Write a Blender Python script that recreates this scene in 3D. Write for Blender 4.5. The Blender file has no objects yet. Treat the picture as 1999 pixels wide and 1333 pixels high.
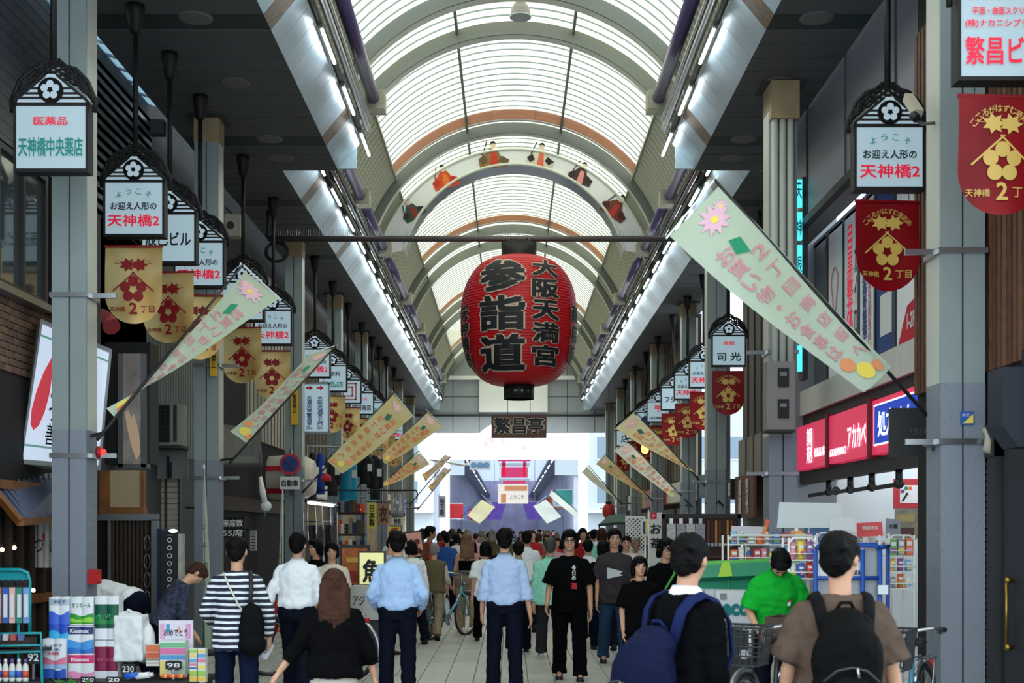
import bpy, bmesh, math, random
from mathutils import Vector, Matrix
S = bpy.context.scene
COL = S.collection
PI = math.pi
RND = random.Random(11)
# ---------------------------------------------------------------- camera
F, CX, CY, EYE = 2500.0, 995.0, 1035.0, 1.65     # focal length and vanishing point in 1999x1333 pixels, eye height
cam = bpy.data.cameras.new('camera'); cam_o = bpy.data.objects.new('camera', cam); COL.objects.link(cam_o)
cam.sensor_fit = 'HORIZONTAL'; cam.sensor_width = 36.0; cam.lens = 36.0*F/1999.0
cam.shift_x = (999.5-CX)/1999.0; cam.shift_y = (CY-666.5)/1999.0
cam.clip_start = 0.1; cam.clip_end = 600
cam_o.location = (0, 0, EYE); cam_o.rotation_euler = (PI/2, 0, 0)
cam.dof.use_dof = True; cam.dof.focus_distance = 22.0; cam.dof.aperture_fstop = 4.5
S.camera = cam_o
# ---------------------------------------------------------------- light
W = bpy.data.worlds.new('overcast_sky'); S.world = W; W.use_nodes = True
bgn = W.node_tree.nodes['Background']; bgn.inputs[0].default_value = (0.79, 0.92, 1.0, 1); bgn.inputs[1].default_value = 2.95
S.view_settings.view_transform = 'Standard'; S.view_settings.look = 'None'
S.view_settings.gamma = 1.0; S.view_settings.use_curve_mapping = False
S.view_settings.exposure = 0.0
S.cycles.use_denoising = True
S.cycles.max_bounces = 8; S.cycles.diffuse_bounces = 4; S.cycles.glossy_bounces = 3
S.cycles.transmission_bounces = 4; S.cycles.transparent_max_bounces = 8
S.cycles.sample_clamp_indirect = 6.0
S.cycles.caustics_reflective = False; S.cycles.caustics_refractive = False
# ---------------------------------------------------------------- helpers
def P(x, y, Y):
    """Point at depth Y seen at photo pixel x, y."""
    return Vector(((x-CX)/F*Y, Y, EYE-(y-CY)/F*Y))
def lin(c):
    return tuple(((v/255.0)/12.92 if v/255.0 <= 0.04045 else ((v/255.0+0.055)/1.055)**2.4) for v in c)
MATS = {}
def mat(name, rgb, rough=0.6, metal=0.0, emit=0.0, noise=0.0, nscale=6.0, bump=0.0, bscale=40.0, alpha=1.0, spec=0.4, emit_rgb=None):
    if name in MATS: return MATS[name]
    m = bpy.data.materials.new(name); m.use_nodes = True
    nt = m.node_tree; b = nt.nodes['Principled BSDF']
    c = lin(rgb)
    b.inputs['Base Color'].default_value = (*c, 1)
    b.inputs['Roughness'].default_value = rough; b.inputs['Metallic'].default_value = metal
    b.inputs['Specular IOR Level'].default_value = spec
    if alpha < 1: b.inputs['Alpha'].default_value = alpha
    if emit > 0:
        b.inputs['Emission Color'].default_value = (*lin(emit_rgb or rgb), 1); b.inputs['Emission Strength'].default_value = emit
    if noise > 0 or bump > 0:
        tc = nt.nodes.new('ShaderNodeTexCoord')
    if noise > 0:
        n = nt.nodes.new('ShaderNodeTexNoise'); n.inputs['Scale'].default_value = nscale; n.inputs['Detail'].default_value = 5
        nt.links.new(tc.outputs['Object'], n.inputs['Vector'])
        mr = nt.nodes.new('ShaderNodeMapRange'); mr.inputs[1].default_value = 0.3; mr.inputs[2].default_value = 0.7
        mr.inputs[3].default_value = 1-noise; mr.inputs[4].default_value = 1+noise
        nt.links.new(n.outputs['Fac'], mr.inputs[0])
        mx = nt.nodes.new('ShaderNodeVectorMath'); mx.operation = 'SCALE'; mx.inputs[0].default_value = c
        nt.links.new(mr.outputs[0], mx.inputs['Scale']); nt.links.new(mx.outputs[0], b.inputs['Base Color'])
    if bump > 0:
        n2 = nt.nodes.new('ShaderNodeTexNoise'); n2.inputs['Scale'].default_value = bscale; n2.inputs['Detail'].default_value = 3
        nt.links.new(tc.outputs['Object'], n2.inputs['Vector'])
        bp = nt.nodes.new('ShaderNodeBump'); bp.inputs['Strength'].default_value = bump; bp.inputs['Distance'].default_value = 0.02
        nt.links.new(n2.outputs['Fac'], bp.inputs['Height']); nt.links.new(bp.outputs[0], b.inputs['Normal'])
    MATS[name] = m
    return m
def dotted(name, rgb, rgb2, scale=60.0, r=0.3, rough=0.5, metal=0.0):
    """Perforated plate: a grid of small dark holes."""
    m = mat(name, rgb, rough, metal); nt = m.node_tree; b = nt.nodes['Principled BSDF']
    tc = nt.nodes.new('ShaderNodeTexCoord'); v = nt.nodes.new('ShaderNodeTexVoronoi'); v.inputs['Scale'].default_value = scale
    v.inputs['Randomness'].default_value = 0.15
    nt.links.new(tc.outputs['Object'], v.inputs['Vector'])
    lt = nt.nodes.new('ShaderNodeMath'); lt.operation = 'LESS_THAN'; lt.inputs[1].default_value = r
    nt.links.new(v.outputs['Distance'], lt.inputs[0])
    mx = nt.nodes.new('ShaderNodeMix'); mx.data_type = 'RGBA'
    mx.inputs[6].default_value = (*lin(rgb), 1); mx.inputs[7].default_value = (*lin(rgb2), 1)
    nt.links.new(lt.outputs[0], mx.inputs[0]); nt.links.new(mx.outputs[2], b.inputs['Base Color'])
    return m
def striped(name, rgb, rgb2, axis=2, period=0.05, duty=0.5, rough=0.8, warp=0.0):
    m = mat(name, rgb, rough); nt = m.node_tree; b = nt.nodes['Principled BSDF']
    tc = nt.nodes.new('ShaderNodeTexCoord'); sp = nt.nodes.new('ShaderNodeSeparateXYZ')
    nt.links.new(tc.outputs['Object'], sp.inputs[0])
    src = sp.outputs[axis]
    if warp > 0:
        n = nt.nodes.new('ShaderNodeTexNoise'); n.inputs['Scale'].default_value = 5
        nt.links.new(tc.outputs['Object'], n.inputs['Vector'])
        ma = nt.nodes.new('ShaderNodeMath'); ma.operation = 'MULTIPLY_ADD'; ma.inputs[1].default_value = warp
        nt.links.new(n.outputs['Fac'], ma.inputs[0]); nt.links.new(src, ma.inputs[2]); src = ma.outputs[0]
    d = nt.nodes.new('ShaderNodeMath'); d.operation = 'DIVIDE'; d.inputs[1].default_value = period
    fr = nt.nodes.new('ShaderNodeMath'); fr.operation = 'FRACT'; lt = nt.nodes.new('ShaderNodeMath'); lt.operation = 'LESS_THAN'
    lt.inputs[1].default_value = duty
    nt.links.new(src, d.inputs[0]); nt.links.new(d.outputs[0], fr.inputs[0]); nt.links.new(fr.outputs[0], lt.inputs[0])
    mx = nt.nodes.new('ShaderNodeMix'); mx.data_type = 'RGBA'
    mx.inputs[6].default_value = (*lin(rgb), 1); mx.inputs[7].default_value = (*lin(rgb2), 1)
    nt.links.new(lt.outputs[0], mx.inputs[0]); nt.links.new(mx.outputs[2], b.inputs['Base Color'])
    return m
def sheet(name, rgb, transparent=0.3, translucent=0.6):
    """Thin sheet that passes light: translucent, partly clear, partly reflecting."""
    m = bpy.data.materials.new(name); m.use_nodes = True; nt = m.node_tree; nt.nodes.clear()
    out = nt.nodes.new('ShaderNodeOutputMaterial')
    c = (*lin(rgb), 1)
    tl = nt.nodes.new('ShaderNodeBsdfTranslucent'); tl.inputs[0].default_value = c
    df = nt.nodes.new('ShaderNodeBsdfDiffuse'); df.inputs[0].default_value = c
    tp = nt.nodes.new('ShaderNodeBsdfTransparent'); tp.inputs[0].default_value = c
    a = nt.nodes.new('ShaderNodeMixShader'); a.inputs[0].default_value = translucent
    nt.links.new(df.outputs[0], a.inputs[1]); nt.links.new(tl.outputs[0], a.inputs[2])
    b = nt.nodes.new('ShaderNodeMixShader'); b.inputs[0].default_value = transparent
    nt.links.new(a.outputs[0], b.inputs[1]); nt.links.new(tp.outputs[0], b.inputs[2])
    nt.links.new(b.outputs[0], out.inputs[0])
    MATS[name] = m
    return m
def glassmat(name, rgb=(200, 215, 220), alpha=0.35, rough=0.05):
    m = bpy.data.materials.new(name); m.use_nodes = True; nt = m.node_tree; nt.nodes.clear()
    out = nt.nodes.new('ShaderNodeOutputMaterial')
    tp = nt.nodes.new('ShaderNodeBsdfTransparent'); tp.inputs[0].default_value = (*lin(rgb), 1)
    gl = nt.nodes.new('ShaderNodeBsdfGlossy'); gl.inputs['Roughness'].default_value = rough
    a = nt.nodes.new('ShaderNodeMixShader'); a.inputs[0].default_value = alpha
    nt.links.new(tp.outputs[0], a.inputs[1]); nt.links.new(gl.outputs[0], a.inputs[2]); nt.links.new(a.outputs[0], out.inputs[0])
    MATS[name] = m
    return m

class MB:
    """Collects shapes; build() links them as one mesh object."""
    def __init__(s): s.v = []; s.f = []; s.sm = []
    def add(s, vs, fs, smooth=False):
        o = len(s.v); s.v += [Vector(p) for p in vs]; s.f += [tuple(i+o for i in f) for f in fs]; s.sm += [smooth]*len(fs); return s
    def box(s, x0, x1, y0, y1, z0, z1, M=None):
        vs = [Vector((x, y, z)) for z in (z0, z1) for y in (y0, y1) for x in (x0, x1)]
        if M is not None: vs = [M @ p for p in vs]
        return s.add(vs, [(0,2,3,1), (4,5,7,6), (0,1,5,4), (2,6,7,3), (0,4,6,2), (1,3,7,5)])
    def bar(s, p0, p1, w, h=None, up=(0,0,1)):
        """Rectangular bar from p0 to p1."""
        h = h or w; p0 = Vector(p0); p1 = Vector(p1); d = (p1-p0).normalized(); u = Vector(up)
        if abs(d.dot(u)) > 0.98: u = Vector((0,1,0))
        a = d.cross(u).normalized()*w/2; b = a.cross(d).normalized()*h/2
        vs = [p+i*a+j*b for p in (p0, p1) for i, j in ((-1,-1),(1,-1),(1,1),(-1,1))]
        return s.add(vs, [(0,1,2,3), (7,6,5,4), (0,4,5,1), (1,5,6,2), (2,6,7,3), (3,7,4,0)])
    def tube(s, p0, p1, r0, r1=None, n=10, caps=True):
        return s.path([p0, p1], [r0, r0 if r1 is None else r1], n, caps)
    def path(s, pts, r, n=8, caps=True, closed=False):
        pts = [Vector(p) for p in pts]; k = len(pts)
        rr = r if isinstance(r, (list, tuple)) else [r]*k
        vs = []; prev = None
        for i, p in enumerate(pts):
            if closed: d = pts[(i+1) % k]-pts[i-1]
            else: d = (pts[min(i+1, k-1)]-pts[max(i-1, 0)])
            d = d.normalized() if d.length > 1e-9 else Vector((0,0,1))
            u = prev if prev is not None else (Vector((0,0,1)) if abs(d.z) < 0.9 else Vector((1,0,0)))
            a = d.cross(u)
            if a.length < 1e-6: a = d.cross(Vector((0,1,0)))
            a.normalize(); b = a.cross(d).normalized(); prev = b
            vs += [p+rr[i]*(math.cos(2*PI*j/n)*a+math.sin(2*PI*j/n)*b) for j in range(n)]
        fs = []
        for i in range(k if closed else k-1):
            q = (i+1) % k
            for j in range(n):
                fs.append((i*n+j, i*n+(j+1) % n, q*n+(j+1) % n, q*n+j))
        s.add(vs, fs, True)
        if caps and not closed:
            o = len(s.v)-len(vs)
            s.f += [tuple(o+j for j in range(n))[::-1], tuple(o+(k-1)*n+j for j in range(n))]; s.sm += [False, False]
        return s
    def lathe(s, prof, c=(0,0,0), n=20, axis=2, smooth=True):
        """Turned solid: prof is a list of (radius, height)."""
        c = Vector(c); vs = []
        for r, h in prof:
            for j in range(n):
                a = 2*PI*j/n; q = (r*math.cos(a), r*math.sin(a), h)
                if axis == 0: q = (h, q[0], q[1])
                elif axis == 1: q = (q[1], h, q[0])
                vs.append(c+Vector(q))
        fs = [(i*n+j, i*n+(j+1) % n, (i+1)*n+(j+1) % n, (i+1)*n+j) for i in range(len(prof)-1) for j in range(n)]
        s.add(vs, fs, smooth); o = len(s.v)-len(vs)
        if prof[0][0] > 1e-6: s.f.append(tuple(o+j for j in range(n))[::-1]); s.sm.append(False)
        if prof[-1][0] > 1e-6: s.f.append(tuple(o+(len(prof)-1)*n+j for j in range(n))); s.sm.append(False)
        return s
    def ell(s, c, r, n=12, m=8, M=None):
        """Ellipsoid."""
        c = Vector(c); r = (r, r, r) if not isinstance(r, (list, tuple)) else r; vs = []
        for i in range(m+1):
            t = PI*i/m
            for j in range(n):
                a = 2*PI*j/n; p = Vector((r[0]*math.sin(t)*math.cos(a), r[1]*math.sin(t)*math.sin(a), r[2]*math.cos(t)))
                vs.append(c+(M @ p if M is not None else p))
        fs = [(i*n+j, (i+1)*n+j, (i+1)*n+(j+1) % n, i*n+(j+1) % n) for i in range(m) for j in range(n)]
        return s.add(vs, fs, True)
    def prism(s, poly, d, smooth=False):
        """Polygon (3D points) extruded by vector d."""
        a = [Vector(p) for p in poly]; d = Vector(d); n = len(a)
        fs = [tuple(range(n)), tuple(range(2*n-1, n-1, -1))]+[(i, i+n, (i+1) % n+n, (i+1) % n) for i in range(n)]
        return s.add(a+[p+d for p in a], fs, smooth)
    def quad(s, *p): return s.add(p, [tuple(range(len(p)))])
    def loft(s, rings, smooth=True, caps=True):
        n = len(rings[0]); vs = [p for r in rings for p in r]
        s.add(vs, [(i*n+j, i*n+(j+1) % n, (i+1)*n+(j+1) % n, (i+1)*n+j) for i in range(len(rings)-1) for j in range(n)], smooth)
        o = len(s.v)-len(vs)
        if caps:
            s.f += [tuple(o+j for j in range(n))[::-1], tuple(o+(len(rings)-1)*n+j for j in range(n))]; s.sm += [False]*2
        return s
    def grid(s, fn, nu, nv, smooth=True):
        vs = [fn(i/nu, j/nv) for i in range(nu+1) for j in range(nv+1)]; w = nv+1
        return s.add(vs, [(i*w+j, (i+1)*w+j, (i+1)*w+j+1, i*w+j+1) for i in range(nu) for j in range(nv)], smooth)
    def mesh(s, name, m, off=None):
        me = bpy.data.meshes.new(name)
        vs = [tuple(p-off) if off is not None else tuple(p) for p in s.v]
        me.from_pydata(vs, [], s.f); me.update()
        me.polygons.foreach_set('use_smooth', s.sm)
        if m: me.materials.append(m)
        return me
    def build(s, name, m, parent=None, world=True):
        """world: shapes were given in scene coordinates; else in the parent's own."""
        off = None
        if parent is not None and world: off = worldloc(parent)
        return put(name, s.mesh(name, m, off), parent)
def worldloc(o):
    p = Vector((0,0,0))
    while o is not None: p += Vector(o.location); o = o.parent
    return p
def put(name, me, parent=None, loc=None):
    o = bpy.data.objects.new(name, me); COL.objects.link(o)
    if parent is not None: o.parent = parent
    if loc is not None: o.location = loc
    return o
def tag(o, label=None, cat=None, group=None, kind=None):
    if label: o['label'] = label
    if cat: o['category'] = cat
    if group: o['group'] = group
    if kind: o['kind'] = kind
    return o
def thing(name, label, cat, loc=(0,0,0), rz=0.0, group=None):
    o = bpy.data.objects.new(name, None); COL.objects.link(o); o.empty_display_size = 0.1
    o.location = loc; o.rotation_euler = (0, 0, rz)
    return tag(o, label, cat, group)
def struct(name, mb, m, label=None):
    o = mb.build(name, m); o['kind'] = 'structure'
    if label: o['label'] = label
    return o
def copy_tree(o, parent=None):
    c = o.copy(); COL.objects.link(c); c.parent = parent
    for ch in list(o.children): copy_tree(ch, c)
    return c
# lettering as flat printed shapes
TXT = {}
LAB = bpy.data.scenes.new('workbench')          # scratch scene for turning text and soft shapes into meshes; removed at the end
def baked(o):
    LAB.collection.objects.link(o)
    with bpy.context.temp_override(scene=LAB, view_layer=LAB.view_layers[0]):
        dg = bpy.context.evaluated_depsgraph_get()
    me = bpy.data.meshes.new_from_object(o.evaluated_get(dg), depsgraph=dg)
    LAB.collection.objects.unlink(o)
    return me
def text_mesh(body, bold=0.0):
    key = (body, bold)
    if key not in TXT:
        c = bpy.data.curves.new('lettering', 'FONT'); c.body = body; c.size = 1; c.resolution_u = 2
        c.align_x = 'CENTER'; c.space_line = 0.92
        o = bpy.data.objects.new('lettering', c)
        me = baked(o)
        vs = [Vector(v.co) for v in me.vertices]; fs = [tuple(p.vertices) for p in me.polygons]
        bpy.data.objects.remove(o); bpy.data.curves.remove(c); bpy.data.meshes.remove(me)
        if bold > 0 and vs:                      # heavier strokes: the glyph swept round a small circle
            n = len(vs); k = 4 if bold < .05 else 8; v0, f0 = vs, fs; vs = []; fs = []
            for i in range(k):
                d = Vector((bold*math.cos(2*PI*(i+.5)/k), bold*math.sin(2*PI*(i+.5)/k), .0004*i))
                vs = vs+[p+d for p in v0]; fs = fs+[tuple(q+i*n for q in f) for f in f0]
        if vs:
            lo = Vector((min(p.x for p in vs), min(p.y for p in vs), 0)); hi = Vector((max(p.x for p in vs), max(p.y for p in vs), 0))
        else: lo = hi = Vector((0,0,0))
        TXT[key] = (vs, fs, lo, hi)
    return TXT[key]
def letters(mb, body, c, w, h, ex=(1,0,0), ey=(0,0,1), bold=0.0, vertical=False, keep=False, fn=None):
    """Write text into box w x h centred at c, along ex (reading direction) and ey (up)."""
    if vertical: body = '\n'.join(body)
    vs, fs, lo, hi = text_mesh(body, bold)
    if not vs: return mb
    sx = w/max(hi.x-lo.x, 1e-6); sy = h/max(hi.y-lo.y, 1e-6)
    if keep: sx = sy = min(sx, sy)
    m = (lo+hi)/2; c = Vector(c); ex = Vector(ex); ey = Vector(ey); nn = ex.cross(ey)
    out = [c+ex*((p.x-m.x)*sx)+ey*((p.y-m.y)*sy)+nn*p.z for p in vs]
    if fn: out = [fn(p) for p in out]
    return mb.add(out, fs)
def disc(mb, c, r, ex=(1,0,0), ey=(0,0,1), n=16, r2=None):
    c = Vector(c); ex = Vector(ex); ey = Vector(ey)
    if r2 is None:
        return mb.add([c+r*(math.cos(2*PI*i/n)*ex+math.sin(2*PI*i/n)*ey) for i in range(n)], [tuple(range(n))])
    vs = [c+q*(math.cos(2*PI*i/n)*ex+math.sin(2*PI*i/n)*ey) for q in (r, r2) for i in range(n)]
    return mb.add(vs, [(i, (i+1) % n, n+(i+1) % n, n+i) for i in range(n)])
# ================================================================ the arcade itself
SOF = EYE+5.70            # height of the side soffits
XC = 0.10                 # centre line of the vault
M_soffit = mat('soffit_grey', (80, 82, 86), 0.6, noise=0.08, nscale=1.5)
M_soffit_dark = mat('soffit_joint', (22, 24, 25), 0.8)
M_green_band = mat('soffit_green_band', (38, 50, 50), 0.6)
M_fascia = mat('fascia_bluegrey', (176, 196, 204), 0.3, 0.35, noise=0.1, nscale=2.0)
M_fascia_rust = mat('fascia_bronze', (128, 112, 92), 0.35, 0.7, noise=0.25, nscale=14)
M_beige_steel = mat('beige_steel', (172, 172, 152), 0.5, noise=0.06, nscale=3)
M_batten = sheet('batten_sheet', (196, 202, 198), 0.0, 0.75)
M_rib = mat('rib_pale_green', (222, 228, 216), 0.5, noise=0.05, nscale=2)
M_rib_edge = mat('rib_edge_grey', (120, 124, 118), 0.5)
M_purple = mat('purple_pipe', (96, 84, 126), 0.3, 0.15, noise=0.1)
M_chrome = mat('steel_tube', (170, 172, 176), 0.25, 0.9)
M_louver = mat('louver_grey', (204, 204, 184), 0.55)
M_louver_gap = mat('louver_gap', (104, 104, 94), 0.8)
M_panel = sheet('roof_sheet_cream', (255, 245, 208), 0.20, 0.70)
M_panel_w = sheet('roof_sheet_white', (253, 250, 236), 0.24, 0.72)
M_orange = sheet('roof_sheet_salmon', (226, 190, 168), 0.04, 0.42)
M_grey_wall = mat('gable_panel_grey', (150, 156, 160), 0.6, noise=0.04, nscale=1)
M_joint = mat('panel_joint_dark', (60, 64, 68), 0.8)
M_pillar = mat('pillar_greygreen', (138, 149, 150), 0.5, noise=0.06, nscale=2)
M_pillar_side = mat('pillar_lit_side_and_pipe', (186, 188, 180), 0.45, noise=0.06, nscale=2)  # light on the aisle side put into a paler colour; conduits share it
M_pillar_perf = dotted('pillar_perforated', (128, 135, 146), (78, 82, 92), 62, 0.30)
M_seam = mat('pillar_seam', (45, 50, 52), 0.8)
M_tan = mat('pillar_tan_cap', (150, 132, 100), 0.6, noise=0.1, nscale=5)
M_black = mat('black_metal', (26, 26, 28), 0.5)
M_dark = mat('charcoal_paint', (46, 47, 50), 0.6)
M_white = mat('white_paint', (225, 226, 224), 0.5)
M_tube = mat('fluorescent_tube', (240, 248, 255), 0.4, emit=26.0)

# ---- floor: paving slabs
M_tile = [mat('paving_stone_%d' % i, c, 0.42, noise=0.10, nscale=9, spec=0.5) for i, c in enumerate([(178,177,174), (170,169,167), (184,182,178)])]
M_grout = mat('paving_joint', (112, 110, 106), 0.85)
fl = struct('floor', MB().box(-14, 14, -4, 61.5, -0.12, -0.012), M_grout, 'pale stone paved arcade floor')
tile_me = []
for k in range(3):
    b = MB(); a, c = 0.147, 0.297
    b.add([(-a,-c,-.012), (a,-c,-.012), (a,c,-.012), (-a,c,-.012), (-a+.004,-c+.004,0), (a-.004,-c+.004,0), (a-.004,c-.004,0), (-a+.004,c-.004,0)],
          [(4,5,6,7), (0,1,5,4), (1,2,6,5), (2,3,7,6), (3,0,4,7)])
    tile_me.append(b.mesh('paving_slab', M_tile[k]))
n_t = 0
for j in range(23):
    for i in range(-7, 6):
        Y = 11.5+0.6*j; X = 0.3*i+0.05
        o = put('paving_slab', tile_me[RND.choice((0, 0, 1, 2))], fl, (X, Y, 0)); n_t += 1
for k in range(3):
    rest = MB()
    for j in range(-6, 82):
        for i in range(-24, 25):
            if (0 <= j < 23 and -7 <= i < 6) or (i*7+j*13+(i*j) % 5) % 3 != k: continue
            Y = 11.5+0.6*j; X = 0.3*i+0.05; rest.quad((X-.146, Y-.296, 0), (X+.146, Y-.296, 0), (X+.146, Y+.296, 0), (X-.146, Y+.296, 0))
    tag(rest.build('paving_slab_field', M_tile[k], fl), kind='stuff')

# ---- pillars
def pillar(X, Y, w, top, label, perf_top=None, pipes=False, cap=True):
    t = thing('pillar', label, 'pillar', (X, Y, 0)); t['kind'] = 'structure'
    s = 1 if X < 0 else -1                           # the side turned to the aisle
    d = w; pt = perf_top or 2.9
    core = MB().box(-w/2+.012, w/2-.012, 0.012, d-.012, 0, top); core.build('core', M_seam, t, False)
    for k in (-1, 1):
        MB().box(min(k*.008, k*w/2), max(k*.008, k*w/2), 0, .03, pt, top).build('face_panel', M_pillar, t, False)
        MB().box(min(k*.008, k*w/2), max(k*.008, k*w/2), -.004, .03, 0, pt).build('perforated_panel', M_pillar_perf, t, False)
    MB().box(min(s*(w/2-.03), s*w/2), max(s*(w/2-.03), s*w/2), .034, d, pt, top).build('side_panel', M_pillar_side, t, False)  # paler than the other faces: aisle light painted in
    MB().box(min(s*(w/2-.03), s*w/2), max(s*(w/2-.03), s*w/2), .034, d, 0, pt).build('perforated_side_panel', M_pillar_perf, t, False)
    MB().box(min(-s*(w/2-.03), -s*w/2), max(-s*(w/2-.03), -s*w/2), .034, d, 0, top).build('outer_side_panel', M_pillar, t, False)
    if cap:
        MB().box(-w/2-.006, w/2+.006, -.006, d+.006, top-.36, top-.02).build('cap_sleeve', M_tan, t, False)
        MB().box(-w*.75, w*.75, -w*.25, d*1.2, top-.03, top+.02).build('cap_plate', M_dark, t, False)
    for z in ((2.35, 3.9) if Y < 20 else (2.6,)):
        MB().box(-w/2-.02, w/2+.02, -.02, d+.02, z, z+.045).box(s*w/2-.0, s*(w/2+.02)+s*.25, .05, .09, z, z+.045).build('clamp_band', M_chrome, t, False)
    if pipes:
        for k in range(3):
            MB().tube((-w/2+.06+k*.1, -.07, 3.2), (-w/2+.06+k*.1, -.07, top-.5), .045).build('conduit_pipe', M_pillar_side, t, False)
        MB().box(-w/2, w/2, -.14, -.0, top-.5, top-.02).build('conduit_cap', M_tan, t, False)
        MB().box(-w/2-.02, w/2+.02, -.16, -.01, 4.7, 4.76).build('conduit_strap', M_dark, t, False)
    return t
PL = [(-4.25, 12.35), (-4.17, 17.6), (-4.22, 25.0), (-4.22, 30.8), (-4.25, 36.6), (-4.25, 42.6), (-4.25, 48.6), (-4.25, 54.6)]
PR = [(3.68, 10.4), (3.48, 16.3), (4.10, 25.4), (4.48, 32.0), (4.5, 39.0), (4.5, 45.5), (4.5, 51.5), (4.5, 57.5)]
nth = ['nearest', 'second', 'third', 'fourth', 'fifth', 'sixth', 'seventh', 'eighth']
for i, (X, Y) in enumerate(PL):
    pillar(X, Y, 0.33, SOF if Y > 13 else SOF, '%s grey green steel pillar with perforated lower plates in the row behind the tissue stall' % nth[i], perf_top=(2.62 if i < 2 else 2.9))
for i, (X, Y) in enumerate(PR):
    pillar(X, Y, 0.36, SOF, '%s grey green steel pillar with perforated lower plates in the row along the pharmacy side' % nth[i], perf_top=2.85, pipes=(i == 1))

# ---- soffits made of planks laid across
def soffit(side, xa, xb, y0, y1, name):
    lo, hi = min(xa, xb), max(xa, xb)
    base = struct(name, MB().box(lo, hi, y0, y1, SOF+.012, SOF+.10), M_soffit_dark, 'dark panelled side ceiling above the %s shops' % side)
    p = 0.44; me = {}
    far = MB(); Y = y0; k = 0
    while Y < y1-.05:
        e = min(Y+p-.022, y1)
        band = (k % 10 == 4)
        if Y < 27:
            key = (round(e-Y, 3), band)
            if key not in me:
                me[key] = MB().box(lo, hi, 0, e-Y, 0, .02).mesh('soffit_panel', M_green_band if band else M_soffit)
            put('soffit_panel', me[key], base, (0, Y, SOF-(0 if not band else -.006)))
        else: far.box(lo, hi, Y, e, SOF, SOF+.02)
        Y += p; k += 1
    if far.v: tag(far.build('distant_soffit_panel', M_soffit, base), kind='stuff')
    return base
soffit('left', -4.75, XC-2.82, 8.0, 20.3, 'ceiling_left_front')
soffit('left', -4.75, XC-3.70, 20.34, 61, 'ceiling_left_rear')
soffit('right', 4.02, XC+2.82, 8.0, 20.3, 'ceiling_right_front')
soffit('right', 5.0, XC+3.72, 20.34, 61, 'ceiling_right_rear')
# ---- sloping metal fascias with joints
def fascia(s, xe, y0, y1, name):
    """s: -1 left, +1 right; xe: distance of the lower edge from the vault's centre line."""
    a = Vector((XC+s*xe, 0, SOF)); b = Vector((XC+s*(xe-.36), 0, SOF+.44))
    base = struct(name, MB().prism([a+Vector((s*.03, y0, .0)), a+Vector((s*.03, y1, .0)), b+Vector((s*.03, y1, 0)), b+Vector((s*.03, y0, 0))], (s*.25, 0, .25)), M_joint,
                  'sloping bluish metal fascia on the %s side' % ('left' if s < 0 else 'right'))
    Y = y0; p = 0.44; k = 0; far = MB(); me = {}
    while Y < y1-.05:
        e = min(Y+p-.012, y1); m = M_fascia_rust if k % 10 in (4,) else M_fascia
        if Y < 30:
            q = MB().prism([a, a+Vector((0, e-Y, 0)), b+Vector((0, e-Y, 0)), b], (s*.03, 0, .025)); key = (round(e-Y, 3), m.name)
            if key not in me: me[key] = q.mesh('fascia_panel', m)
            put('fascia_panel', me[key], base, (0, Y, 0))
        else: far.prism([a+Vector((0, Y, 0)), a+Vector((0, e, 0)), b+Vector((0, e, 0)), b+Vector((0, Y, 0))], (s*.03, 0, .025))
        Y += p; k += 1
    if far.v: tag(far.build('distant_fascia_panel', M_fascia, base), kind='stuff')
    # steel rails that carry the lamps, above the fascia
    for dx, dz, r, m in ((-.40, .50, .045, M_dark), (-.47, .66, .05, M_chrome), (-.50, .80, .035, M_chrome)):
        x = XC+s*(xe+dx)
        MB().tube((x, y0, SOF+dz), (x, y1, SOF+dz), r).build('rail', m, base)
    MB().box(min(XC+s*(xe-.30), XC+s*(xe-.02)), max(XC+s*(xe-.30), XC+s*(xe-.02)), y1-.04, y1, SOF+.02, SOF+.4).build('end_plate', M_fascia, base)
    return base
SIDE = {-1: 'left', 1: 'right'}
for s in (-1, 1):
    fascia(s, 2.82, 8.0, 20.3, 'trim_fascia_front_'+SIDE[s])
    fascia(s, 3.71, 20.34, 60.9, 'trim_fascia_rear_'+SIDE[s])
# fluorescent lamps along the fascia
def tube_lamp(X, Y, Z, L, label, s):
    t = thing('tube_lamp', label, 'lamp', (X, Y, Z), 0, 'fluorescent lamps along the fascias')
    MB().box(s*.02-.03, s*.02+.03, 0, L, .015, .055).build('housing', M_chrome, t, False)
    MB().tube((0, .03, 0), (0, L-.03, 0), .021, n=8).build('light_tube', M_tube, t, False)
    return t
cnt = {}
for s in (-1, 1):
    for xe, y0, y1 in ((2.82, 9.4, 20), (3.71, 20.8, 60)):
        Y = y0; k = 0
        while Y < y1:
            seg = 'front' if y0 < 20 else 'rear'
            n = cnt[(s, seg)] = cnt.get((s, seg), 0)+1
            tube_lamp(XC+s*(xe-.44), Y, SOF+.38, 1.15, 'white fluorescent tube lamp on the %s %s fascia, %s from the camera end' % (SIDE[s], seg, ('%dth' % n) if n > 8 else ['first', 'second', 'third', 'fourth', 'fifth', 'sixth', 'seventh', 'eighth'][n-1]), s)
            Y += 2.05 if Y < 44 else 3.2; k += 1
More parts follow.
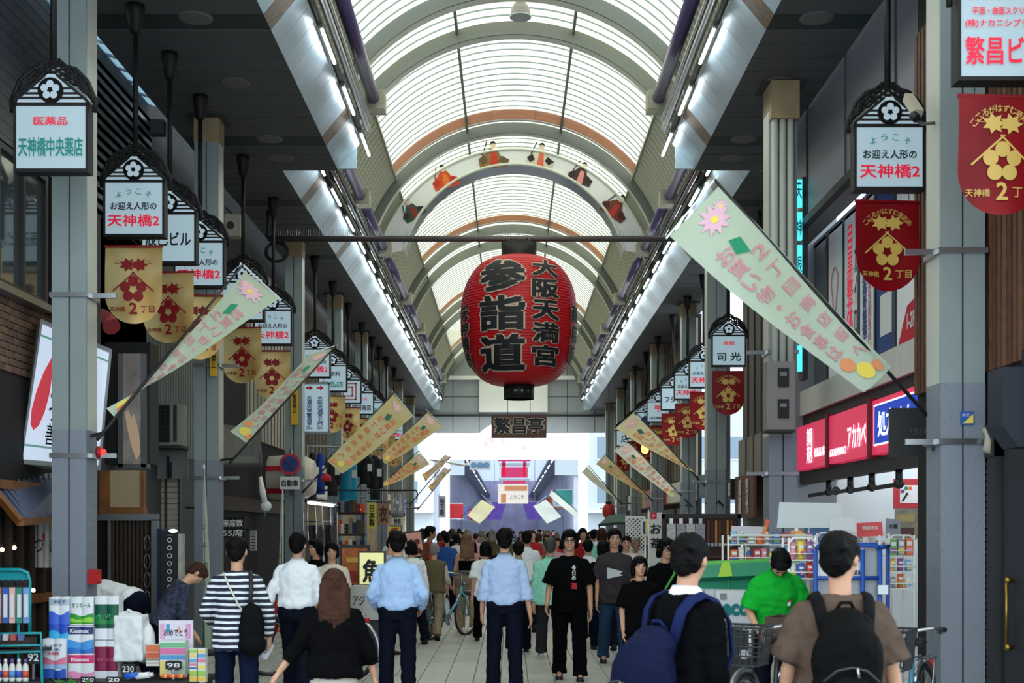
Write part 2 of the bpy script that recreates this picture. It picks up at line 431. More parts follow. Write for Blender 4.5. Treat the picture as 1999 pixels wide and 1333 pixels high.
# purple pipes in brackets higher up, box brackets
M_brk = mat('bracket_beige', (160, 158, 140), 0.6, noise=.15, nscale=8)
def hi_pipe(s, y0, y1, x, z, i):
    t = thing('purple_pipe', '%s purple handrail pipe under the vault on the %s side' % (nth[i] if i < 8 else 'last', SIDE[s]), 'pipe', (XC+s*x, y0, SOF+z), 0, 'purple pipes under the vault')
    MB().path([(0, 0, 0), (0, y1-y0, 0)], .10, 14).ell((0, 0, 0), .10).ell((0, y1-y0, 0), .10).build('pipe', M_purple, t, False)
    MB().box(-.17, .17, y1-y0-.10, y1-y0+.26, -.17, .13).build('bracket', M_brk, t, False)
    MB().tube((s*.20, .1, -.08), (s*.20, y1-y0+.2, -.08), .065, n=10).build('return_pipe', M_chrome, t, False)
for s in (-1, 1):
    i = 0
    for y0, y1, x, z in ((8.2, 15.6, 2.24, 1.16), (16.0, 20.4, 2.26, 1.16), (20.6, 25.5, 3.06, .94), (26.2, 30.1, 3.06, .94), (31.6, 36.5, 3.06, .94), (37, 42, 3.06, .94), (42.6, 48, 3.06, .94), (48.5, 56, 3.06, .94)):
        hi_pipe(s, y0, y1, x, z, i); i += 1

# ---- barrel vault
VZ = EYE+5.72; VR = 3.60
def va(a, r, Y): return Vector((XC+r*math.cos(a), Y, VZ+r*math.sin(a)))
def arc_strip(mb, a0, a1, r, y0, y1, n=24, th=0.0):
    pts = [a0+(a1-a0)*i/n for i in range(n+1)]
    if th == 0:
        vs = [va(a, r, Y) for a in pts for Y in (y0, y1)]
        return mb.add(vs, [(2*i, 2*i+2, 2*i+3, 2*i+1) for i in range(n)], True)
    rings = []
    for a in pts: rings.append([va(a, r, y0), va(a, r, y1), va(a, r+th, y1), va(a, r+th, y0)])
    return mb.loft(rings, smooth=False)
A40, A140 = math.radians(40), math.radians(140)
roof = struct('roof_vault', MB().bar(va(A40, VR+.03, 2), va(A40, VR+.03, 61), .07).bar(va(A140, VR+.03, 2), va(A140, VR+.03, 61), .07), M_beige_steel, 'translucent cream barrel vault roof over the arcade')
RIBS = [12.3, 14.2, 21.7, 23.4, 29.2, 31.4, 38.9, 40.9, 48.4, 50.4, 57.6, 60.6]
far = MB(); batt_far = MB(); me = {}; Y = 2.0; k = 0
TH = [A40, math.radians(72.5), math.radians(107.5), A140]
while Y < 61:
    e = min(Y+.33, 61)
    for j in range(3):
        m = M_panel if (k % 2 == 0) else M_panel_w
        if 20 < Y < 29:
            key = (j, m.name)
            if key not in me: me[key] = arc_strip(MB(), TH[j]+.002, TH[j+1]-.002, VR, 0, .318, 10).mesh('roof_sheet', m)
            put('roof_sheet', me[key], roof, (0, Y, 0))
        else: arc_strip(far, TH[j], TH[j+1], VR, Y, Y+.318, 8)
    if 20 < Y < 29:
        if 'b' not in me: me['b'] = arc_strip(MB(), A40, A140, VR-.03, 0, .024, 24, .025).mesh('roof_batten', M_batten)
        put('roof_batten', me['b'], roof, (0, Y-.021, 0))
    else: arc_strip(batt_far, A40, A140, VR-.03, Y-.018, Y+.006, 20, .025)
    Y += .33; k += 1
tag(far.build('far_roof_sheet', M_panel, roof), kind='stuff')
tag(batt_far.build('far_roof_batten', M_batten, roof), kind='stuff')
for a in TH[1:3]: MB().bar(va(a, VR-.07, 2), va(a, VR-.07, 61), .05, .09).build('purlin', M_rib_edge, roof)
for i, Yr in enumerate(RIBS):
    rb = arc_strip(MB(), math.radians(12), math.radians(168), VR-.24, Yr, Yr+.30, 48, .22).build('arch_rib', M_rib, roof)
    arc_strip(MB(), math.radians(12), math.radians(168), VR-.26, Yr-.02, Yr+.02, 48, .24).build('rib_flange', M_rib_edge, rb)
for i, Yo in enumerate((28.15, 37.6, 46.9, 56.2)):
    o = arc_strip(MB(), A40+.01, A140-.01, VR-.075, Yo, Yo+.62, 40, .02).build('salmon_band', M_orange, roof)
    arc_strip(MB(), A40+.01, A140-.01, VR-.09, Yo+.64, Yo+.74, 40, .05).build('white_edge', M_white, o)
    for a in (82, 98, 63, 117): arc_strip(MB(), math.radians(a), math.radians(a+.6), VR-.08, Yo, Yo+.62, 2, .02).build('band_joint', M_panel_w, o)
# louvred sides of the vault
for s in (-1, 1):
    base = struct('wall_louver_%s' % SIDE[s], arc_strip(MB(), math.radians(0 if s > 0 else 140), math.radians(40 if s > 0 else 180), VR+.10, 2, 61, 10, .04), M_louver_gap, 'curved grey louvred side of the vault, %s' % SIDE[s])
    me = {}; farl = MB()
    Y = 8.0
    a0, a1 = (math.radians(13), A40) if s > 0 else (A140, math.radians(167))
    sl = arc_strip(MB(), a0, a1, VR-.09, 0, .05, 12, .17).mesh('louver_slat', M_louver)
    while Y < 61:
        if 18 < Y < 36: put('louver_slat', sl, base, (0, Y, 0))
        else: arc_strip(farl, a0, a1, VR-.09, Y, Y+.05, 8, .17)
        Y += .30
    tag(farl.build('distant_louver_slat', M_louver, base), kind='stuff')
    for a in (A40, math.radians(21)):
        aa = a if s > 0 else PI-a
        MB().bar(va(aa, VR-.09, 8), va(aa, VR-.09, 61), .05, .06).build('louver_rail', M_beige_steel, base)

# ---- gable wall at the far end of this arcade, panel by panel
gz0 = EYE+4.66; gy = 61.0
gw = struct('wall_gable', MB().box(-5.2, 5.4, gy+.03, gy+.2, gz0, VZ+VR+.2), M_joint, 'grey panelled gable wall over the crossing')
xs = [-5.2, -4.0, -2.7, -1.45, -.1, 1.5, 2.75, 4.05, 5.4]; zs = [gz0, EYE+5.45, EYE+6.35, EYE+7.2, EYE+8.3, EYE+9.35]
for i in range(len(xs)-1):
    for j in range(len(zs)-1):
        MB().box(xs[i]+.015, xs[i+1]-.015, gy-.01, gy+.03, zs[j]+.015, zs[j+1]-.015).build('gable_panel', M_grey_wall, gw)
MB().box(-3.4, 3.6, gy-.3, gy-.12, EYE+7.15, EYE+7.32).build('cross_beam', M_white, gw)
MB().tube((-5.2, gy-.1, EYE+5.46), (5.4, gy-.1, EYE+5.46), .05).build('conduit', M_dark, gw)
MB().box(-1.45, 1.8, gy-.22, gy-.06, EYE+5.62, EYE+8.3).build('white_board', M_white, gw)
# ================================================================ hanging shop signs, banners, flags, lantern
M_lit = mat('backlit_panel', (128, 142, 148), 0.4, emit=0.42, emit_rgb=(196, 228, 242))
M_lit2 = mat('backlit_pediment', (128, 140, 146), 0.4, emit=0.46, emit_rgb=(196, 222, 240))
M_iron = mat('cast_iron_dark', (22, 21, 21), 0.6, 0.2)
M_red_ink = mat('red_print', (196, 24, 52), 0.6)
L_red = mat('red_glowing_print', (200, 24, 56), .5, emit=.55); L_ink = mat('black_backlit_print', (20, 24, 34), .5, emit=.3); L_green = mat('green_backlit_print', (14, 110, 100), .5, emit=.5)   # print on lit panels glows with them; the red also glows on a paper poster
M_ink = mat('black_print', (22, 24, 30), 0.6)
M_green_ink = mat('green_print', (10, 98, 88), 0.6)
M_blue_ink = mat('blue_print', (36, 60, 140), 0.6)
def crest(mb, c, r, ex=(1,0,0), ey=(0,0,1)):
    c = Vector(c); ex = Vector(ex); ey = Vector(ey)
    for i in range(5):
        a = PI/2+2*PI*i/5; disc(mb, c+ex*(r*.58*math.cos(a))+ey*(r*.58*math.sin(a)), r*.36, ex, ey, 14)
    return mb
def sign_proto():
    t = bpy.data.objects.new('shop_sign', None); COL.objects.link(t)
    w, d = .33, .075
    fr = MB()
    fr.box(-w, w, -d, d, -.03, 0).box(-w, -w+.022, -d, d, 0, .60).box(w-.022, w, -d, d, 0, .60).box(-w, w, -d, d, .555, .585)
    fr.bar((-w+.01, 0, .60), (-.05, 0, .83), .15, .022, (0,0,1)).bar((w-.01, 0, .60), (.05, 0, .83), .15, .022, (0,0,1))
    fr.build('frame', M_iron, t, False)
    MB().box(-w+.022, w-.022, -d+.012, d-.012, 0, .555).build('lit_panel', M_lit, t, False)
    MB().prism([(-w+.03, -d+.014, .585), (w-.03, -d+.014, .585), (w-.03, -d+.014, .62), (.03, -d+.014, .84), (-.03, -d+.014, .84), (-w+.03, -d+.014, .62)], (0, 2*d-.03, 0)).build('lit_pediment', M_lit2, t, False)
    cr = MB(); disc(cr, (0, -d-.012, .69), .112, n=24)
    cr.lathe([(.112, -.012), (.112, .012)], (0, -d, .69), 24, 1)
    for z in (.625, .665, .71):
        hw = min(w-.03, (.86-z)*1.25)
        cr.box(-hw, hw, -d-.004, -d+.016, z-.008, z+.008)
    c = cr.build('crest_plate', M_iron, t, False)
    crest(MB(), (0, -d-.016, .69), .092).build('plum_crest', M_lit2, c, False)
    orn = MB()
    def arch(x, k):   # scrolled silhouette
        u = abs(x)/.37
        return .60+.36*(1-u**2.2)*k
    for q in range(6):
        k = .62+.076*q
        pts = [(-.36+.72*i/16, -.02+.02*(i % 2), arch(-.36+.72*i/16, k)+.012*(-1)**i*(q % 2*2-1)) for i in range(17)]
        orn.path(pts, .014, 5)
    orn.path([(-.365, 0, .52), (-.375, 0, .62), (-.30, 0, .80), (-.20, 0, .90), (-.10, 0, .93), (-.05, 0, .985), (0, 0, .955), (.05, 0, .985), (.10, 0, .93), (.20, 0, .90), (.30, 0, .80), (.375, 0, .62), (.365, 0, .52)], .022, 6)
    for x in (-.27, -.16, .16, .27): orn.path([(x+.045*math.cos(a), -.01, arch(x, .86)+.045*math.sin(a)) for a in [2*PI*i/8 for i in range(8)]], .010, 5, closed=True)
    orn.build('scroll_ornament', M_iron, t, False)
    return t
SIGN = sign_proto()
SIGN_PARTS = list(SIGN.children)
sign_used = [False]
Z_SIGN = EYE+3.20
def shop_sign(X, Y, lines, label, extra=None):
    """lines: (text, material, centre height, width, height)"""
    if not sign_used[0]: t = SIGN; sign_used[0] = True
    else:
        t = SIGN.copy(); COL.objects.link(t)
        for ch in SIGN_PARTS: copy_tree(ch, t)
    t.name = 'shop_sign'; t.location = (X, Y, Z_SIGN); tag(t, label, 'sign', 'hanging shop signs')
    L = SOF-Z_SIGN
    MB().tube((0, 0, .93), (0, 0, L-.2), .03, n=8).build('hanging_pole', M_iron, t, False)
    MB().lathe([(.035, L-.32), (.06, L-.3), (.10, L-.06), (.10, L)], n=12).build('ceiling_socket', M_iron, t, False)
    for body, m, z, w, h in lines:
        b = MB()
        if body == 'ようこそ':
            for i, ch in enumerate(body):
                u = (i-1.5)/1.5; letters(b, ch, (u*.16, -.079, z+.02-.035*u*u), h, h, ex=(math.cos(-u*.22), 0, math.sin(-u*.22)), ey=(-math.sin(-u*.22), 0, math.cos(-u*.22)), bold=.012)
        else: letters(b, body, (0, -.079, z), w, h, bold=.028)
        b.build('lettering', m, t, False)
    if extra: extra(t)
    return t
WEL = [('ようこそ', L_green, .44, .3, .062), ('お迎え人形の', L_ink, .30, .50, .085), ('天神橋2', L_red, .145, .56, .13)]
def logo_squares(t):
    b = MB()
    for a in (.22, .13): b.box(-a, a, -.08, -.079, .28-a, .28-a+.035).box(-a, a, -.08, -.079, .28+a-.035, .28+a).box(-a, -a+.035, -.08, -.079, .28-a, .28+a).box(a-.035, a, -.08, -.079, .28-a, .28+a)
    b.build('square_logo', mat('salmon_print', (222, 110, 110), .6), t, False)
def blue_roundel(t):
    b = MB(); disc(b, (0, -.08, .29), .17, n=20); b.build('round_logo', M_blue_ink, t, False)
XL = -4.06
SL = [(11.4, [('医薬品', L_red, .42, .30, .075), ('天神橋中央薬店', L_green, .19, .57, .17)], 'white backlit hanging sign with green shop lettering, nearest the camera on the tissue stall side', None),
 (13.9, WEL, 'white backlit welcome sign hanging just past the nearest pillar above the first gold banner', None),
 (15.3, [('辰己ビル', L_ink, .26, .54, .17)], 'white backlit hanging sign with one line of large black building lettering', None),
 (16.8, WEL, 'white backlit welcome sign hanging directly behind the black lettered building sign', None),
 (19.5, WEL, 'white backlit welcome sign half hidden behind the nearest pale slanting flag', None),
 (22.0, WEL, 'white backlit welcome sign hanging just before the third pillar of the gold banner row', None),
 (26.7, WEL, 'white backlit welcome sign above the white direction board with red arrows', None),
 (29.4, [('合衣料', L_ink, .38, .36, .11), ('洋品店', L_green, .14, .50, .14)], 'white backlit hanging sign of the clothing shop with green lower line', None),
 (32.2, [], 'white backlit hanging sign with pink concentric squares', logo_squares),
 (35.2, [('きもの', L_red, .40, .3, .09), ('岡田商店', L_ink, .16, .52, .15)], 'white backlit hanging sign with red over black lettering, tenth in the gold banner row', None),
 (37.8, [('薬', L_green, .27, .3, .3)], 'white backlit hanging sign with one green character, far along the gold banner row', None),
 (39.9, WEL, 'white backlit welcome sign, third from the far end of the gold banner row', None),
 (42.2, [('茶', L_green, .27, .3, .3)], 'white backlit hanging sign, second from the far end of the gold banner row', None),
 (45.0, WEL, 'white backlit welcome sign at the far end of the gold banner row', None)]
SR = [(3.49, 9.1, [('平面・曲面スクリーン', L_red, .46, .46, .055), ('(株)ナカニシプリント', L_red, .37, .56, .065), ('繁昌ビル', L_red, .18, .56, .20)], 'large white backlit sign with red lettering at the top corner by the nearest pharmacy pillar', None),
 (3.54, 12.0, WEL, 'white backlit welcome sign with a small camera beside it, over the second red banner', None),
 (4.24, 24.85, [('呉服', L_red, .42, .22, .07), ('司 光', L_ink, .16, .46, .17)], 'white backlit hanging sign with two large black characters by the pharmacy side', None),
 (4.33, 28.6, WEL, 'white backlit welcome sign partly behind the two character sign', None),
 (4.33, 31.2, WEL, 'white backlit welcome sign by the fourth pharmacy side pillar', None),
 (4.33, 33.9, [('フジ屋', L_ink, .25, .48, .17)], 'white backlit hanging sign with black lettering between welcome sign and post sign', None),
 (4.36, 37.7, [('〒', L_red, .36, .2, .2), ('大阪天神橋郵便局', L_ink, .10, .54, .09)], 'white backlit hanging sign with a red post mark', None),
 (4.36, 41.0, [], 'white backlit hanging sign with a blue roundel', blue_roundel),
 (4.36, 44.5, WEL, 'white backlit welcome sign, second from the far end of the red banner row', None),
 (4.36, 48.5, [('店', L_ink, .27, .3, .3)], 'white backlit hanging sign at the far end of the red banner row', None)]
for Y, l, lab, ex in SL: shop_sign(XL, Y, l, lab, ex)
for X, Y, l, lab, ex in SR: shop_sign(X, Y, l, lab, ex)

# ---- banners under the signs
def cloth(name, rgb, rough=.7, tl=.35, noise=.06, nscale=3.0, rgb2=None, metal=0.0):
    """Thin woven cloth: diffuse with some light passing through."""
    m = bpy.data.materials.new(name); m.use_nodes = True; nt = m.node_tree; b = nt.nodes['Principled BSDF']; out = nt.nodes['Material Output']
    b.inputs['Roughness'].default_value = rough; b.inputs['Specular IOR Level'].default_value = .3; b.inputs['Metallic'].default_value = metal
    tc = nt.nodes.new('ShaderNodeTexCoord'); n = nt.nodes.new('ShaderNodeTexNoise'); n.inputs['Scale'].default_value = nscale
    nt.links.new(tc.outputs['Object'], n.inputs['Vector'])
    mr = nt.nodes.new('ShaderNodeMapRange'); mr.inputs[1].default_value = .35; mr.inputs[2].default_value = .65
    nt.links.new(n.outputs['Fac'], mr.inputs[0])
    mx = nt.nodes.new('ShaderNodeMix'); mx.data_type = 'RGBA'
    c = lin(rgb); c2 = lin(rgb2) if rgb2 else tuple(v*(1+noise*2) for v in c)
    mx.inputs[6].default_value = (*c, 1); mx.inputs[7].default_value = (*c2, 1)
    nt.links.new(mr.outputs[0], mx.inputs[0]); nt.links.new(mx.outputs[2], b.inputs['Base Color'])
    tr = nt.nodes.new('ShaderNodeBsdfTranslucent'); nt.links.new(mx.outputs[2], tr.inputs[0])
    ms = nt.nodes.new('ShaderNodeMixShader'); ms.inputs[0].default_value = tl
    nt.links.new(b.outputs[0], ms.inputs[1]); nt.links.new(tr.outputs[0], ms.inputs[2]); nt.links.new(ms.outputs[0], out.inputs[0])
    MATS[name] = m
    return m
M_gold = cloth('gold_satin', (190, 140, 62), .42, .22, rgb2=(244, 220, 160), nscale=1.7, metal=.55)
M_redc = cloth('crimson_cloth', (146, 6, 20), .5, .2, rgb2=(122, 4, 15))
M_gold_ink = mat('gold_print', (206, 170, 88), .5)
M_maroon = mat('maroon_print', (138, 14, 22), .6)
def banner_proto(gold, seed):
    t = bpy.data.objects.new('banner', None); COL.objects.link(t)
    w, h = .31, .84; r = random.Random(seed); ph = r.random()*6
    def wave(x, z): return .018*math.sin(9*x+ph+2*z)*(.3-z)+.012*math.sin(5*z+ph)
    def half(z):      # half width at depth z below top (U shaped end)
        if z < .52: return w
        return w*math.sqrt(max(0, 1-((z-.52)/.322)**2))
    b = MB()
    zs = [0, .13, .26, .39, .52]+[.52+.32*math.sin(PI/2*i/7) for i in range(1, 8)]
    rings = []
    vs = []; nx = 8
    for z in zs:
        hw = max(half(z), .02)
        for i in range(nx+1):
            x = -hw+2*hw*i/nx; vs.append((x, wave(x, -z), -z))
    n1 = nx+1
    fs = [(a*n1+i, a*n1+i+1, (a+1)*n1+i+1, (a+1)*n1+i) for a in range(len(zs)-1) for i in range(nx)]
    b.add(vs, fs, True); b.build('cloth', M_gold if gold else M_redc, t, False)
    ink = M_maroon if gold else M_gold_ink
    off = lambda p: Vector((p.x, wave(p.x, p.z)-.012+p.y, p.z))
    e = MB(); crest(e, (0, 0, -.47), .155); e.v = [off(p) for p in e.v]; e.build('plum_crest', ink, t, False)
    e = MB()
    for s in (-1, 1):
        e.add([Vector((s*.225, 0, -.485)), Vector((s*.215, 0, -.495)), Vector((-s*.02, 0, -.285)), Vector((-s*.01, 0, -.275))], [(0,1,2,3)])
        cx, cz = s*.065, -.20        # maple leaf like fan
        pts = []
        for i in range(14):
            a = 2*PI*i/14; rr = .078 if i % 2 == 0 else .045; pts.append(Vector((cx+rr*1.15*math.cos(a), 0, cz+rr*math.sin(a))))
        e.add(pts, [tuple(range(14))])
        for a in (.3, .7, 1.1): e.add([Vector((cx, 0, cz)), Vector((cx+s*.14*math.cos(a), 0, cz+.10*math.sin(a)-.01)), Vector((cx+s*.14*math.cos(a), 0, cz+.10*math.sin(a)-.016))], [(0,1,2)])
    e.v = [off(p) for p in e.v]; e.build('crossed_branches', ink, t, False)
    e = MB(); letters(e, '天神橋', (-.17, 0, -.685), .17, .055, bold=.01); letters(e, '2', (.0, 0, -.675), .085, .125, bold=.03); letters(e, '丁目', (.15, 0, -.68), .15, .075, bold=.01)
    e.v = [off(p) for p in e.v]; e.build('lettering', ink, t, False)
    if not gold:
        e = MB(); s = 'こころがはずむ商店街'
        for i, ch in enumerate(s):
            a = PI/2+(4.5-i)*.205; c = Vector((.26*math.cos(a), 0, -.36+.27*math.sin(a))); q = a-PI/2
            letters(e, ch, c, .05, .05, ex=(math.cos(q), 0, math.sin(q)), ey=(-math.sin(q), 0, math.cos(q)), bold=.01)
        e.v = [off(p) for p in e.v]; e.build('arched_lettering', ink, t, False)
    MB().box(-w-.005, w+.005, -.012, .012, -.012, .012).build('top_rod', M_maroon if gold else M_redc, t, False)
    hk = MB()
    for x in (-.2, .2): hk.path([(x, 0, .0), (x+.01, 0, .04), (x, 0, .085)], .004, 5)
    hk.build('hanger_wire', M_iron, t, False)
    return t
BG = [banner_proto(True, k) for k in (1, 5)]; BR = [banner_proto(False, k) for k in (2, 9)]
bused = {}
def banner(X, Y, gold, k, label):
    src = (BG if gold else BR)[k % 2]
    if src.name not in bused: t = src; bused[t.name] = 1
    else: t = copy_tree(src)
    bused[t.name] = 1
    t.location = (X, Y, Z_SIGN-.12); t.rotation_euler = (0, 0, RND.uniform(-.12, .12)); tag(t, label, 'banner', ('gold' if gold else 'red')+' banners under the shop signs')
ords = ['first', 'second', 'third', 'fourth', 'fifth', 'sixth', 'seventh', 'eighth', 'ninth', 'tenth', 'eleventh', 'twelfth', 'thirteenth']
for i, (Y, *_) in enumerate(SL[1:]): banner(XL-.02, Y, True, i, '%s gold round ended banner with red plum crest, counting from the nearest pillar' % ords[i])
for i, (X, Y, *_) in enumerate(SR): banner(X, Y, False, i, '%s red round ended banner with gold plum crest, counting from the camera' % ords[i])

# ---- slanting flags on poles
M_flag = cloth('flag_pale_green', (206, 222, 196), .8, .4, rgb2=(216, 230, 214), nscale=1.5)
M_flag_y = cloth('flag_cream', (226, 208, 150), .8, .4, rgb2=(232, 220, 176), nscale=1.5)
M_flag_w = cloth('flag_white', (226, 226, 212), .8, .4, nscale=1.5)
M_pink_ink = mat('pink_print', (206, 146, 150), .7); M_or_ink = mat('orange_print', (230, 150, 100), .7); M_yel = mat('yellow_print', (236, 212, 92), .7)
M_rose = mat('rose_print', (226, 178, 196), .7); M_or2 = mat('orange_lettering', (222, 120, 70), .7)
def flag(label, base, tip, A, B, C, D, m, ink=None, poster=True):
    """Pole from base to tip; cloth corners A (pole, top) B (pole, bottom) C (free, bottom) D (free, top)."""
    base, tip, A, B, C, D = map(Vector, (base, tip, A, B, C, D)); ink = ink or M_pink_ink
    t = thing('slanting_flag', label, 'flag', base, 0, 'slanting shopping street flags')
    MB().tube(base, tip, .018, .012, 8).build('pole', M_black, t)
    near = sorted(PL+PR, key=lambda p: (p[0]-base.x)**2+(p[1]-base.y)**2)[0]
    foot = Vector((near[0]+(.17 if near[0] < 0 else -.19), near[1]+.15, base.z+.05)) if base.y < 60 else Vector((base.x, base.y, 0))
    MB().bar(base+(tip-base)*.03, foot, .03).build('bracket', M_dark, t)
    MB().bar(tip+(D-A)*(-.08), D+(D-A)*.06, .014).build('cross_bar', M_white, t)
    def S_(u, v, k=0.0):   # u: pole 0 -> free 1, v: top 0 -> bottom 1
        p = (A*(1-u)+D*u)*(1-v)+(B*(1-u)+C*u)*v
        return p+Vector((.012*math.sin(7*v+3*u), -.05*math.sin(PI*u)*math.sin(2.2*PI*v)-k, -.05*u*math.sin(PI*v)))
    MB().grid(lambda a, b: S_(b, a), 22, 8).build('cloth', m, t)
    L = ((B-A).length+(C-D).length)/2; wd = ((D-A).length+(C-B).length)/2
    def W_(p): return S_(p.x, p.y, .012+p.z)
    def col(mb, body, u, v0, v1, size):
        n = len(body)
        for i, ch in enumerate(body):
            v = v0+(v1-v0)*(i+.5)/n
            q = .3 if ch == '・' else 1.0
            letters(mb, ch, (u, v, 0), min(size/wd, .36)*q, size/L*q, ex=(-1, 0, 0), ey=(0, -1, 0), bold=.02)
        return mb
    if poster:
        for s_, u_, v0, v1, z_ in (('お買い物・お食事は', .68, .17, .82, .132), ('2丁目商店街へ', .27, .24, .90, .12)):
            for i, ch in enumerate(s_): e = MB(); n = len(s_); col(e, ch, u_, v0+(v1-v0)*i/n, v0+(v1-v0)*(i+1)/n, z_); e.v = [W_(p) for p in e.v]; e.build('letter', ink, t)
        e = MB(); e.add([Vector((.50, .17, 0)), Vector((.34, .19, 0)), Vector((.38, .26, 0)), Vector((.56, .23, 0))], [(0,1,2,3)]); e.v = [W_(p)+Vector((0,-.004,0)) for p in e.v]; e.build('green_book', M_green_ink if m is not M_flag else mat('green_book_print', (30, 140, 100), .6), t)
        def blob(u, v, r, mm, name):
            e = MB(); disc(e, (u, v, 0), 1, n=14); e.v = [W_(Vector((u+(p.x-u)*r/wd, v+p.z*r/L, 0))+Vector((0,0,0))) for p in e.v]; e.build(name, mm, t)
        def petals(u, v, r):
            e = MB(); pts = []
            for i in range(20):
                a = 2*PI*i/20; q = r if i % 2 == 0 else r*.55; pts.append(W_(Vector((u+q*math.cos(a)/wd, v+q*math.sin(a)/L, 0))))
            e.add(pts, [tuple(range(20))]); e.build('daisy_print', M_rose, t); blob(u, v, r*.22, M_yel, 'daisy_heart')
        petals(.42, .075, .13); petals(.22, .055, .06)
        blob(.72, .86, .075, M_or_ink, 'orange_print'); blob(.55, .93, .09, M_yel, 'yellow_print'); blob(.25, .95, .06, M_or_ink, 'pastry_print')
    return t
def fp(x, y, Y): return P(x, y, Y)
flag('large pale green flag slanting in front of the poster windows', fp(1884, 893, 10.9), fp(1394, 350, 10.0), fp(1404, 362, 10.02), fp(1738, 716, 10.6), fp(1688, 766, 10.45), fp(1306, 460, 9.95), M_flag)
flag('pale green flag slanting from the nearest pillar across the gold banners', fp(190, 858, 12.3), fp(474, 517, 14.3), fp(478, 530, 14.3), fp(222, 815, 12.6), fp(209, 797, 12.6), fp(545, 582, 14.2), M_flag)
flag('pale green flag hanging edge on from the second pillar over the dark shop', fp(449, 903, 17.5), fp(656, 674, 19.6), fp(650, 680, 19.55), fp(484, 868, 17.9), fp(450, 842, 17.9), fp(606, 690, 19.3), M_flag)
flag('cream flag slanting above the clothing shop with a bunched lower end', fp(590, 962, 24.9), fp(768, 766, 27.2), fp(768, 770, 27.2), fp(638, 900, 25.4), fp(668, 925, 25.3), fp(806, 812, 27.0), M_flag_y, M_or2)
flag('cream flag slanting behind the bunched one above the suits', fp(690, 960, 30.6), fp(834, 801, 32.4), fp(834, 805, 32.4), fp(742, 892, 31.0), fp(752, 906, 31.0), fp(864, 832, 32.2), M_flag_y, M_or2)
flag('small cream pennant shaped flag over the hanging goods', fp(725, 965, 36.4), fp(818, 880, 38), fp(818, 884, 38), fp(744, 945, 36.7), fp(750, 950, 36.7), fp(838, 906, 37.9), M_flag_y, M_or2)
flag('pale flag beyond the small cream pennant, near the traffic light', fp(800, 985, 42), fp(880, 890, 44), fp(880, 893, 44), fp(830, 940, 42.6), fp(824, 926, 42.6), fp(868, 888, 44), M_flag_w, M_or_ink)
flag('pale flag next to the white crossing column', fp(815, 995, 48), fp(880, 915, 50), fp(880, 918, 50), fp(842, 960, 48.6), fp(836, 950, 48.6), fp(866, 912, 50), M_flag_w, M_or_ink)
flag('cream flag slanting below the red banners on the pharmacy side', fp(1412, 987, 25.3), fp(1240, 803, 27.4), fp(1236, 806, 27.4), fp(1366, 932, 25.9), fp(1352, 920, 25.9), fp(1202, 836, 27.3), M_flag_y, M_or_ink)
flag('white twisted flag slanting beside the third pharmacy side pillar', fp(1352, 990, 31.8), fp(1226, 860, 33.6), fp(1226, 864, 33.6), fp(1326, 962, 32.2), fp(1312, 970, 32.2), fp(1200, 880, 33.5), M_flag_w, M_or_ink)
flag('narrow cream flag beside the white twisted flag', fp(1275, 978, 38.8), fp(1182, 886, 40.6), fp(1180, 888, 40.6), fp(1266, 966, 39.1), fp(1258, 964, 39.1), fp(1164, 906, 40.5), M_flag_y, M_or_ink)
flag('pale flag near the far end of the pharmacy side', fp(1215, 985, 45), fp(1148, 908, 47), fp(1146, 911, 47), fp(1206, 976, 45.4), fp(1200, 972, 45.4), fp(1136, 922, 46.9), M_flag_w, M_or_ink, False)

# ---- beam with bird spikes and the great paper lantern
LY = 22.8; bz = P(0, 466, LY).z
bt = thing('cross_pipe', 'long brown pipe with bird spikes spanning the arcade', 'pipe', (0, LY, bz))
M_brown_pipe = mat('brown_grey_pipe', (92, 86, 84), .45, .4, noise=.1)
MB().tube((-4.3, LY, bz), (4.5, LY, bz), .055, n=12).build('pipe', M_brown_pipe, bt)
sp = MB()
for i in range(210):
    x = -4.2+8.6*i/210; sp.tube((x, LY, bz+.05), (x+RND.uniform(-.02, .02), LY+RND.uniform(-.03, .03), bz+.17), .004, .002, 4, False)
tag(sp.build('bird_spike', M_chrome, bt), kind='stuff')
for x in (-4.3, 4.45): MB().tube((x, LY, bz+.0), (x, LY, SOF), .03).build('hanger_rod', M_dark, bt)
M_paper = mat('lantern_red_paper', (196, 14, 30), .45, noise=.05, nscale=2)
M_cream_ink = mat('cream_outline', (206, 186, 164), .7)
lx = P(1013, 628, LY); lt = thing('paper_lantern', 'giant red paper lantern with black brush lettering hung from the cross pipe', 'lantern', (lx.x, LY, lx.z))
LH = 1.13
def lr(z):
    t = max(-1, min(1, z/LH)); return .34+.69*(1-abs(t)**2.5)**.52
prof = []
n = 132
for i in range(n+1):
    z = -LH+2*LH*i/n; prof.append((lr(z)+(.010 if i % 3 else -.006), z))
MB().lathe(prof, n=56).build('paper_body', M_paper, lt, False)
MB().lathe([(.31, LH-.02), (.315, LH+.0), (.315, LH+.26), (.29, LH+.26), (.29, LH-.02)], n=32).build('upper_ring', M_black, lt, False)
MB().lathe([(.27, -LH-.25), (.275, -LH+.02), (.25, -LH+.02), (.25, -LH-.25)], n=32).build('lower_ring', M_black, lt, False)
dsc = MB()
for a in (-.7, -.25, .2, .62):
    disc(dsc, (.28*math.sin(a), -.28*math.cos(a), -LH-.12), .02, (math.cos(a), math.sin(a), 0), n=10)
dsc.build('ring_stud', M_chrome, lt, False)
hk = MB()
for i in range(8):
    a = 2*PI*i/8; hk.path([(.3*math.cos(a), .3*math.sin(a), LH+.24), (.2*math.cos(a), .2*math.sin(a)*.5, LH+.34)], .012, 5)
hk.build('rope_loop', M_black, lt, False)
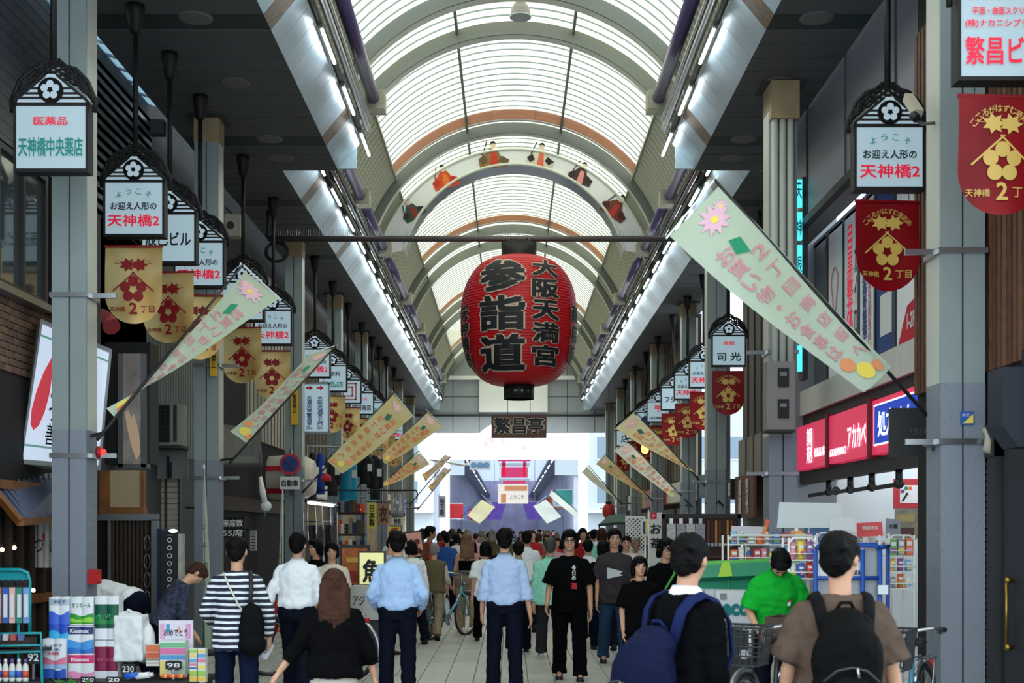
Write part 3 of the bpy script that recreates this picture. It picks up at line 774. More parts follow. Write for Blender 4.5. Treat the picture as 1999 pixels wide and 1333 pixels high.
def wrap(p, k):      # flat (arc length, height) onto the lantern skin
    z = p.z; r = lr(z); a = p.x/max(r, .55); rr = r+k-p.y
    return Vector((rr*math.sin(a), -rr*math.cos(a), z))
def lantern_text(body, x, z0, z1, w):
    nch = len(body)
    for k, bold, m, nm in ((.022, .085, M_cream_ink, 'lettering_outline'), (.030, .045, M_ink, 'brush_lettering')):
        e = MB()
        for i, ch in enumerate(body):
            zc = z0+(z1-z0)*(i+.5)/nch; hh = abs(z1-z0)/nch
            grow = 1.07 if bold > .05 else 1.0
            letters(e, ch, (x, 0, zc), w*.86*grow, hh*.90*grow, bold=bold)
        me = e.mesh('tmp', None); bm = bmesh.new(); bm.from_mesh(me); bmesh.ops.triangulate(bm, faces=bm.faces[:])
        for _ in range(3):
            ed = [q for q in bm.edges if q.calc_length() > .09]
            if ed: bmesh.ops.subdivide_edges(bm, edges=ed, cuts=1); bmesh.ops.triangulate(bm, faces=bm.faces[:])
        bm.verts.index_update()
        f = MB(); f.add([wrap(v.co, k) for v in bm.verts], [tuple(v.index for v in q.verts) for q in bm.faces], False); bm.free()
        f.build(nm, m, lt, False)
lantern_text('大阪天満宮', .47, 1.0, -.90, .60)
lantern_text('参詣道', -.31, 1.0, -1.0, .96)
lantern_text('天神橋筋', -1.16, .20, -.85, .36)
lantern_text('商店街', 1.20, .25, -.80, .34)
sb = thing('hanging_signboard', 'small brown wooden board with black lettering hung under the great lantern', 'sign', (lx.x, LY, lx.z-1.86))
M_board = mat('brown_wood_board', (92, 62, 48), .6, noise=.2, nscale=8)
MB().box(-.49, .49, -.03, .03, -.21, .21).build('board', M_board, sb, False)
for nm, m, bold, y in (('lettering_outline', M_cream_ink, .095, -.034), ('lettering', M_ink, .035, -.040)):
    e = MB(); letters(e, '繁昌亭', (0, y, .01), .88*(1.04 if bold > .05 else 1), .30*(1.05 if bold > .05 else 1), bold=bold); e.build(nm, m, sb, False)
e = MB(); [e.tube((x, 0, .2), (x, 0, .50), .006, n=5) for x in (-.2, .2)]; e.build('hanging_wire', M_black, sb, False)

# ---- board with doll pictures inside the vault
ry0, ry1 = 30.45, 31.3
bd = thing('picture_arch', 'white arched board with painted court dolls under the vault', 'signboard', (XC, ry0, EYE+6.0))
M_bd = mat('arch_board_white', (232, 232, 238), .5); M_bd_in = mat('arch_board_grey', (120, 126, 134), .35, .5)
def ring(ao, ri, ro, zi, zo, y, n=40):
    return [Vector((XC+ri*math.cos(PI-a), y, zi+ri*math.sin(PI-a))) for a in ao], [Vector((XC+ro*math.cos(PI-a), y, zo+ro*math.sin(PI-a))) for a in ao]
ao = [math.radians(14)+math.radians(152)*i/40 for i in range(41)]
ai, aoo = ring(ao, 2.70, 3.34, EYE+6.0, VZ, ry0)
b = MB(); b.add(ai+aoo, [(i, i+1, 41+i+1, 41+i) for i in range(40)], True); b.build('board_face', M_bd, bd)
b = MB(); ib = [p+Vector((0, ry1-ry0, 0)) for p in ai]; b.add(ai+ib, [(i, i+1, 41+i+1, 41+i) for i in range(40)], True); b.build('inner_lining', M_bd_in, bd)
b = MB(); b.path([p+Vector((0, -.02, 0)) for p in ai], .035, 6).path([p+Vector((0, -.02, 0)) for p in aoo], .03, 6); b.build('edge_moulding', M_rib, bd)
def doll(px, py, s, cols, lean):
    """A seated robed court doll, printed flat on the board."""
    c = P(px, py, ry0); c.y = ry0-.02; k = s
    def R2(x, z): ca, sa = math.cos(lean), math.sin(lean); return c+Vector((k*(x*ca-z*sa), 0, k*(x*sa+z*ca)))
    g = bpy.data.objects.new('doll_picture', None); COL.objects.link(g); g.parent = bd; g.location = c-worldloc(bd)
    def poly(pts, rgb, nm, dy=0.0):
        b = MB(); q = [R2(*p)+Vector((0, -dy, 0)) for p in pts]; b.add(q, [tuple(range(len(q)))]); b.build(nm, mat('doll_%d_%d_%d' % rgb, rgb, .7), g)
    poly([(-.5,-.4), (.55,-.4), (.62,-.1), (.3,.05), (.18,.32), (-.12,.34), (-.34,.1), (-.55,-.05)], cols[0], 'robe')
    poly([(-.1,-.38), (.2,-.38), (.14,.2), (-.05,.2)], cols[1], 'sash', .004)
    poly([(-.55,-.05), (-.34,.12), (-.2,-.1), (-.4,-.25)], cols[2], 'sleeve', .006)
    poly([(.62,-.12), (.34,.06), (.22,-.12), (.4,-.28)], cols[2], 'sleeve', .006)
    poly([(.03+.11*math.cos(a), .44+.13*math.sin(a)) for a in [2*PI*i/12 for i in range(12)]], (232, 205, 185), 'face', .004)
    poly([(-.09,.46), (-.06,.60), (.03,.64), (.12,.60), (.15,.46), (.10,.54), (-.03,.54)], (30, 24, 26), 'headdress', .008)
    poly([(-.42,.1), (-.38,.08), (-.18,.62), (-.22,.64)], cols[3], 'held_staff', .010)
doll(805, 412, .50, [(60,84,76), (150,60,44), (60,40,40), (40,30,34)], .55)
doll(868, 350, .56, [(214,74,34), (226,120,60), (190,52,30), (150,60,40)], .28)
doll(962, 308, .62, [(150,110,70), (196,60,40), (110,84,60), (60,40,36)], .05)
doll(1054, 308, .56, [(220,210,196), (226,110,80), (40,36,40), (30,26,30)], -.12)
doll(1133, 342, .52, [(72,50,48), (224,150,150), (56,40,44), (70,50,50)], -.32)
doll(1200, 406, .58, [(120,60,52), (190,60,56), (84,40,40), (60,40,44)], -.6)

# ---- dome lamp under the vault apex
dl = thing('dome_lamp', 'translucent dome lamp hanging under the vault apex', 'lamp', (XC+.09, 22.6, VZ+VR-.3))
dz = P(1013, 33, 22.6).z
MB().lathe([(.18, 0), (.185, .03), (.165, .14), (.11, .24), (.05, .30), (.03, .34)], (dl.location.x, 22.6, dz), 24).build('dome_shade', mat('smoked_acrylic', (150, 140, 128), .2, alpha=.8), dl)
MB().lathe([(.19, -.015), (.19, .015)], (dl.location.x, 22.6, dz), 24).build('dome_rim', M_chrome, dl)
MB().tube((dl.location.x, 22.6, dz+.3), (dl.location.x, 22.6, VZ+VR+.02), .02).build('drop_rod', M_dark, dl)
# ---- recessed ceiling lights in the soffits
M_disc = mat('ceiling_light_lens', (112, 110, 108), .5)
k = 0
for s, xs_ in ((-1, (-3.5,)), (1, (3.42,))):
    for j, Y in enumerate((12.1, 14.25, 16.3, 18.65, 19.6, 24.5)):
        X = xs_[0] if Y < 20.3 else s*4.2
        t = thing('ceiling_light', '%s round recessed ceiling light in the %s soffit' % (nth[j], SIDE[s]), 'lamp', (X, Y, SOF-.004), 0, 'recessed soffit lights')
        MB().lathe([(.15, -.006), (.19, -.006), (.20, .02), (.15, .02)], n=24).build('trim_ring', mat('light_trim_grey', (96, 96, 96), .5), t, False)
        MB().lathe([(.15, -.003), (.15, .02)], n=24).build('lens', M_disc, t, False)
# ================================================================ crossing and the next arcade
M_glow = mat('portal_glow_white', (250, 252, 255), .4, emit=1.6)
M_glow_soft = mat('portal_picture_tint', (235, 226, 232), .4, emit=.9)
def PX(x, Y): return (x-CX)/F*Y
def PZ(y, Y): return EYE-(y-CY)/F*Y
Y0 = 59.4
pt = thing('portal_sign', 'glowing white portal sign with a domed top across the arcade end', 'sign', (0, Y0, 0))
MB().box(PX(835, Y0), PX(1150, Y0), Y0, Y0+.5, PZ(896, Y0), PZ(845, Y0)).build('lintel_box', M_glow, pt)
b = MB(); c = Vector((PX(990, Y0), Y0-.12, PZ(893, Y0))); rr = 72/F*Y0
b.prism([c+Vector((rr*math.cos(PI*i/24), 0, rr*.98*math.sin(PI*i/24))) for i in range(25)], (0, .5, 0)); b.build('dome_box', M_glow, pt)
b = MB(); 
for i in range(5): disc(b, c+Vector((rr*(.62 if i < 3 else -.5)+.12*math.cos(i*1.3), -.01, rr*(.55+.08*(i % 3))-.3*(i > 2))), .10+.02*i, n=10)
b.build('blossom_print', mat('blossom_tint', (236, 206, 220), .5, emit=1.0), pt)
for ch, dx, dz in (('か', -.55, .72), ('し', -.1, .75), ('神', .75, .42)): e = MB(); letters(e, ch, c+Vector((dx, -.01, dz)), .3, .3); e.build('faint_lettering', mat('faint_print', (196, 190, 196), .6, emit=.5), pt)
for x, nm in ((868, 'left'), (1139, 'right')):
    MB().box(PX(x-9, Y0), PX(x+9, Y0), Y0+.05, Y0+.45, 0, PZ(896, Y0)).build('portal_column', M_glow, pt)  # columns made to glow in place of daylight on white paint
MB().tube((PX(838, Y0), Y0+.1, PZ(896, Y0)), (PX(905, Y0), Y0+.1, PZ(908, Y0)), .06).build('brace', M_white, pt)
# crossing road
struct('road', MB().box(-60, 60, 61.5, 77.5, -.13, -.02), mat('asphalt_grey', (150, 152, 154), .85, noise=.08), 'grey crossing road between the two arcades')
struct('floor_far', MB().box(-8, 8, 77.5, 230, -.12, -.01), mat('far_paving', (176, 176, 176), .6), 'paved floor of the next arcade')
tl = thing('traffic_light', 'horizontal white traffic light with three lenses over the crossing', 'traffic light', (PX(937, 64), 64, 0))
MB().tube((PX(868, 64), 64.1, 0), (PX(868, 64), 64.1, PZ(900, 64)), .09).build('post', M_white, tl)
MB().tube((PX(868, 64), 64.1, PZ(906, 64)), (PX(925, 64), 64.1, PZ(906, 64)), .05).build('arm', M_white, tl)
MB().box(PX(917, 64), PX(958, 64), 63.9, 64.2, PZ(917, 64), PZ(899, 64)).build('housing', M_white, tl)
M_lens = mat('signal_lens', (96, 140, 176), .3)
for x in (924.5, 937.5, 950): MB().lathe([(.14, -.12), (.15, 0)], (PX(x, 64), 63.9, PZ(908, 64)), 16, 1).build('lens', M_lens, tl)
# buildings at the crossing corners
M_bld = [mat('far_render_%d' % i, c, .8, noise=.05) for i, c in enumerate([(214,218,222), (190,196,202), (204,200,192)])]
for i, (x0, x1, y0, y1, h, m, lab) in enumerate([(-15.5, -4.6, 77.6, 92, 9, 0, 'pale corner building across the road on the gold banner side'), (4.6, 15, 77.6, 92, 9.5, 1, 'grey corner building across the road on the red banner side')]):
    t = thing('corner_building', lab, 'building', ((x0+x1)/2, y0, 0))
    MB().box(x0, x1, y0, y1, 0, h).build('wall', M_bld[m], t)
    for j in range(4):
        for k in range(2):
            xa = x0+.6+j*2.6; za = 3.2+k*2.7; f = MB().box(xa, xa+1.6, y0-.05, y0, za, za+1.5).build('window', M_white, t)
            MB().box(xa+.08, xa+1.52, y0-.07, y0-.05, za+.08, za+1.42).build('pane', mat('far_glass', (120, 140, 156), .15), f)
    MB().box(x0, x1, y0-.7, y0, 2.7, 2.85).build('canopy', M_white, t)
# the next arcade: side fronts, ceiling, lights
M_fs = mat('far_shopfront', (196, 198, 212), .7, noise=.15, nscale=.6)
for s, nm in ((-1, 'left'), (1, 'right')):
    struct('wall_far_'+nm, MB().box(min(s*3.9, s*4.6), max(s*3.9, s*4.6), 78, 230, 0, 9), M_fs, 'shop fronts of the next arcade, %s' % nm)
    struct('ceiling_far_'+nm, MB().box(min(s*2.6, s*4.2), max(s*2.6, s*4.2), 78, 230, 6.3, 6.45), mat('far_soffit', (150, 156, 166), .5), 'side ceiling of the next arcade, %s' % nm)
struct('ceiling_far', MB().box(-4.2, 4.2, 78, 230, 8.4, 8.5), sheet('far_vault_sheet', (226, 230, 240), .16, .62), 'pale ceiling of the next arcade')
gb = struct('wall_far_gable', MB().box(-4.6, -2.75, 77.8, 78, 5.0, 9).box(2.75, 4.6, 77.8, 78, 5.0, 9), mat('far_gable', (176, 182, 188), .6), 'gable of the next arcade')
b = MB(); n = 20
pts = [Vector((2.75*math.cos(PI*i/n), 77.8, 6.0+2.0*math.sin(PI*i/n))) for i in range(n+1)]
b.prism(pts+[Vector((-2.75, 77.8, 9)), Vector((2.75, 77.8, 9))], (0, .2, 0)).build('arched_gable', mat('far_gable', (0,0,0)), gb)
MB().path([p+Vector((0, -.1, 0)) for p in pts], .09, 6).build('arch_trim', M_white, gb)
struct('wall_far_end', MB().box(-4.6, 4.6, 176, 176.5, 0, 9), mat('far_end_haze_lavender', (226, 214, 236), .7, noise=.15, nscale=.8), 'added end wall of the next arcade, painted as lavender haze')  # added to close the open end; haze put into the wall colour
for j in range(9):
    for s in (-1, 1):
        t = thing('tube_lamp', '%s ceiling lamp strip of the next arcade on the %s side' % (nth[min(j, 7)] if j < 8 else 'last', SIDE[s]), 'lamp', (s*2.8, 82+j*8, 6.24), 0, 'lamp strips of the next arcade')
        MB().box(-.06, .06, 0, 4.5, .0, .06).build('housing', M_chrome, t, False); MB().tube((0, .1, -.03), (0, 4.4, -.03), .04, n=6).build('light_tube', mat('far_tube', (235, 245, 255), .4, emit=3), t, False)
# coloured shop boxes along the next arcade
cols = [('crimson', (190, 40, 50)), ('orange', (224, 130, 60)), ('white', (230, 232, 236)), ('teal', (60, 140, 130)), ('yellow', (226, 196, 90)), ('violet', (150, 110, 200)), ('pink', (226, 130, 170)), ('sky blue', (110, 160, 220))]
k = 0
for j in range(10):
    for s in (-1, 1):
        nmc, c = cols[(k*3+j) % 8]; Y = 80+j*6.5; z = 2.4+1.7*((j*7+k) % 3)/2
        t = thing('projecting_sign', '%s projecting shop sign in the next arcade, %s down the %s side' % (nmc, ords[j], SIDE[s]), 'sign', (s*3.4, Y, z), 0, 'projecting signs of the next arcade')
        MB().box(-.5, .5, -.1, .1, 0, .9).build('sign_box', mat('far_'+nmc.replace(' ', '_'), c, .6, emit=.15), t, False)
        MB().box(-.5, .5, -.11, .11, .9, .95).box(-.5, .5, -.11, .11, -.05, 0).build('sign_frame', M_white, t, False)
        MB().bar((s*.5, 0, .45), (s*1.0, 0, .45), .05).build('bracket', M_dark, t, False)
        k += 1
# red shrine gate display, notice board, purple drapes, two flags
Yt = 84
tg = thing('shrine_gate_display', 'pink red shrine gate shaped display hanging in the next arcade', 'display', (PX(1004, Yt), Yt, PZ(945, Yt)))
M_tor = mat('torii_pink_red', (222, 60, 110), .5, emit=.35)
def tb(x0, x1, y0, y1, nm, m=M_tor): MB().box(PX(x0, Yt), PX(x1, Yt), Yt-.2, Yt+.2, PZ(y1, Yt), PZ(y0, Yt)).build(nm, m, tg)
tb(985, 986, 830, 894, 'hanger', M_white); tb(1022, 1023, 830, 894, 'hanger', M_white); tb(972, 1036, 894, 900, 'top_lintel'); tb(975, 1033, 904, 910, 'lower_lintel', M_white); tb(980, 987, 900, 930, 'post'); tb(1021, 1028, 900, 930, 'post'); tb(978, 1030, 912, 932, 'plaque'); tb(974, 1034, 934, 938, 'base_beam', M_white); tb(982, 1027, 938, 944, 'skirt')
nb = thing('notice_board', 'white and orange notice board below the shrine gate display', 'board', (PX(1002, 82), 82, PZ(984, 82)))
MB().box(PX(972, 82), PX(1031, 82), 81.95, 82.05, PZ(983, 82), PZ(945, 82)).build('board', mat('notice_cream', (236, 222, 206), .6, emit=.25), nb)
MB().box(PX(985, 82), PX(1029, 82), 81.93, 81.95, PZ(958, 82), PZ(948, 82)).build('orange_heading', M_or_ink, nb)
MB().box(PX(978, 82), PX(988, 82), 81.93, 81.95, PZ(981, 82), PZ(964, 82)).build('orange_strip', M_or_ink, nb)
[MB().tube((PX(x, 82), 82, PZ(945, 82)), (PX(x, 82), 82, 8.4), .02, n=5).build('hanger', M_white, nb) for x in (976, 1027)]
e = MB(); letters(e, 'ようこそ', (PX(1009, 82), 81.93, PZ(970, 82)), .9, .25); e.build('lettering', M_ink, nb)
for s, x0, x1, x2, lab in ((-1, 950, 978, 965, 'violet drape hanging on the gold banner side of the notice board'), (1, 1058, 1030, 1044, 'violet drape hanging on the red banner side of the notice board')):
    t = thing('drape', lab, 'drape', (PX(x0, 88), 88, 0))
    MB().grid(lambda a, b: Vector((PX(x0+(x1-x0)*b, 88), 88+.15*math.sin(b*20), PZ(1014-(34-12*b if False else 34)*a-0*b+(b*0), 88)+(.0)))+Vector((s*(-.35)*a, 0, 0)), 8, 14).build('cloth', cloth('violet_cloth_'+SIDE[s], (178, 140, 236), .7, .45), t)
    MB().tube((PX(x0, 88), 88, PZ(979, 88)), (PX(x1, 88)-s*.3, 88, PZ(979, 88)), .03).build('rail', M_white, t); MB().tube((PX(x2, 88), 88, PZ(979, 88)), (PX(x2, 88), 88, 8.4), .02, n=5).build('hanger', M_white, t)
flag('cream rectangular flag at the mouth of the next arcade, gold banner side', fp(900, 1010, 78.5), fp(942, 966, 78.6), fp(940, 975, 78.6), fp(912, 1006, 78.5), fp(936, 1022, 78.5), fp(966, 990, 78.6), M_flag_y, M_or_ink, False)
flag('cream rectangular flag at the mouth of the next arcade, red banner side', fp(1100, 1012, 78.5), fp(1066, 968, 78.6), fp(1066, 975, 78.6), fp(1096, 1008, 78.5), fp(1068, 1022, 78.5), fp(1042, 988, 78.6), M_flag_w, M_or_ink, False)
flag('long white streaming flag at the crossing corner', fp(1140, 1010, 63.5), fp(1080, 955, 63), fp(1076, 957, 63), fp(1130, 1000, 63.4), fp(1122, 1008, 63.4), fp(1072, 966, 63), M_flag_w, M_or_ink, False)
# ================================================================ shop fronts on both sides
def FX(x, X): return X*F/(x-CX)                       # depth at which the plane X is seen at column x
def FP(x, y, X): Y = FX(x, X); return Vector((X, Y, EYE-(y-CY)/F*Y))
M_tilewall = mat('dark_wall_tile', (70, 76, 84), .35, noise=.25, nscale=3)
M_brick_m = [mat('brown_brick_%d' % i, c, .8, noise=.2, nscale=12) for i, c in enumerate([(104, 78, 62), (92, 70, 58), (116, 88, 70)])]
M_mortar = mat('mortar_dark', (44, 42, 40), .9)
M_alu = mat('window_bronze_frame', (58, 56, 54), .4, .5)
M_glass = mat('reflecting_glass', (70, 80, 84), .06, .0, spec=.9)
M_wood = mat('stained_wood', (126, 78, 38), .5, noise=.3, nscale=5)
M_wood_d = mat('dark_wood', (56, 40, 30), .6, noise=.3, nscale=6)
M_dim = mat('dark_interior', (30, 28, 28), .9)
M_grey = mat('grey_render', (120, 122, 122), .8, noise=.1, nscale=2)
M_grey_d = mat('dark_grey_render', (74, 76, 78), .8, noise=.1, nscale=2)
M_beige = mat('beige_render', (176, 168, 152), .8, noise=.06)
M_shut = mat('shutter_grey', (150, 148, 142), .45, .4)
M_steel = mat('brushed_steel', (140, 144, 148), .35, .8)
XF = -4.95
# ---------------- left building A: tiled wall, windows, brick band
wa = struct('wall_left', MB().box(XF-2.5, XF-.03, 8, 17.75, 0, 7.32), M_mortar, 'tiled and brick front of the nearest building behind the tissue stall')
z = 5.46; k = 0
while z < 7.28:
    MB().box(XF-.03, XF+.004*(k % 2), 8, 17.7, z, z+.0615).build('tile_course', M_tilewall, wa); z += .064; k += 1
bm_ = [MB().box(-.03, .0, 0, .205, 0, .062).mesh('brick', m) for m in M_brick_m]
for r in range(11):
    for c in range(16):
        put('brick', bm_[RND.choice((0, 1, 2))], wa, (XF+RND.uniform(0, .006), 11.9+c*.215+(r % 2)*.1, 3.22+r*.072))
MB().box(XF-.03, XF, 8, 11.88, 3.2, 4.0).box(XF-.03, XF, 15.5, 17.7, 3.2, 5.45).build('plain_brick_field', M_brick_m[1], wa)
def window(n, X, y0, y1, z0, z1, panes, face=1, sills=True):
    """Window in a side wall; face +1 looks towards +X."""
    w = struct('window_%d' % n, MB().box(min(X, X-face*.05), max(X, X-face*.05), y0, y1, z0, z1), M_glass, 'window with dark metal frame above the shops')
    fr = MB(); f = .06
    a, b = (X, X+face*.05) if face > 0 else (X+face*.05, X)
    MB().box(a, b, y0, y1, z0, z0+f).build('frame_rail', M_alu, w); MB().box(a, b, y0, y1, z1-f, z1).build('frame_rail', M_alu, w)
    for i in range(panes+1):
        yy = y0+(y1-y0-f)*i/panes; MB().box(a, b, yy, yy+f, z0+f, z1-f).build('mullion', M_alu, w)
    if sills: MB().box(min(X, X+face*.12), max(X, X+face*.12), y0-.1, y1+.1, z0-.07, z0).build('window_sill', M_steel, w)
    return w
window(1, XF+.0, 11.0, 13.6, 4.02, 5.40, 4)
window(2, XF+.0, 13.7, 14.9, 4.02, 5.40, 2)
# translucent canopy sheets in the gap behind the first soffit
ub = struct('ceiling_gap_canopy', MB().bar((-4.8, 9, 7.46), (-4.8, 17.6, 7.46), .05).bar((-7.4, 9, 8.3), (-7.4, 17.6, 8.3), .05), M_steel, 'pale daylight canopy in the gap beside the side ceiling')
M_canopy = sheet('canopy_sheet_blue', (150, 182, 198), .12, .7)
for i in range(18):
    y = 9.1+i*.47; MB().add([(-4.8, y, 7.44), (-7.4, y, 8.28), (-7.4, y+.45, 8.28), (-4.8, y+.45, 7.44)], [(0,1,2,3)]).build('canopy_sheet', M_canopy, ub); MB().bar((-4.8, y-.01, 7.44), (-7.4, y-.01, 8.28), .03, .05).build('canopy_bar', M_steel, ub)
struct('trim_ledge', MB().box(-7.4, -4.76, 17.6, 17.75, 7.1, 7.3), M_dark)
# lit slanting box sign of the snack shop
Ys = 13.1
q = [P(80, 622, Ys), P(38, 905, Ys), P(196, 918, Ys), P(219, 682, Ys)]
ls = thing('lit_box_sign', 'white backlit slanting box sign with a red drop and brush lettering behind the nearest pillar', 'sign', (q[1].x, Ys, q[1].z))
MB().prism(q, (-.25, .5, 0)).build('sign_box', mat('sign_casing_grey', (150, 152, 152), .5), ls)
cq = sum(q, Vector())/4
inner = [cq+(p-cq)*.93+Vector((0, -.012, 0)) for p in q]
MB().prism(inner, (0, .01, 0)).build('lit_face', mat('backlit_blueish', (190, 200, 215), .4, emit=.6, emit_rgb=(216, 230, 252)), ls)
def onq(u, v, k=.018): return (q[0]*(1-u)+q[3]*u)*(1-v)+(q[1]*(1-u)+q[2]*u)*v+Vector((0, -k, 0))
b = MB(); dp = [(u-.11, v) for u, v in ((.34,.22), (.37,.32), (.37,.48), (.34,.62), (.29,.72), (.23,.76), (.18,.72), (.17,.62), (.20,.48), (.26,.34))]
b.add([onq(*p) for p in dp], [tuple(range(10))]); b.build('red_drop', mat('red_drop_print', (226, 70, 84), .5, emit=.35), ls)
e = MB(); letters(e, 'みつ善', (.345, .62, 0), .14, .46, ex=(1,0,0), ey=(0,-1,0), vertical=True, bold=.01); e.v = [onq(p.x, p.y) for p in e.v]; e.build('brush_lettering', M_ink, ls)
for v in (.1, .86):
    b = MB(); b.add([onq(.03, v), onq(.97, v), onq(.97, v+.015), onq(.03, v+.015)], [(0,1,2,3)]); b.build('green_line', mat('green_line_print', (120, 170, 150), .5, emit=.3), ls)
# awning, short curtain and dark wooden shop front below
aw = thing('awning', 'blue grey standing seam metal awning over the dark wooden shop front', 'awning', (-4.6, 12.6, 2.1))
M_awn = mat('awning_bluegrey', (86, 96, 120), .45, .3, noise=.1)
aA, aB, aC, aD = P(-40, 918, 12.4), P(130, 925, 14.2), P(130, 1008, 13.6), P(40, 1012, 11.9)
def onaw(u, v): return (aA*(1-u)+aB*u)*(1-v)+(aD*(1-u)+aC*u)*v
MB().prism([aA, aB, aC, aD], (0, .02, -.03)).build('roof_sheet', M_awn, aw)
for i in range(15):
    u = (i+.5)/15; MB().bar(onaw(u, 0), onaw(u, 1), .014, .014).build('seam', M_awn, aw)
MB().bar(aD+Vector((0, 0, -.03)), aC+Vector((0, 0, -.03)), .05, .07).build('eaves_board', M_wood, aw)
MB().bar(aA+Vector((0, 0, -.03)), aD+Vector((0, 0, -.04)), .05, .07).build('barge_board', M_wood, aw)
nr = thing('noren_curtain', 'short white split curtain with red drop marks under the metal awning', 'curtain', P(80, 1110, 13.3))
def nor(u, v, k=0): p = P(47+73*u, 1022+86*v, 13.3); return p+Vector((0, .02*math.sin(u*40)-k, 0))
for a0, a1 in ((0, .33), (.345, .66), (.675, 1)):
    MB().grid(lambda a, b: nor(a0+(a1-a0)*b, a), 5, 8).build('cloth_panel', cloth('noren_white', (206, 204, 200), .8, .2) if 'noren_white' not in MATS else MATS['noren_white'], nr)
for u, v, s_ in ((.09, .35, 1.0), (.57, .3, .6)):
    b = MB(); disc(b, nor(u, v, .04), .04*s_, (.5, 0, 0), (0, 0, 1.9), 10); b.build('red_drop', M_red_ink, nr)
e = MB(); [letters(e, c, nor(u, .5, .04), .09, .13) for c, u in (('み', .26), ('つ', .45), ('善', .80))]; e.build('lettering', M_ink, nr)
MB().tube(nor(-.05, -.05), nor(1.05, -.05), .015).build('rod', M_wood_d, nr)
fa = struct('wall_left_shop', MB().box(XF-.3, XF-.02, 8, 15.2, 0, 3.2), M_dim, 'dark wooden front of the snack shop')
for i in range(14):
    y = 10.8+i*.30; MB().box(XF-.02, XF+.04, y, y+.05, 0, 2.1).build('lattice_post', M_wood_d, fa)
for z in (.9, 2.05): MB().box(XF-.02, XF+.07, 10.5, 15.1, z, z+.09).build('lattice_rail', M_wood, fa)
for i, (x, y) in enumerate(((4, 1073), (28, 1069), (65, 1152), (50, 1203))):
    c = FP(x, y, XF+.12); t = thing('shop_bulb', '%s small warm bulb glowing in the dark wooden shop front' % ords[i], 'lamp', c, 0, 'warm bulbs in the wooden shop')
    MB().ell((0,0,0), .022, 8, 6).build('bulb', mat('warm_bulb', (255, 210, 140), .4, emit=6), t, False); MB().tube((0,0,.02), (0,0,.06), .01, n=6).build('holder', M_black, t, False); MB().tube((0,0,.03), (-.1,0,.03), .006, n=5).build('arm', M_black, t, False)
# ---------------- left building B: black sign, poster, air conditioner, shutter
wb = struct('wall_left_middle', MB().box(XF-.4, XF, 15.3, 21.2, 0, 7.6), M_grey_d, 'dark grey front between first and second pillars')
for i in range(20):
    y = 17.4+i*.14; MB().box(XF, XF+.02, y, y+.07, 2.75, 5.3).build('corrugated_strip', M_grey, wb)
MB().box(XF, XF+.012, 17.4, 20.2, 2.75, 5.3).build('corrugated_backing', M_grey, wb)
Yp = 15.6
def rect(x0, x1, y0, y1, Y, d=.05): return MB().box(PX(x0, Y), PX(x1, Y), Y, Y+d, PZ(y1, Y), PZ(y0, Y))
bs = thing('black_sign_box', 'tall black sign box with a picture of hands beside the nearest pillar', 'sign', (PX(230, Yp), Yp, PZ(915, Yp)))
rect(192, 292, 668, 905, Yp+.06, .4).build('casing', M_black, bs)
rect(230, 240, 690, 912, Yp, .06).build('frame_side', M_steel, bs); rect(275, 285, 690, 912, Yp, .06).build('frame_side', M_steel, bs); rect(230, 290, 905, 914, Yp, .08).build('frame_bottom', M_steel, bs)
rect(240, 275, 690, 905, Yp+.01, .05).build('picture', mat('sepia_picture', (140, 132, 128), .4, noise=.4, nscale=4, emit=.12), bs)
b = MB(); b.add([P(x, y, Yp+.004) for x, y in ((244, 805), (250, 800), (256, 815), (262, 808), (268, 830), (272, 850), (274, 885), (266, 898), (256, 870), (248, 835))], [tuple(range(10))]); b.build('pictured_hands', mat('hand_tone', (210, 178, 150), .5, emit=.15), bs)
wp = thing('wood_panel_case', 'wood framed beige panel case under the black picture sign', 'panel', (PX(236, 15.4), 15.4, PZ(1003, 15.4)))
rect(194, 213, 918, 1003, 15.4, .1).build('frame_side', M_wood, wp); rect(275, 281, 918, 1003, 15.4, .1).build('frame_side', M_wood, wp)
rect(212, 276, 918, 992, 15.44, .08).build('beige_panel', mat('beige_paper', (170, 148, 120), .7), wp); rect(212, 282, 990, 1003, 15.38, .12).build('bottom_rail', M_wood, wp)
gf = thing('steel_door_frame', 'grey steel frame with dark glass under the wood framed panel', 'door frame', (PX(250, 15.2), 15.2, 0))
rect(188, 306, 1003, 1016, 15.2, .12).build('head', M_steel, gf); rect(295, 306, 1014, 1300, 15.2, .12).build('jamb', M_steel, gf); rect(210, 216, 1014, 1300, 15.22, .1).build('mullion', M_steel, gf)
rect(190, 296, 1014, 1300, 15.3, .03).build('dark_glass', mat('dark_glass', (34, 28, 24), .1, spec=.8), gf)
for i in range(9): rect(219+i*8, 223+i*8, 1016, 1300, 15.26, .03).build('wood_slat', M_wood_d, gf)
b = MB(); 
for i in range(4): b.path([P(287+6*math.cos(a), 1060+36*i+15*math.sin(a), 15.24) for a in [2*PI*j/10 for j in range(10)]], .006, 4, closed=True)
b.build('ring_lettering', M_steel, gf)
ac = thing('air_conditioner', 'wall mounted outdoor air conditioner unit above the slatted shutter', 'air conditioner', (PX(322, 17.6), 17.6, PZ(872, 17.6)))
rect(300, 348, 786, 868, 17.6, .5).build('casing', M_shut, ac)
for i in range(9): rect(303, 330, 792+i*8, 793.5+i*8, 17.57, .03).build('grille_bar', M_dark, ac)
for i in range(4): rect(303+i*9, 304+i*9, 792, 862, 17.57, .03).build('grille_bar', M_dark, ac)
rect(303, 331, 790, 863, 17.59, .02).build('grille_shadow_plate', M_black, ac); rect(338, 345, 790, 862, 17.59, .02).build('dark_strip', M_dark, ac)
rect(294, 352, 868, 874, 17.55, .5).build('shelf_bracket', M_dark, ac)
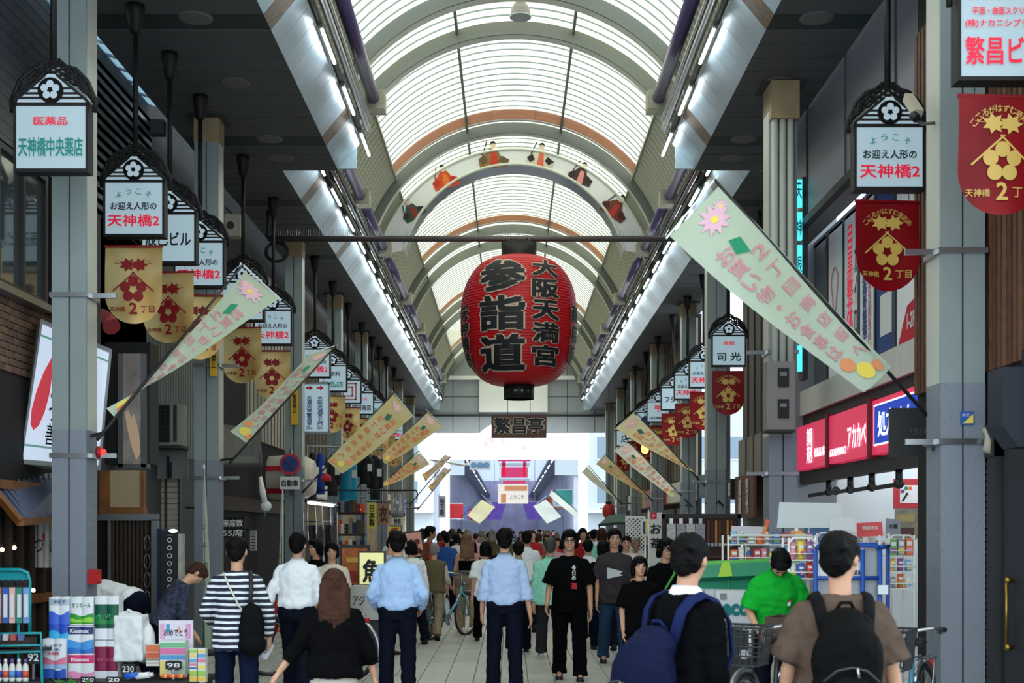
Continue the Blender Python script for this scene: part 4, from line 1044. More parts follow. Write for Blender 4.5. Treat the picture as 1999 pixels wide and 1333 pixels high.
sh = thing('slatted_shutter', 'beige slatted shutter with dark posts under the air conditioner', 'shutter', (PX(325, 18.2), 18.2, PZ(1035, 18.2)))
for i in range(10):
    y = 930+i*10.8; rect(296, 352, y, y+9, 18.2, .03).build('slat', M_beige, sh)
for x in (296, 322, 348): rect(x, x+3, 925, 1040, 18.16, .05).build('post', M_dark, sh)
gp = thing('metal_apron', 'pale metal apron panel with a black bracket under the air conditioner', 'panel', (PX(330, 18.0), 18.0, PZ(938, 18.0)))
rect(292, 366, 872, 934, 18.0, .05).build('plate', M_grey, gp); rect(326, 329, 890, 935, 17.95, .05).build('bracket', M_black, gp); rect(330, 334, 902, 932, 17.95, .05).build('latch', M_black, gp)
ks = thing('black_menu_stand', 'tall black menu board with a column of white rings', 'menu board', (PX(330, 14.9), 14.9, 0))
rect(306, 316, 1032, 1325, 15.0, .3).build('navy_side', mat('navy_panel', (22, 32, 70), .5), ks); rect(315, 347, 1036, 1325, 14.95, .15).build('board', M_black, ks)
for i in range(10):
    b = MB(); disc(b, P(331, 1054+i*15.3, 14.93), .028, n=12, r2=.020); b.build('ring_mark', M_white, ks)
rect(325, 337, 1044, 1045, 14.93, .01).build('border_line', M_white, ks)
rect(347, 357, 1042, 1325, 14.97, .1).build('worn_edge', mat('worn_white', (160, 158, 150), .7, noise=.3, nscale=9), ks)
t = thing('spot_lamp', 'small bright chrome spot lamp on the black menu board', 'lamp', P(338, 1036, 14.8)); MB().ell((0,0,0), (.05,.03,.02), 10, 6).build('bulb', mat('cold_bulb', (235, 245, 255), .3, emit=4), t, False); MB().tube((0,0,0), (0,.2,-.03), .012, n=6).build('arm', M_chrome, t, False)
# nobori with green edge standing by the second pillar
def nobori(label, x0, x1, ytop, ybot, Y, rgb, edge, txt, lean=0.0):
    t = thing('nobori_flag', label, 'flag', (PX(x0, Y), Y, 0))
    MB().tube(P(x0, ytop-8, Y), (PX(x0, Y), Y, 0.0), .014, n=6).build('pole', M_white, t)
    def f(u, v): return P(x0+(x1-x0)*u*(.15+.85*v)+lean*v, ytop+(ybot-ytop)*v, Y)+Vector((0, .05*math.sin(6*u+4*v)-.02, 0))
    MB().grid(lambda a, b: f(b, a), 16, 5).build('cloth', cloth('nobori_'+label[:9].replace(' ', '_')+str(int(x0)), rgb, .8, .3), t)
    MB().grid(lambda a, b: f(b*.28, a)+Vector((0, -.012, 0)), 16, 2).build('green_border', mat('nobori_green', (70, 120, 60), .8), t)
    e = MB()
    for i, ch in enumerate(txt): c = f(.62, .30+.6*i/len(txt)); letters(e, ch, c+Vector((0, -.035, 0)), .055, .07)
    e.build('lettering', M_ink, t)
    MB().lathe([(.16, 0), (.16, .06), (.03, .09)], (PX(x0, Y), Y, 0), 16).build('weighted_base', M_dark, t)
nobori('pale narrow upright flag with green edge by the second pillar', 398, 416, 915, 1290, 16.9, (190, 200, 190), 0, 'いらっしゃい')
nobori('pale upright flag with wide green edge beyond the second pillar', 552, 552-16, 965, 1250, 22.5, (186, 196, 186), 0, 'おいでやす')
# ---------------- left building C: dark restaurant between second and third pillars
wc = struct('wall_left_restaurant', MB().box(XF-.5, XF, 21.3, 30.2, 0, 7.6), M_dim, 'dark restaurant front between second and third pillars')
MB().box(XF, XF+.05, 24, 30, 3.4, 6.8).build('beige_upper_wall', M_beige, wc)
for i in range(16): MB().box(XF+.05, XF+.07, 24.1+i*.36, 24.1+i*.36+.03, 3.4, 6.8).build('wall_groove', M_grey, wc)
MB().box(XF, XF+.06, 21.4, 29, 2.0, 2.25).build('transom', M_wood_d, wc)
t = thing('black_awning', 'black cloth awning of the dark restaurant', 'awning', P(470, 905, 21.4))
MB().prism([P(433, 828, 21.4), P(508, 836, 23.0), P(512, 905, 22.4), P(433, 905, 20.4)], (0, .04, -.05)).build('cloth', M_black, t); MB().bar(P(470, 832, 22.2), (XF, 22.4, PZ(832, 22.2)), .04).build('wall_bar', M_dark, t)
MB().bar(P(433, 905, 20.4), P(512, 905, 22.4), .03).build('front_bar', M_dark, t)
t = thing('seat_count_sign', 'black sign with white seat count lettering on the dark restaurant', 'sign', P(452, 1048, 20.9))
rect(428, 478, 1010, 1050, 20.9, .06).build('board', M_black, t); rect(427, 479, 1008, 1010, 20.88, .08).build('frame', M_dark, t); MB().bar(P(450, 1020, 20.95), (XF, 21.4, PZ(1020, 20.95)), .03).build('bracket', M_dark, t)
e = MB(); letters(e, '座席数', P(454, 1021, 20.89), .34, .12, bold=.03); letters(e, '55席', P(454, 1040, 20.89), .34, .12, bold=.03); e.build('lettering', M_white, t)
t = thing('light_strip', 'blue white vertical light strip on the edge of the restaurant beside the second pillar', 'lamp', P(430, 1090, 19.2))
rect(426, 434, 915, 1060, 19.22, .05).build('housing', M_white, t); MB().bar(P(428, 990, 19.25), (XF, 19.6, PZ(990, 19.25)), .03).build('bracket', M_dark, t); rect(427.5, 431.5, 917, 1058, 19.2, .03).build('light_tube', mat('blue_white_led', (200, 220, 255), .3, emit=3), t)
t = thing('menu_case', 'lit menu case of the restaurant behind the striped woman', 'menu board', P(500, 1100, 21.5))
rect(488, 500, 1035, 1075, 21.5, .05).build('menu_sheet', mat('menu_paper', (170, 166, 160), .7), t); rect(486, 502, 1032, 1035, 21.48, .08).build('case_top', M_dark, t); MB().bar(P(494, 1034, 21.55), (XF, 22.2, PZ(1034, 21.55)), .03).build('bracket', M_dark, t)
for i in range(6): rect(490, 498, 1040+i*6, 1041.5+i*6, 21.49, .01).build('printed_line', M_ink, t)
t = thing('hanging_bag', 'white plastic bag hanging from the dark restaurant awning', 'bag', P(515, 980, 22))
MB().tube(P(507, 884, 22.3), P(508, 932, 22), .008, n=5).build('hook', M_dark, t); MB().path([P(508, 930, 22), P(512, 960, 22), P(518, 985, 22)], [.03, .06, .05], 8).build('bag_neck', M_white, t); MB().ell(P(519, 988, 22), (.10, .07, .09)).build('bag_body', mat('white_plastic', (220, 226, 232), .3), t); MB().path([P(518, 998, 22), P(515, 1014, 22)], .008, 5).build('teal_string', mat('teal_string', (90, 160, 160), .6), t)
bar_ = thing('barrel_sign', 'white barrel shaped sign with two red bands behind the no parking sign', 'sign', P(560, 970, 26.5))
rr_ = .46; c = P(556, 932, 26.4)
MB().lathe([(.34, -.62), (.43, -.45), (.46, 0), (.43, .45), (.34, .62)], c, 24, 0).build('drum', mat('barrel_white', (214, 204, 192), .6), bar_)
for z0 in (.12, -.34): 
    b = MB()
    for i in range(9): pass
    MB().add([c+Vector((x, -math.sqrt(max(.2-(z0+dz)**2, 0.01))-.03, z0+dz)) for dz in (0, .10) for x in (-.36, .36)], [(0,1,3,2)]).build('red_band', M_red_ink, bar_)
MB().tube(c+Vector((-.6, 0, 0)), (XF-.02, c.y, c.z), .03).build('bracket', M_dark, bar_)
np_ = thing('no_parking_sign', 'round blue and red no parking sign strapped to the third pillar', 'road sign', P(566, 958, 24.7))
c = P(566, 906, 24.75)
b = MB(); b.lathe([(.205, -.01), (.205, .01)], c, 32, 1); b.build('red_disc', mat('sign_red', (190, 50, 62), .5), np_)
b = MB(); b.lathe([(.155, -.015), (.155, 0)], c, 32, 1); b.build('blue_disc', mat('sign_blue', (30, 60, 130), .5), np_)
MB().bar(c+Vector((-.12, -.02, .12)), c+Vector((.12, -.02, -.12)), .004, .035, (0, 1, 0)).build('red_slash', mat('sign_red', (0,0,0)), np_)
rect(547, 585, 930, 955, 24.75, .02).build('lower_plate', M_white, np_)
e = MB(); letters(e, '自動車', P(566, 943, 24.74), .32, .13, bold=.03); e.build('lettering', M_ink, np_)
MB().tube(c+Vector((0, .2, -.6)), c+Vector((0, .2, .3)), .03, n=6).build('mounting_post', M_steel, np_); MB().bar(c, c+Vector((0, .24, 0)), .04).build('clamp', M_steel, np_)
db = thing('direction_board', 'white upright direction board with two red arrows and blue lettering', 'sign', P(614, 840, 25.6))
rect(592, 640, 750, 842, 25.6, .08).build('board', M_lit, db); rect(589, 592, 748, 844, 25.58, .12).build('frame_side', M_steel, db); rect(640, 643, 748, 844, 25.58, .12).build('frame_side', M_steel, db); rect(589, 643, 746, 750, 25.58, .12).build('frame_top', M_steel, db); rect(589, 643, 842, 846, 25.58, .12).build('frame_bottom', M_steel, db)
for i, (x, s_) in enumerate(((604, '天満天神繁昌亭'), (625, '大阪天満宮北門'))):
    e = MB(); letters(e, s_, P(x, 802, 25.59), .11, .60, vertical=True, bold=.03); e.build('lettering', M_blue_ink, db)
    a = P(x, 757, 25.585); b = MB().add([a+Vector(v) for v in ((-.07, 0, .015), (.0, 0, .015), (.0, 0, .05), (.07, 0, 0), (0, 0, -.05), (0, 0, -.015), (-.07, 0, -.015))], [tuple(range(7))]); b.build('red_arrow', M_red_ink, db)
    e = MB(); letters(e, '50m', P(x, 835, 25.59), .12, .06, bold=.02); e.build('distance_figure', M_ink, db)
MB().bar(P(589, 760, 25.64), P(575, 760, 25.2), .04).build('bracket', M_steel, db)
for i, (x, y, Y) in enumerate(((417, 700, 17.5), (575, 795, 24.9))):
    t = thing('yellow_plate', 'yellow vertical plate with black lettering on the %s pillar' % ('second' if i == 0 else 'third'), 'sign', P(x, y, Y))
    rect(x-7, x+7, y-45, y+34, Y, .02).build('plate', mat('yellow_plate', (222, 176, 40), .5), t); e = MB(); letters(e, '駐車禁止', P(x, y-8, Y-.004), .07, .36, vertical=True, bold=.03); e.build('lettering', M_ink, t)
# red alarm things on the nearest pillar, clamp horn, speaker
t = thing('alarm_lamp', 'glowing red fire alarm lamp on the nearest pillar behind the tissue stall', 'lamp', P(193, 883, 12.3)); c = P(190, 883, 12.42)
MB().lathe([(.06, 0), (.06, .03), (.045, .04)], c+Vector((.0, 0, 0)), 16, 0).build('base', mat('alarm_red', (150, 24, 28), .4), t); MB().ell(c+Vector((.055, 0, 0)), (.035, .035, .035)).build('lens', mat('alarm_glow', (255, 40, 40), .3, emit=2.5), t)
t = thing('fire_alarm_box', 'red fire alarm box low on the nearest pillar beside the bending man', 'alarm box', P(188, 1140, 12.4)); MB().box(-4.085, -4.0, 12.4, 12.55, PZ(1140, 12.4), PZ(1112, 12.4)).build('box', mat('alarm_box_red', (180, 16, 26), .45), t); MB().box(-4.0, -3.99, 12.43, 12.52, PZ(1136, 12.4), PZ(1122, 12.4)).build('cover', mat('alarm_cover_red', (206, 30, 36), .4), t)
t = thing('red_fire_horn', 'dark red emergency horn clamped to the nearest pillar under the gold banner', 'horn', P(208, 630, 12.4)); MB().path([P(200, 612, 12.5), P(210, 622, 12.4), P(218, 638, 12.3)], [.05, .06, .085], 12).build('horn', mat('horn_red', (110, 26, 28), .5), t); MB().bar(P(190, 625, 12.5), P(205, 625, 12.5), .03).build('bracket', M_dark, t)
t = thing('pillar_loudspeaker', 'beige loudspeaker box on a bracket high beside the second pillar', 'speaker', P(452, 440, 19.6)); rect(438, 468, 418, 460, 19.6, .25).build('cabinet', M_beige, t); MB().lathe([(.06, -.02), (.06, 0)], P(450, 440, 19.6), 16, 1).build('cone', M_dark, t); MB().bar(P(453, 418, 19.7), P(440, 405, 19.7), .03).build('bracket', M_dark, t)
t = thing('cable_coil', 'black cable coil hung near the third pillar top', 'cable', P(540, 500, 24.5))
b = MB(); 
for i in range(4): b.path([P(540+(20+i*2)*math.cos(a)*.9, 492+(17+i)*math.sin(a), 24.5+.02*i) for a in [2*PI*j/18 for j in range(18)]], .014, 5, closed=True)
b.build('cable_loop', M_black, t); MB().tube(P(540, 453, 24.5), P(540, 478, 24.5), .012, n=5).build('hook', M_black, t)
# ---------------- left building D: clothing shop and further units
M_unit = [mat('unit_wall_%d' % i, c, .75, noise=.1) for i, c in enumerate([(98, 92, 86), (120, 110, 98), (84, 90, 96), (140, 128, 110)])]
LU = [(30.3, 36.4), (36.5, 42.4), (42.5, 48.4), (48.5, 54.4), (54.5, 60.8)]
for i, (y0, y1) in enumerate(LU):
    w = struct('wall_left_unit_%d' % (i+1), MB().box(XF-.5, XF, y0, y1, 0, 7.6), M_dim, 'shop unit front in the gold banner row')
    MB().box(XF, XF+.06, y0, y1, 3.1, 7.4).build('upper_panel', M_unit[i % 4], w)
    for j in range(10): MB().box(XF+.06, XF+.085, y0+.1+j*.6, y0+.14+j*.6, 3.1, 7.4).build('panel_rib', M_unit[(i+1) % 4], w)
    MB().box(XF, XF+.25, y0+.15, y1-.15, 2.45, 3.05).build('fascia_sign', mat('unit_sign_%d' % i, [(196, 190, 178), (170, 60, 50), (60, 110, 90), (210, 180, 90), (90, 110, 170)][i], .5, emit=.1), w)
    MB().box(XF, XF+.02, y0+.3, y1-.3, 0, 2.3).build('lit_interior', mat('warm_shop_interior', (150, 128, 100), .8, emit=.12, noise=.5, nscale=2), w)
# ---------------- right side: near building with wooden slats, shutter, dark door
XR = 4.6
wr = struct('wall_right', MB().box(3.95, 4.3, 8, 12.4, 0, 7.4), M_dim, 'dark front of the nearest building beside the pharmacy')
for i in range(36):
    y = 8.6+i*.105; MB().box(3.90, 3.96, y, y+.07, 2.95, 6.4).build('wood_slat', mat('slat_wood_%d' % (i % 3), [(94, 62, 44), (82, 52, 38), (104, 72, 52)][i % 3], .6, noise=.25, nscale=10), wr)
wr2 = struct('wall_right_slats', MB().box(4.3, 4.5, 12.4, 13.2, 2.5, 7.3), M_dim, 'narrow wooden slat strip between pillar and poster windows')
for i in range(8): MB().box(4.24, 4.30, 12.4+i*.1, 12.4+i*.1+.06, 2.7, 6.3).build('wood_slat', mat('slat_wood_%d' % (i % 3), (0,0,0)), wr2)
rs = thing('roller_shutter', 'grey ribbed roller shutter beside the nearest pharmacy side pillar', 'shutter', (3.95, 10.8, 0))
for i in range(40):
    z = .02+i*.055; MB().box(3.88, 3.94, 10.35, 11.1, z, z+.042).build('shutter_slat', M_shut, rs)
MB().box(3.86, 3.95, 11.1, 11.2, 0, 2.4).build('guide_rail', M_dark, rs); MB().box(3.86, 3.95, 10.2, 10.35, 0, 2.4).build('guide_rail', M_dark, rs); MB().box(3.85, 3.96, 10.2, 11.2, 2.24, 2.5).build('shutter_box', M_dark, rs)
dr = struct('door_1', MB().box(3.90, 3.95, 8.9, 10.1, 0, 2.3), mat('dark_door', (34, 36, 40), .4), 'dark door with brass knobs at the picture edge')
MB().tube((3.86, 9.95, .75), (3.86, 9.95, 1.25), .014, n=8).build('handle', mat('brass', (150, 120, 60), .3, .9), dr)
for z in (.74, 1.26): MB().ell((3.87, 9.95, z), .03).build('knob', mat('brass', (0,0,0)), dr)
t = thing('dark_speaker_box', 'dark blue rounded box hanging beside the wooden slats', 'box', P(1985, 870, 9.4)); rect(1958, 2040, 716, 830, 9.4, .3).build('body', mat('dark_blue_box', (38, 44, 56), .5), t); MB().prism([P(1958, 830, 9.4), P(2040, 830, 9.4), P(2040, 872, 9.4), P(1988, 872, 9.4)], (0, .3, 0)).build('tapered_base', mat('dark_blue_box', (0,0,0)), t); MB().bar(P(2000, 712, 9.5), P(2000, 680, 9.5), .03).build('hanger', M_black, t)
t = thing('small_black_signboard', 'charcoal shop board with faint lettering mounted behind the nearest pharmacy side pillar', 'sign', P(1780, 892, 11.4)); rect(1742, 1850, 796, 890, 11.4, .12).build('board', M_dark, t); e = MB(); letters(e, '大衆酒場', P(1792, 842, 11.39), .16, .07); e.build('lettering', M_steel, t); MB().bar(P(1846, 840, 11.5), P(1870, 840, 11.5), .04).build('bracket', M_black, t)
t = thing('pillar_sticker', 'small blue and yellow notice plate on the nearest pharmacy side pillar', 'sign', P(1888, 828, 10.38)); rect(1875, 1901, 803, 829, 10.385, .008).build('plate', mat('sticker_blue', (50, 92, 170), .5), t); b = MB().add([P(1880, 826, 10.38), P(1900, 826, 10.38), P(1900, 808, 10.38)], [(0,1,2)]); b.build('yellow_corner', M_yel, t); e = MB(); letters(e, '防犯', P(1886, 810, 10.379), .06, .025); e.build('lettering', M_white, t)
t = thing('security_camera', 'small beige security camera on an arm beside the second welcome sign', 'camera', P(1790, 215, 10.7)); MB().bar(P(1772, 190, 10.5), P(1793, 222, 10.3), .07, .07).build('camera_body', M_beige, t); MB().tube(P(1782, 224, 10.28), P(1790, 232, 10.24), .035, n=10).build('camera_lens', M_black, t); MB().path([P(1790, 235, 10.4), P(1800, 242, 10.5), P(1826, 240, 10.55)], .014, 6).build('arm', M_steel, t); MB().path([P(1858, 245, 10.5), P(1846, 260, 10.5), P(1850, 285, 10.5), P(1862, 290, 10.5)], .008, 5).build('cable', M_black, t)
t = thing('wrapped_lamp', 'grey wrapped fitting with loose wires on the nearest pharmacy side pillar', 'fitting', P(1935, 880, 10.3)); MB().path([P(1922, 838, 10.4), P(1934, 846, 10.35), P(1936, 866, 10.3), P(1926, 884, 10.3)], [.03, .05, .06, .04], 8).build('wrapped_body', M_beige, t)
for a in ((1925, 880, 1950, 905), (1945, 898, 1975, 886), (1938, 896, 1962, 912)): MB().path([P(a[0], a[1], 10.3), P((a[0]+a[2])/2, (a[1]+a[3])/2+6, 10.3), P(a[2], a[3], 10.3)], .006, 4).build('wire', M_black, t)
# ---------------- right: poster window building over the pharmacy
wu = struct('wall_right_upper', MB().box(4.05, 4.4, 11.6, 19.6, 5.86, 7.5), mat('smooth_grey_panel', (116, 118, 128), .5, noise=.05, nscale=1), 'smooth grey wall over the poster windows')
for y in (13.4, 15.4, 17.4): MB().box(4.03, 4.05, y, y+.02, 5.9, 7.4).build('panel_joint', M_joint, wu)
MB().box(4.0, 4.1, 11.6, 19.6, 5.80, 5.90).build('lower_edge', M_dark, wu)
ww = struct('window_3', MB().box(4.56, 4.62, 13.3, 19.4, 3.7, 5.9), M_glass, 'dark window band with posters over the pharmacy')
MB().box(4.56, 4.8, 13.3, 19.4, 5.86, 5.95).build('head', M_alu, ww)
def poster(ya, yb, rgb, label):
    t = thing('window_poster', label, 'poster', (4.5, (ya+yb)/2, 3.75)); 
    MB().box(4.52, 4.55, yb, ya, 3.76, 5.82).build('sheet', mat('poster_%d_%d_%d' % rgb, rgb, .6, emit=.06), t)
    MB().box(4.50, 4.56, ya+.0, ya+.06, 3.72, 5.86).build('mullion', M_alu, t)
    return t
def ptext(t, s_, ya, yb, z0, z1, m, bold=.03):
    e = MB(); letters(e, s_, (4.515, (ya+yb)/2, (z0+z1)/2), abs(ya-yb), z1-z0, ex=(0,-1,0), ey=(0,0,1), vertical=True, bold=bold); e.build('lettering', m, t)
PW = (226, 228, 234)
t = poster(18.15, 17.4, PW, 'white window poster with a pink line drawing'); b = MB(); b.path([(4.515, 17.78+.16*math.cos(a)*(1+.3*math.sin(3*a)), 5.0+.3*math.sin(a)) for a in [2*PI*i/22 for i in range(22)]], .012, 4, closed=True); b.build('pink_drawing', M_pink_ink, t); ptext(t, 'ほぐし', 17.9, 17.6, 4.1, 4.5, M_ink, .01)
t = poster(17.28, 16.6, PW, 'white window poster with a column of large red characters'); ptext(t, '目黒整体院', 17.15, 16.85, 3.9, 5.7, L_red, .02); ptext(t, 'カイロ', 16.78, 16.66, 4.2, 5.4, M_ink)  # red column glows by its own ink, no lamp behind the sheet
t = poster(16.52, 15.9, PW, 'white window poster with blue and red columns of small print'); ptext(t, '肩こり腰痛骨盤矯正', 16.4, 16.2, 3.95, 5.5, M_blue_ink); ptext(t, '交通事故治療専門', 16.15, 16.0, 3.95, 5.4, M_pink_ink)
t = poster(15.78, 15.02, (44, 66, 122), 'dark blue window poster with a white reception box'); MB().box(4.512, 4.52, 15.15, 15.6, 4.0, 4.5).build('white_box', M_white, t); ptext(t, '受付', 15.48, 15.27, 4.05, 4.45, M_ink, .02); ptext(t, 'だん', 15.55, 15.25, 4.75, 5.3, M_white)
t = poster(14.95, 14.2, PW, 'white window poster with red plum mark and red corner'); e = MB(); crest(e, (4.515, 14.65, 4.75), .25, (0,-1,0)); e.build('plum_mark', M_red_ink, t); b = MB().add([(4.515, 14.9, 3.78), (4.515, 14.25, 3.78), (4.515, 14.25, 4.25), (4.515, 14.55, 4.2)], [(0,1,2,3)]); b.build('red_corner', M_red_ink, t); e = MB(); letters(e, '1-2F', (4.51, 14.4, 4.02), .28, .18, ex=(0,-1,0), bold=.03); e.build('lettering', M_white, t)
sl_ = struct('trim_white_sill', MB().box(4.35, 4.7, 13.2, 19.6, 3.36, 3.72), mat('pale_band', (206, 204, 200), .6, noise=.05), 'pale band under the poster windows')
struct('trim_dark_beam', MB().box(4.4, 4.75, 13.2, 19.6, 3.18, 3.36), M_dark, 'dark beam above the red pharmacy sign')
struct('wall_right_pier', MB().box(4.1, 4.9, 19.2, 19.7, 0, 7.4), mat('grey_pier', (128, 130, 138), .6), 'grey pier at the end of the poster building')
ps = thing('pharmacy_sign', 'long red backlit pharmacy sign with white lettering and a blue prescription panel', 'sign', (4.3, 16.3, 2.5))
M_rlit = mat('red_backlit', (214, 44, 84), .4, emit=.62, emit_rgb=(216, 52, 92)); M_blit = mat('blue_backlit', (20, 64, 190), .4, emit=.55)
M_wlit = mat('white_backlit_letters', (240, 246, 255), .4, emit=1.0)
for a, b_ in ((19.3, 17.35), (17.25, 15.3), (15.2, 13.2)):
    MB().box(4.3, 4.5, b_, a, 2.54, 3.18).build('red_panel', M_rlit, ps)
for y in (19.3, 17.25, 15.2): MB().box(4.27, 4.5, y, y+.1, 2.5, 3.22).build('panel_joint', mat('dark_red_joint', (110, 16, 40), .5), ps)
def stext(s_, yc, zc, w, h, m=M_wlit, bold=.03, x=4.29): e = MB(); letters(e, s_, (x, yc, zc), w, h, ex=(0,-1,0), bold=bold); e.build('lettering', m, ps)
e = MB(); letters(e, '調剤', (4.29, 18.35, 2.86), .34, .5, ex=(0,-1,0), vertical=True, bold=.02); e.build('lettering', M_wlit, ps); stext('化粧品 薬', 17.75, 2.74, .6, .13); stext('アカカベ', 15.85, 2.82, .85, .30, bold=.025); stext('AKAKABE PHARMACY', 16.75, 2.68, .85, .10, bold=.01)
MB().box(4.285, 4.3, 13.25, 15.05, 2.66, 3.10).build('blue_panel', M_blit, ps); stext('処方せん', 14.25, 2.88, 1.3, .30, bold=.025, x=4.28)
for z0, z1 in ((2.64, 2.66), (3.10, 3.12)): MB().box(4.283, 4.3, 13.25, 15.07, z0, z1).build('white_border', M_wlit, ps)
MB().box(4.283, 4.3, 15.05, 15.07, 2.64, 3.12).build('white_border', M_wlit, ps)
# interior
M_shopw = mat('shop_white_wall', (222, 230, 230), .7)
struct('wall_right_shop_far', MB().box(4.6, 8.5, 19.3, 19.45, 0, 3.3), M_shopw, 'white inside wall of the pharmacy')
struct('wall_right_shop_back', MB().box(8.5, 8.65, 12.6, 19.4, 0, 3.3), M_shopw, 'back wall of the pharmacy')
struct('wall_right_shop_near', MB().box(4.5, 8.5, 12.45, 12.6, 0, 3.3), M_shopw, 'near side wall of the pharmacy')
struct('ceiling_shop', MB().box(4.5, 8.5, 12.5, 19.4, 2.9, 3.0), M_shopw, 'ceiling of the pharmacy')
struct('trim_shop_lintel', MB().box(4.35, 4.5, 12.6, 19.4, 2.34, 2.52), M_dark, 'dark lintel under the pharmacy sign')
for i in range(5):
    t = thing('shop_ceiling_lamp', '%s long white ceiling lamp inside the pharmacy' % ords[i], 'lamp', (5.3+.0*i, 13.3+i*1.3, 2.84), 0, 'ceiling lamps inside the pharmacy')
    MB().box(-.08, 1.7, -.06, .06, .02, .06).build('housing', M_white, t, False); MB().tube((0, 0, 0), (1.6, 0, 0), .02, n=8).build('light_tube', mat('shop_tube', (235, 245, 255), .4, emit=38), t, False)
for i, (x, y) in enumerate(((1618, 943), (1660, 935), (1702, 930), (1755, 918))):
    c = FP(x, y, 4.42); t = thing('spot_lamp', '%s black adjustable spot lamp in the row under the pharmacy sign' % ords[i], 'lamp', (4.42, c.y, 2.34), 0, 'black spot lamps under the pharmacy sign')
    MB().tube((0, 0, 0), (0, 0, -.16), .04, n=10).build('stem', M_black, t, False); MB().bar((.05, .06, -.16), (-.26, .10, -.21), .13, .05).build('lamp_head', M_black, t, False); MB().ell((0, 0, -.16), .06).build('joint', M_black, t, False)
t = thing('dome_camera', 'small white and black camera under the pharmacy lintel', 'camera', FP(1632, 958, 4.43)); MB().ell((0,0,0), .06).build('body', M_black, t, False); MB().tube((0,0,.03), (0,0,.26), .02, n=6).build('mount', M_white, t, False); MB().lathe([(.05, -.03), (.03, .02)], (-.03, -.05, 0), 12, 1).build('lens', M_dark, t, False)
t = thing('red_poster', 'red poster with a white medical mark inside the pharmacy', 'poster', P(1766, 992, 19.27)); rect(1745, 1795, 935, 992, 19.28, .02).build('sheet', mat('poster_red', (170, 36, 44), .6), t); rect(1757, 1795, 947, 982, 19.27, .01).build('white_field', M_white, t)
for i, (dx, dy, c_) in enumerate(((5, 12, (130, 50, 130)), (12, 6, (40, 130, 80)), (20, 6, (220, 110, 50)))): b = MB(); disc(b, P(1757+dx, 947+dy, 19.26), .03, n=10); b.build('dot', mat('dot_%d' % i, c_, .6), t)
MB().bar(P(1762, 978, 19.26), P(1772, 962, 19.26), .03, .005, (0,1,0)).build('stroke', M_ink, t)
t = thing('food_poster', 'poster of packaged food under the red poster', 'poster', P(1765, 1030, 19.27)); rect(1748, 1795, 994, 1050, 19.28, .02).build('sheet', mat('poster_food', (120, 116, 96), .6, noise=.4, nscale=6), t); rect(1750, 1785, 1005, 1018, 19.27, .01).build('picture', mat('food_tone', (150, 130, 80), .6), t); rect(1756, 1785, 1030, 1046, 19.27, .01).build('picture', mat('food_tone2', (70, 40, 40), .6), t)
# neon sign and meter boxes on the second pharmacy side pillar
t = thing('cyan_neon_sign', 'narrow vertical cyan neon sign behind the second pharmacy side pillar', 'sign', P(1560, 730, 17.4))
rect(1567, 1577, 345, 740, 17.5, .25).build('casing', M_dark, t)
for i in range(6): rect(1553, 1566, 350+i*64, 404+i*64, 17.4, .06).build('neon_segment', mat('cyan_glow', (70, 225, 240), .4, emit=1.5), t); rect(1566, 1572, 370+i*64, 380+i*64, 17.42, .1).build('clip', M_black, t)
for i, ch in enumerate('天神眼鏡店'): e = MB(); letters(e, ch, P(1559.5, 372+i*72, 17.39), .085, .22, bold=.02); e.build('lettering', mat('deep_teal_print', (10, 90, 110), .5), t)
t = thing('meter_box', 'beige electric meter box with two dark windows on the second pharmacy side pillar', 'box', P(1525, 842, 16.1)); rect(1497, 1552, 705, 842, 16.0, .25).build('box', mat('meter_beige', (134, 130, 128), .6), t)
for y in (718, 779): rect(1519, 1540, y, y+37, 15.98, .03).build('window_frame', M_black, t); rect(1523, 1536, y+8, y+16, 15.97, .02).build('dial', M_steel, t)
rect(1497, 1552, 838, 843, 15.97, .28).build('lower_lip', M_dark, t)
# ---------------- right building beyond the pharmacy and alleys
wr3 = struct('wall_right_middle', MB().box(4.95, 5.05, 19.8, 27.2, 0, 7.4), mat('taupe_render', (112, 104, 100), .75, noise=.1), 'taupe front beyond the pharmacy')
for i in range(10): MB().box(4.92, 4.95, 20.2+i*.7, 20.25+i*.7, 2.9, 7.2).build('wall_groove', M_grey_d, wr3)
MB().box(4.75, 4.95, 20.0, 26.6, 2.75, 3.5).build('canopy_box', mat('canopy_taupe', (140, 134, 126), .6), wr3)
for i in range(8): MB().box(4.73, 4.75, 20.1+i*.8, 20.13+i*.8, 2.75, 3.5).build('canopy_rib', M_grey_d, wr3)
t = thing('brown_shop_board', 'reddish brown vertical board with white characters beyond the pharmacy', 'sign', (4.7, 25.2, 2.0)); MB().box(4.68, 4.74, 24.6, 26.6, 1.9, 2.75).build('board', mat('red_brown_board', (112, 74, 62), .6), t)
for i, s_ in enumerate(('司光', '呉服')): e = MB(); letters(e, s_, (4.67, 25.2+i*.8, 2.32), .35, .7, ex=(0,-1,0), vertical=True, bold=.05); e.build('lettering', M_white, t)
t = thing('black_white_plate', 'small dark plate with white lettering beside the brown board', 'sign', (4.7, 26.7, 2.3)); MB().box(4.6, 4.96, 26.62, 26.95, 2.3, 2.72).build('board', M_dark, t); e = MB(); letters(e, '呉服', (4.59, 26.78, 2.5), .28, .28, ex=(0,-1,0), bold=.05); e.build('lettering', M_white, t)
RU = [(29.6, 32.0), (34.0, 38.5), (38.6, 44.4), (44.5, 51.0), (51.1, 56.0), (56.1, 60.8)]
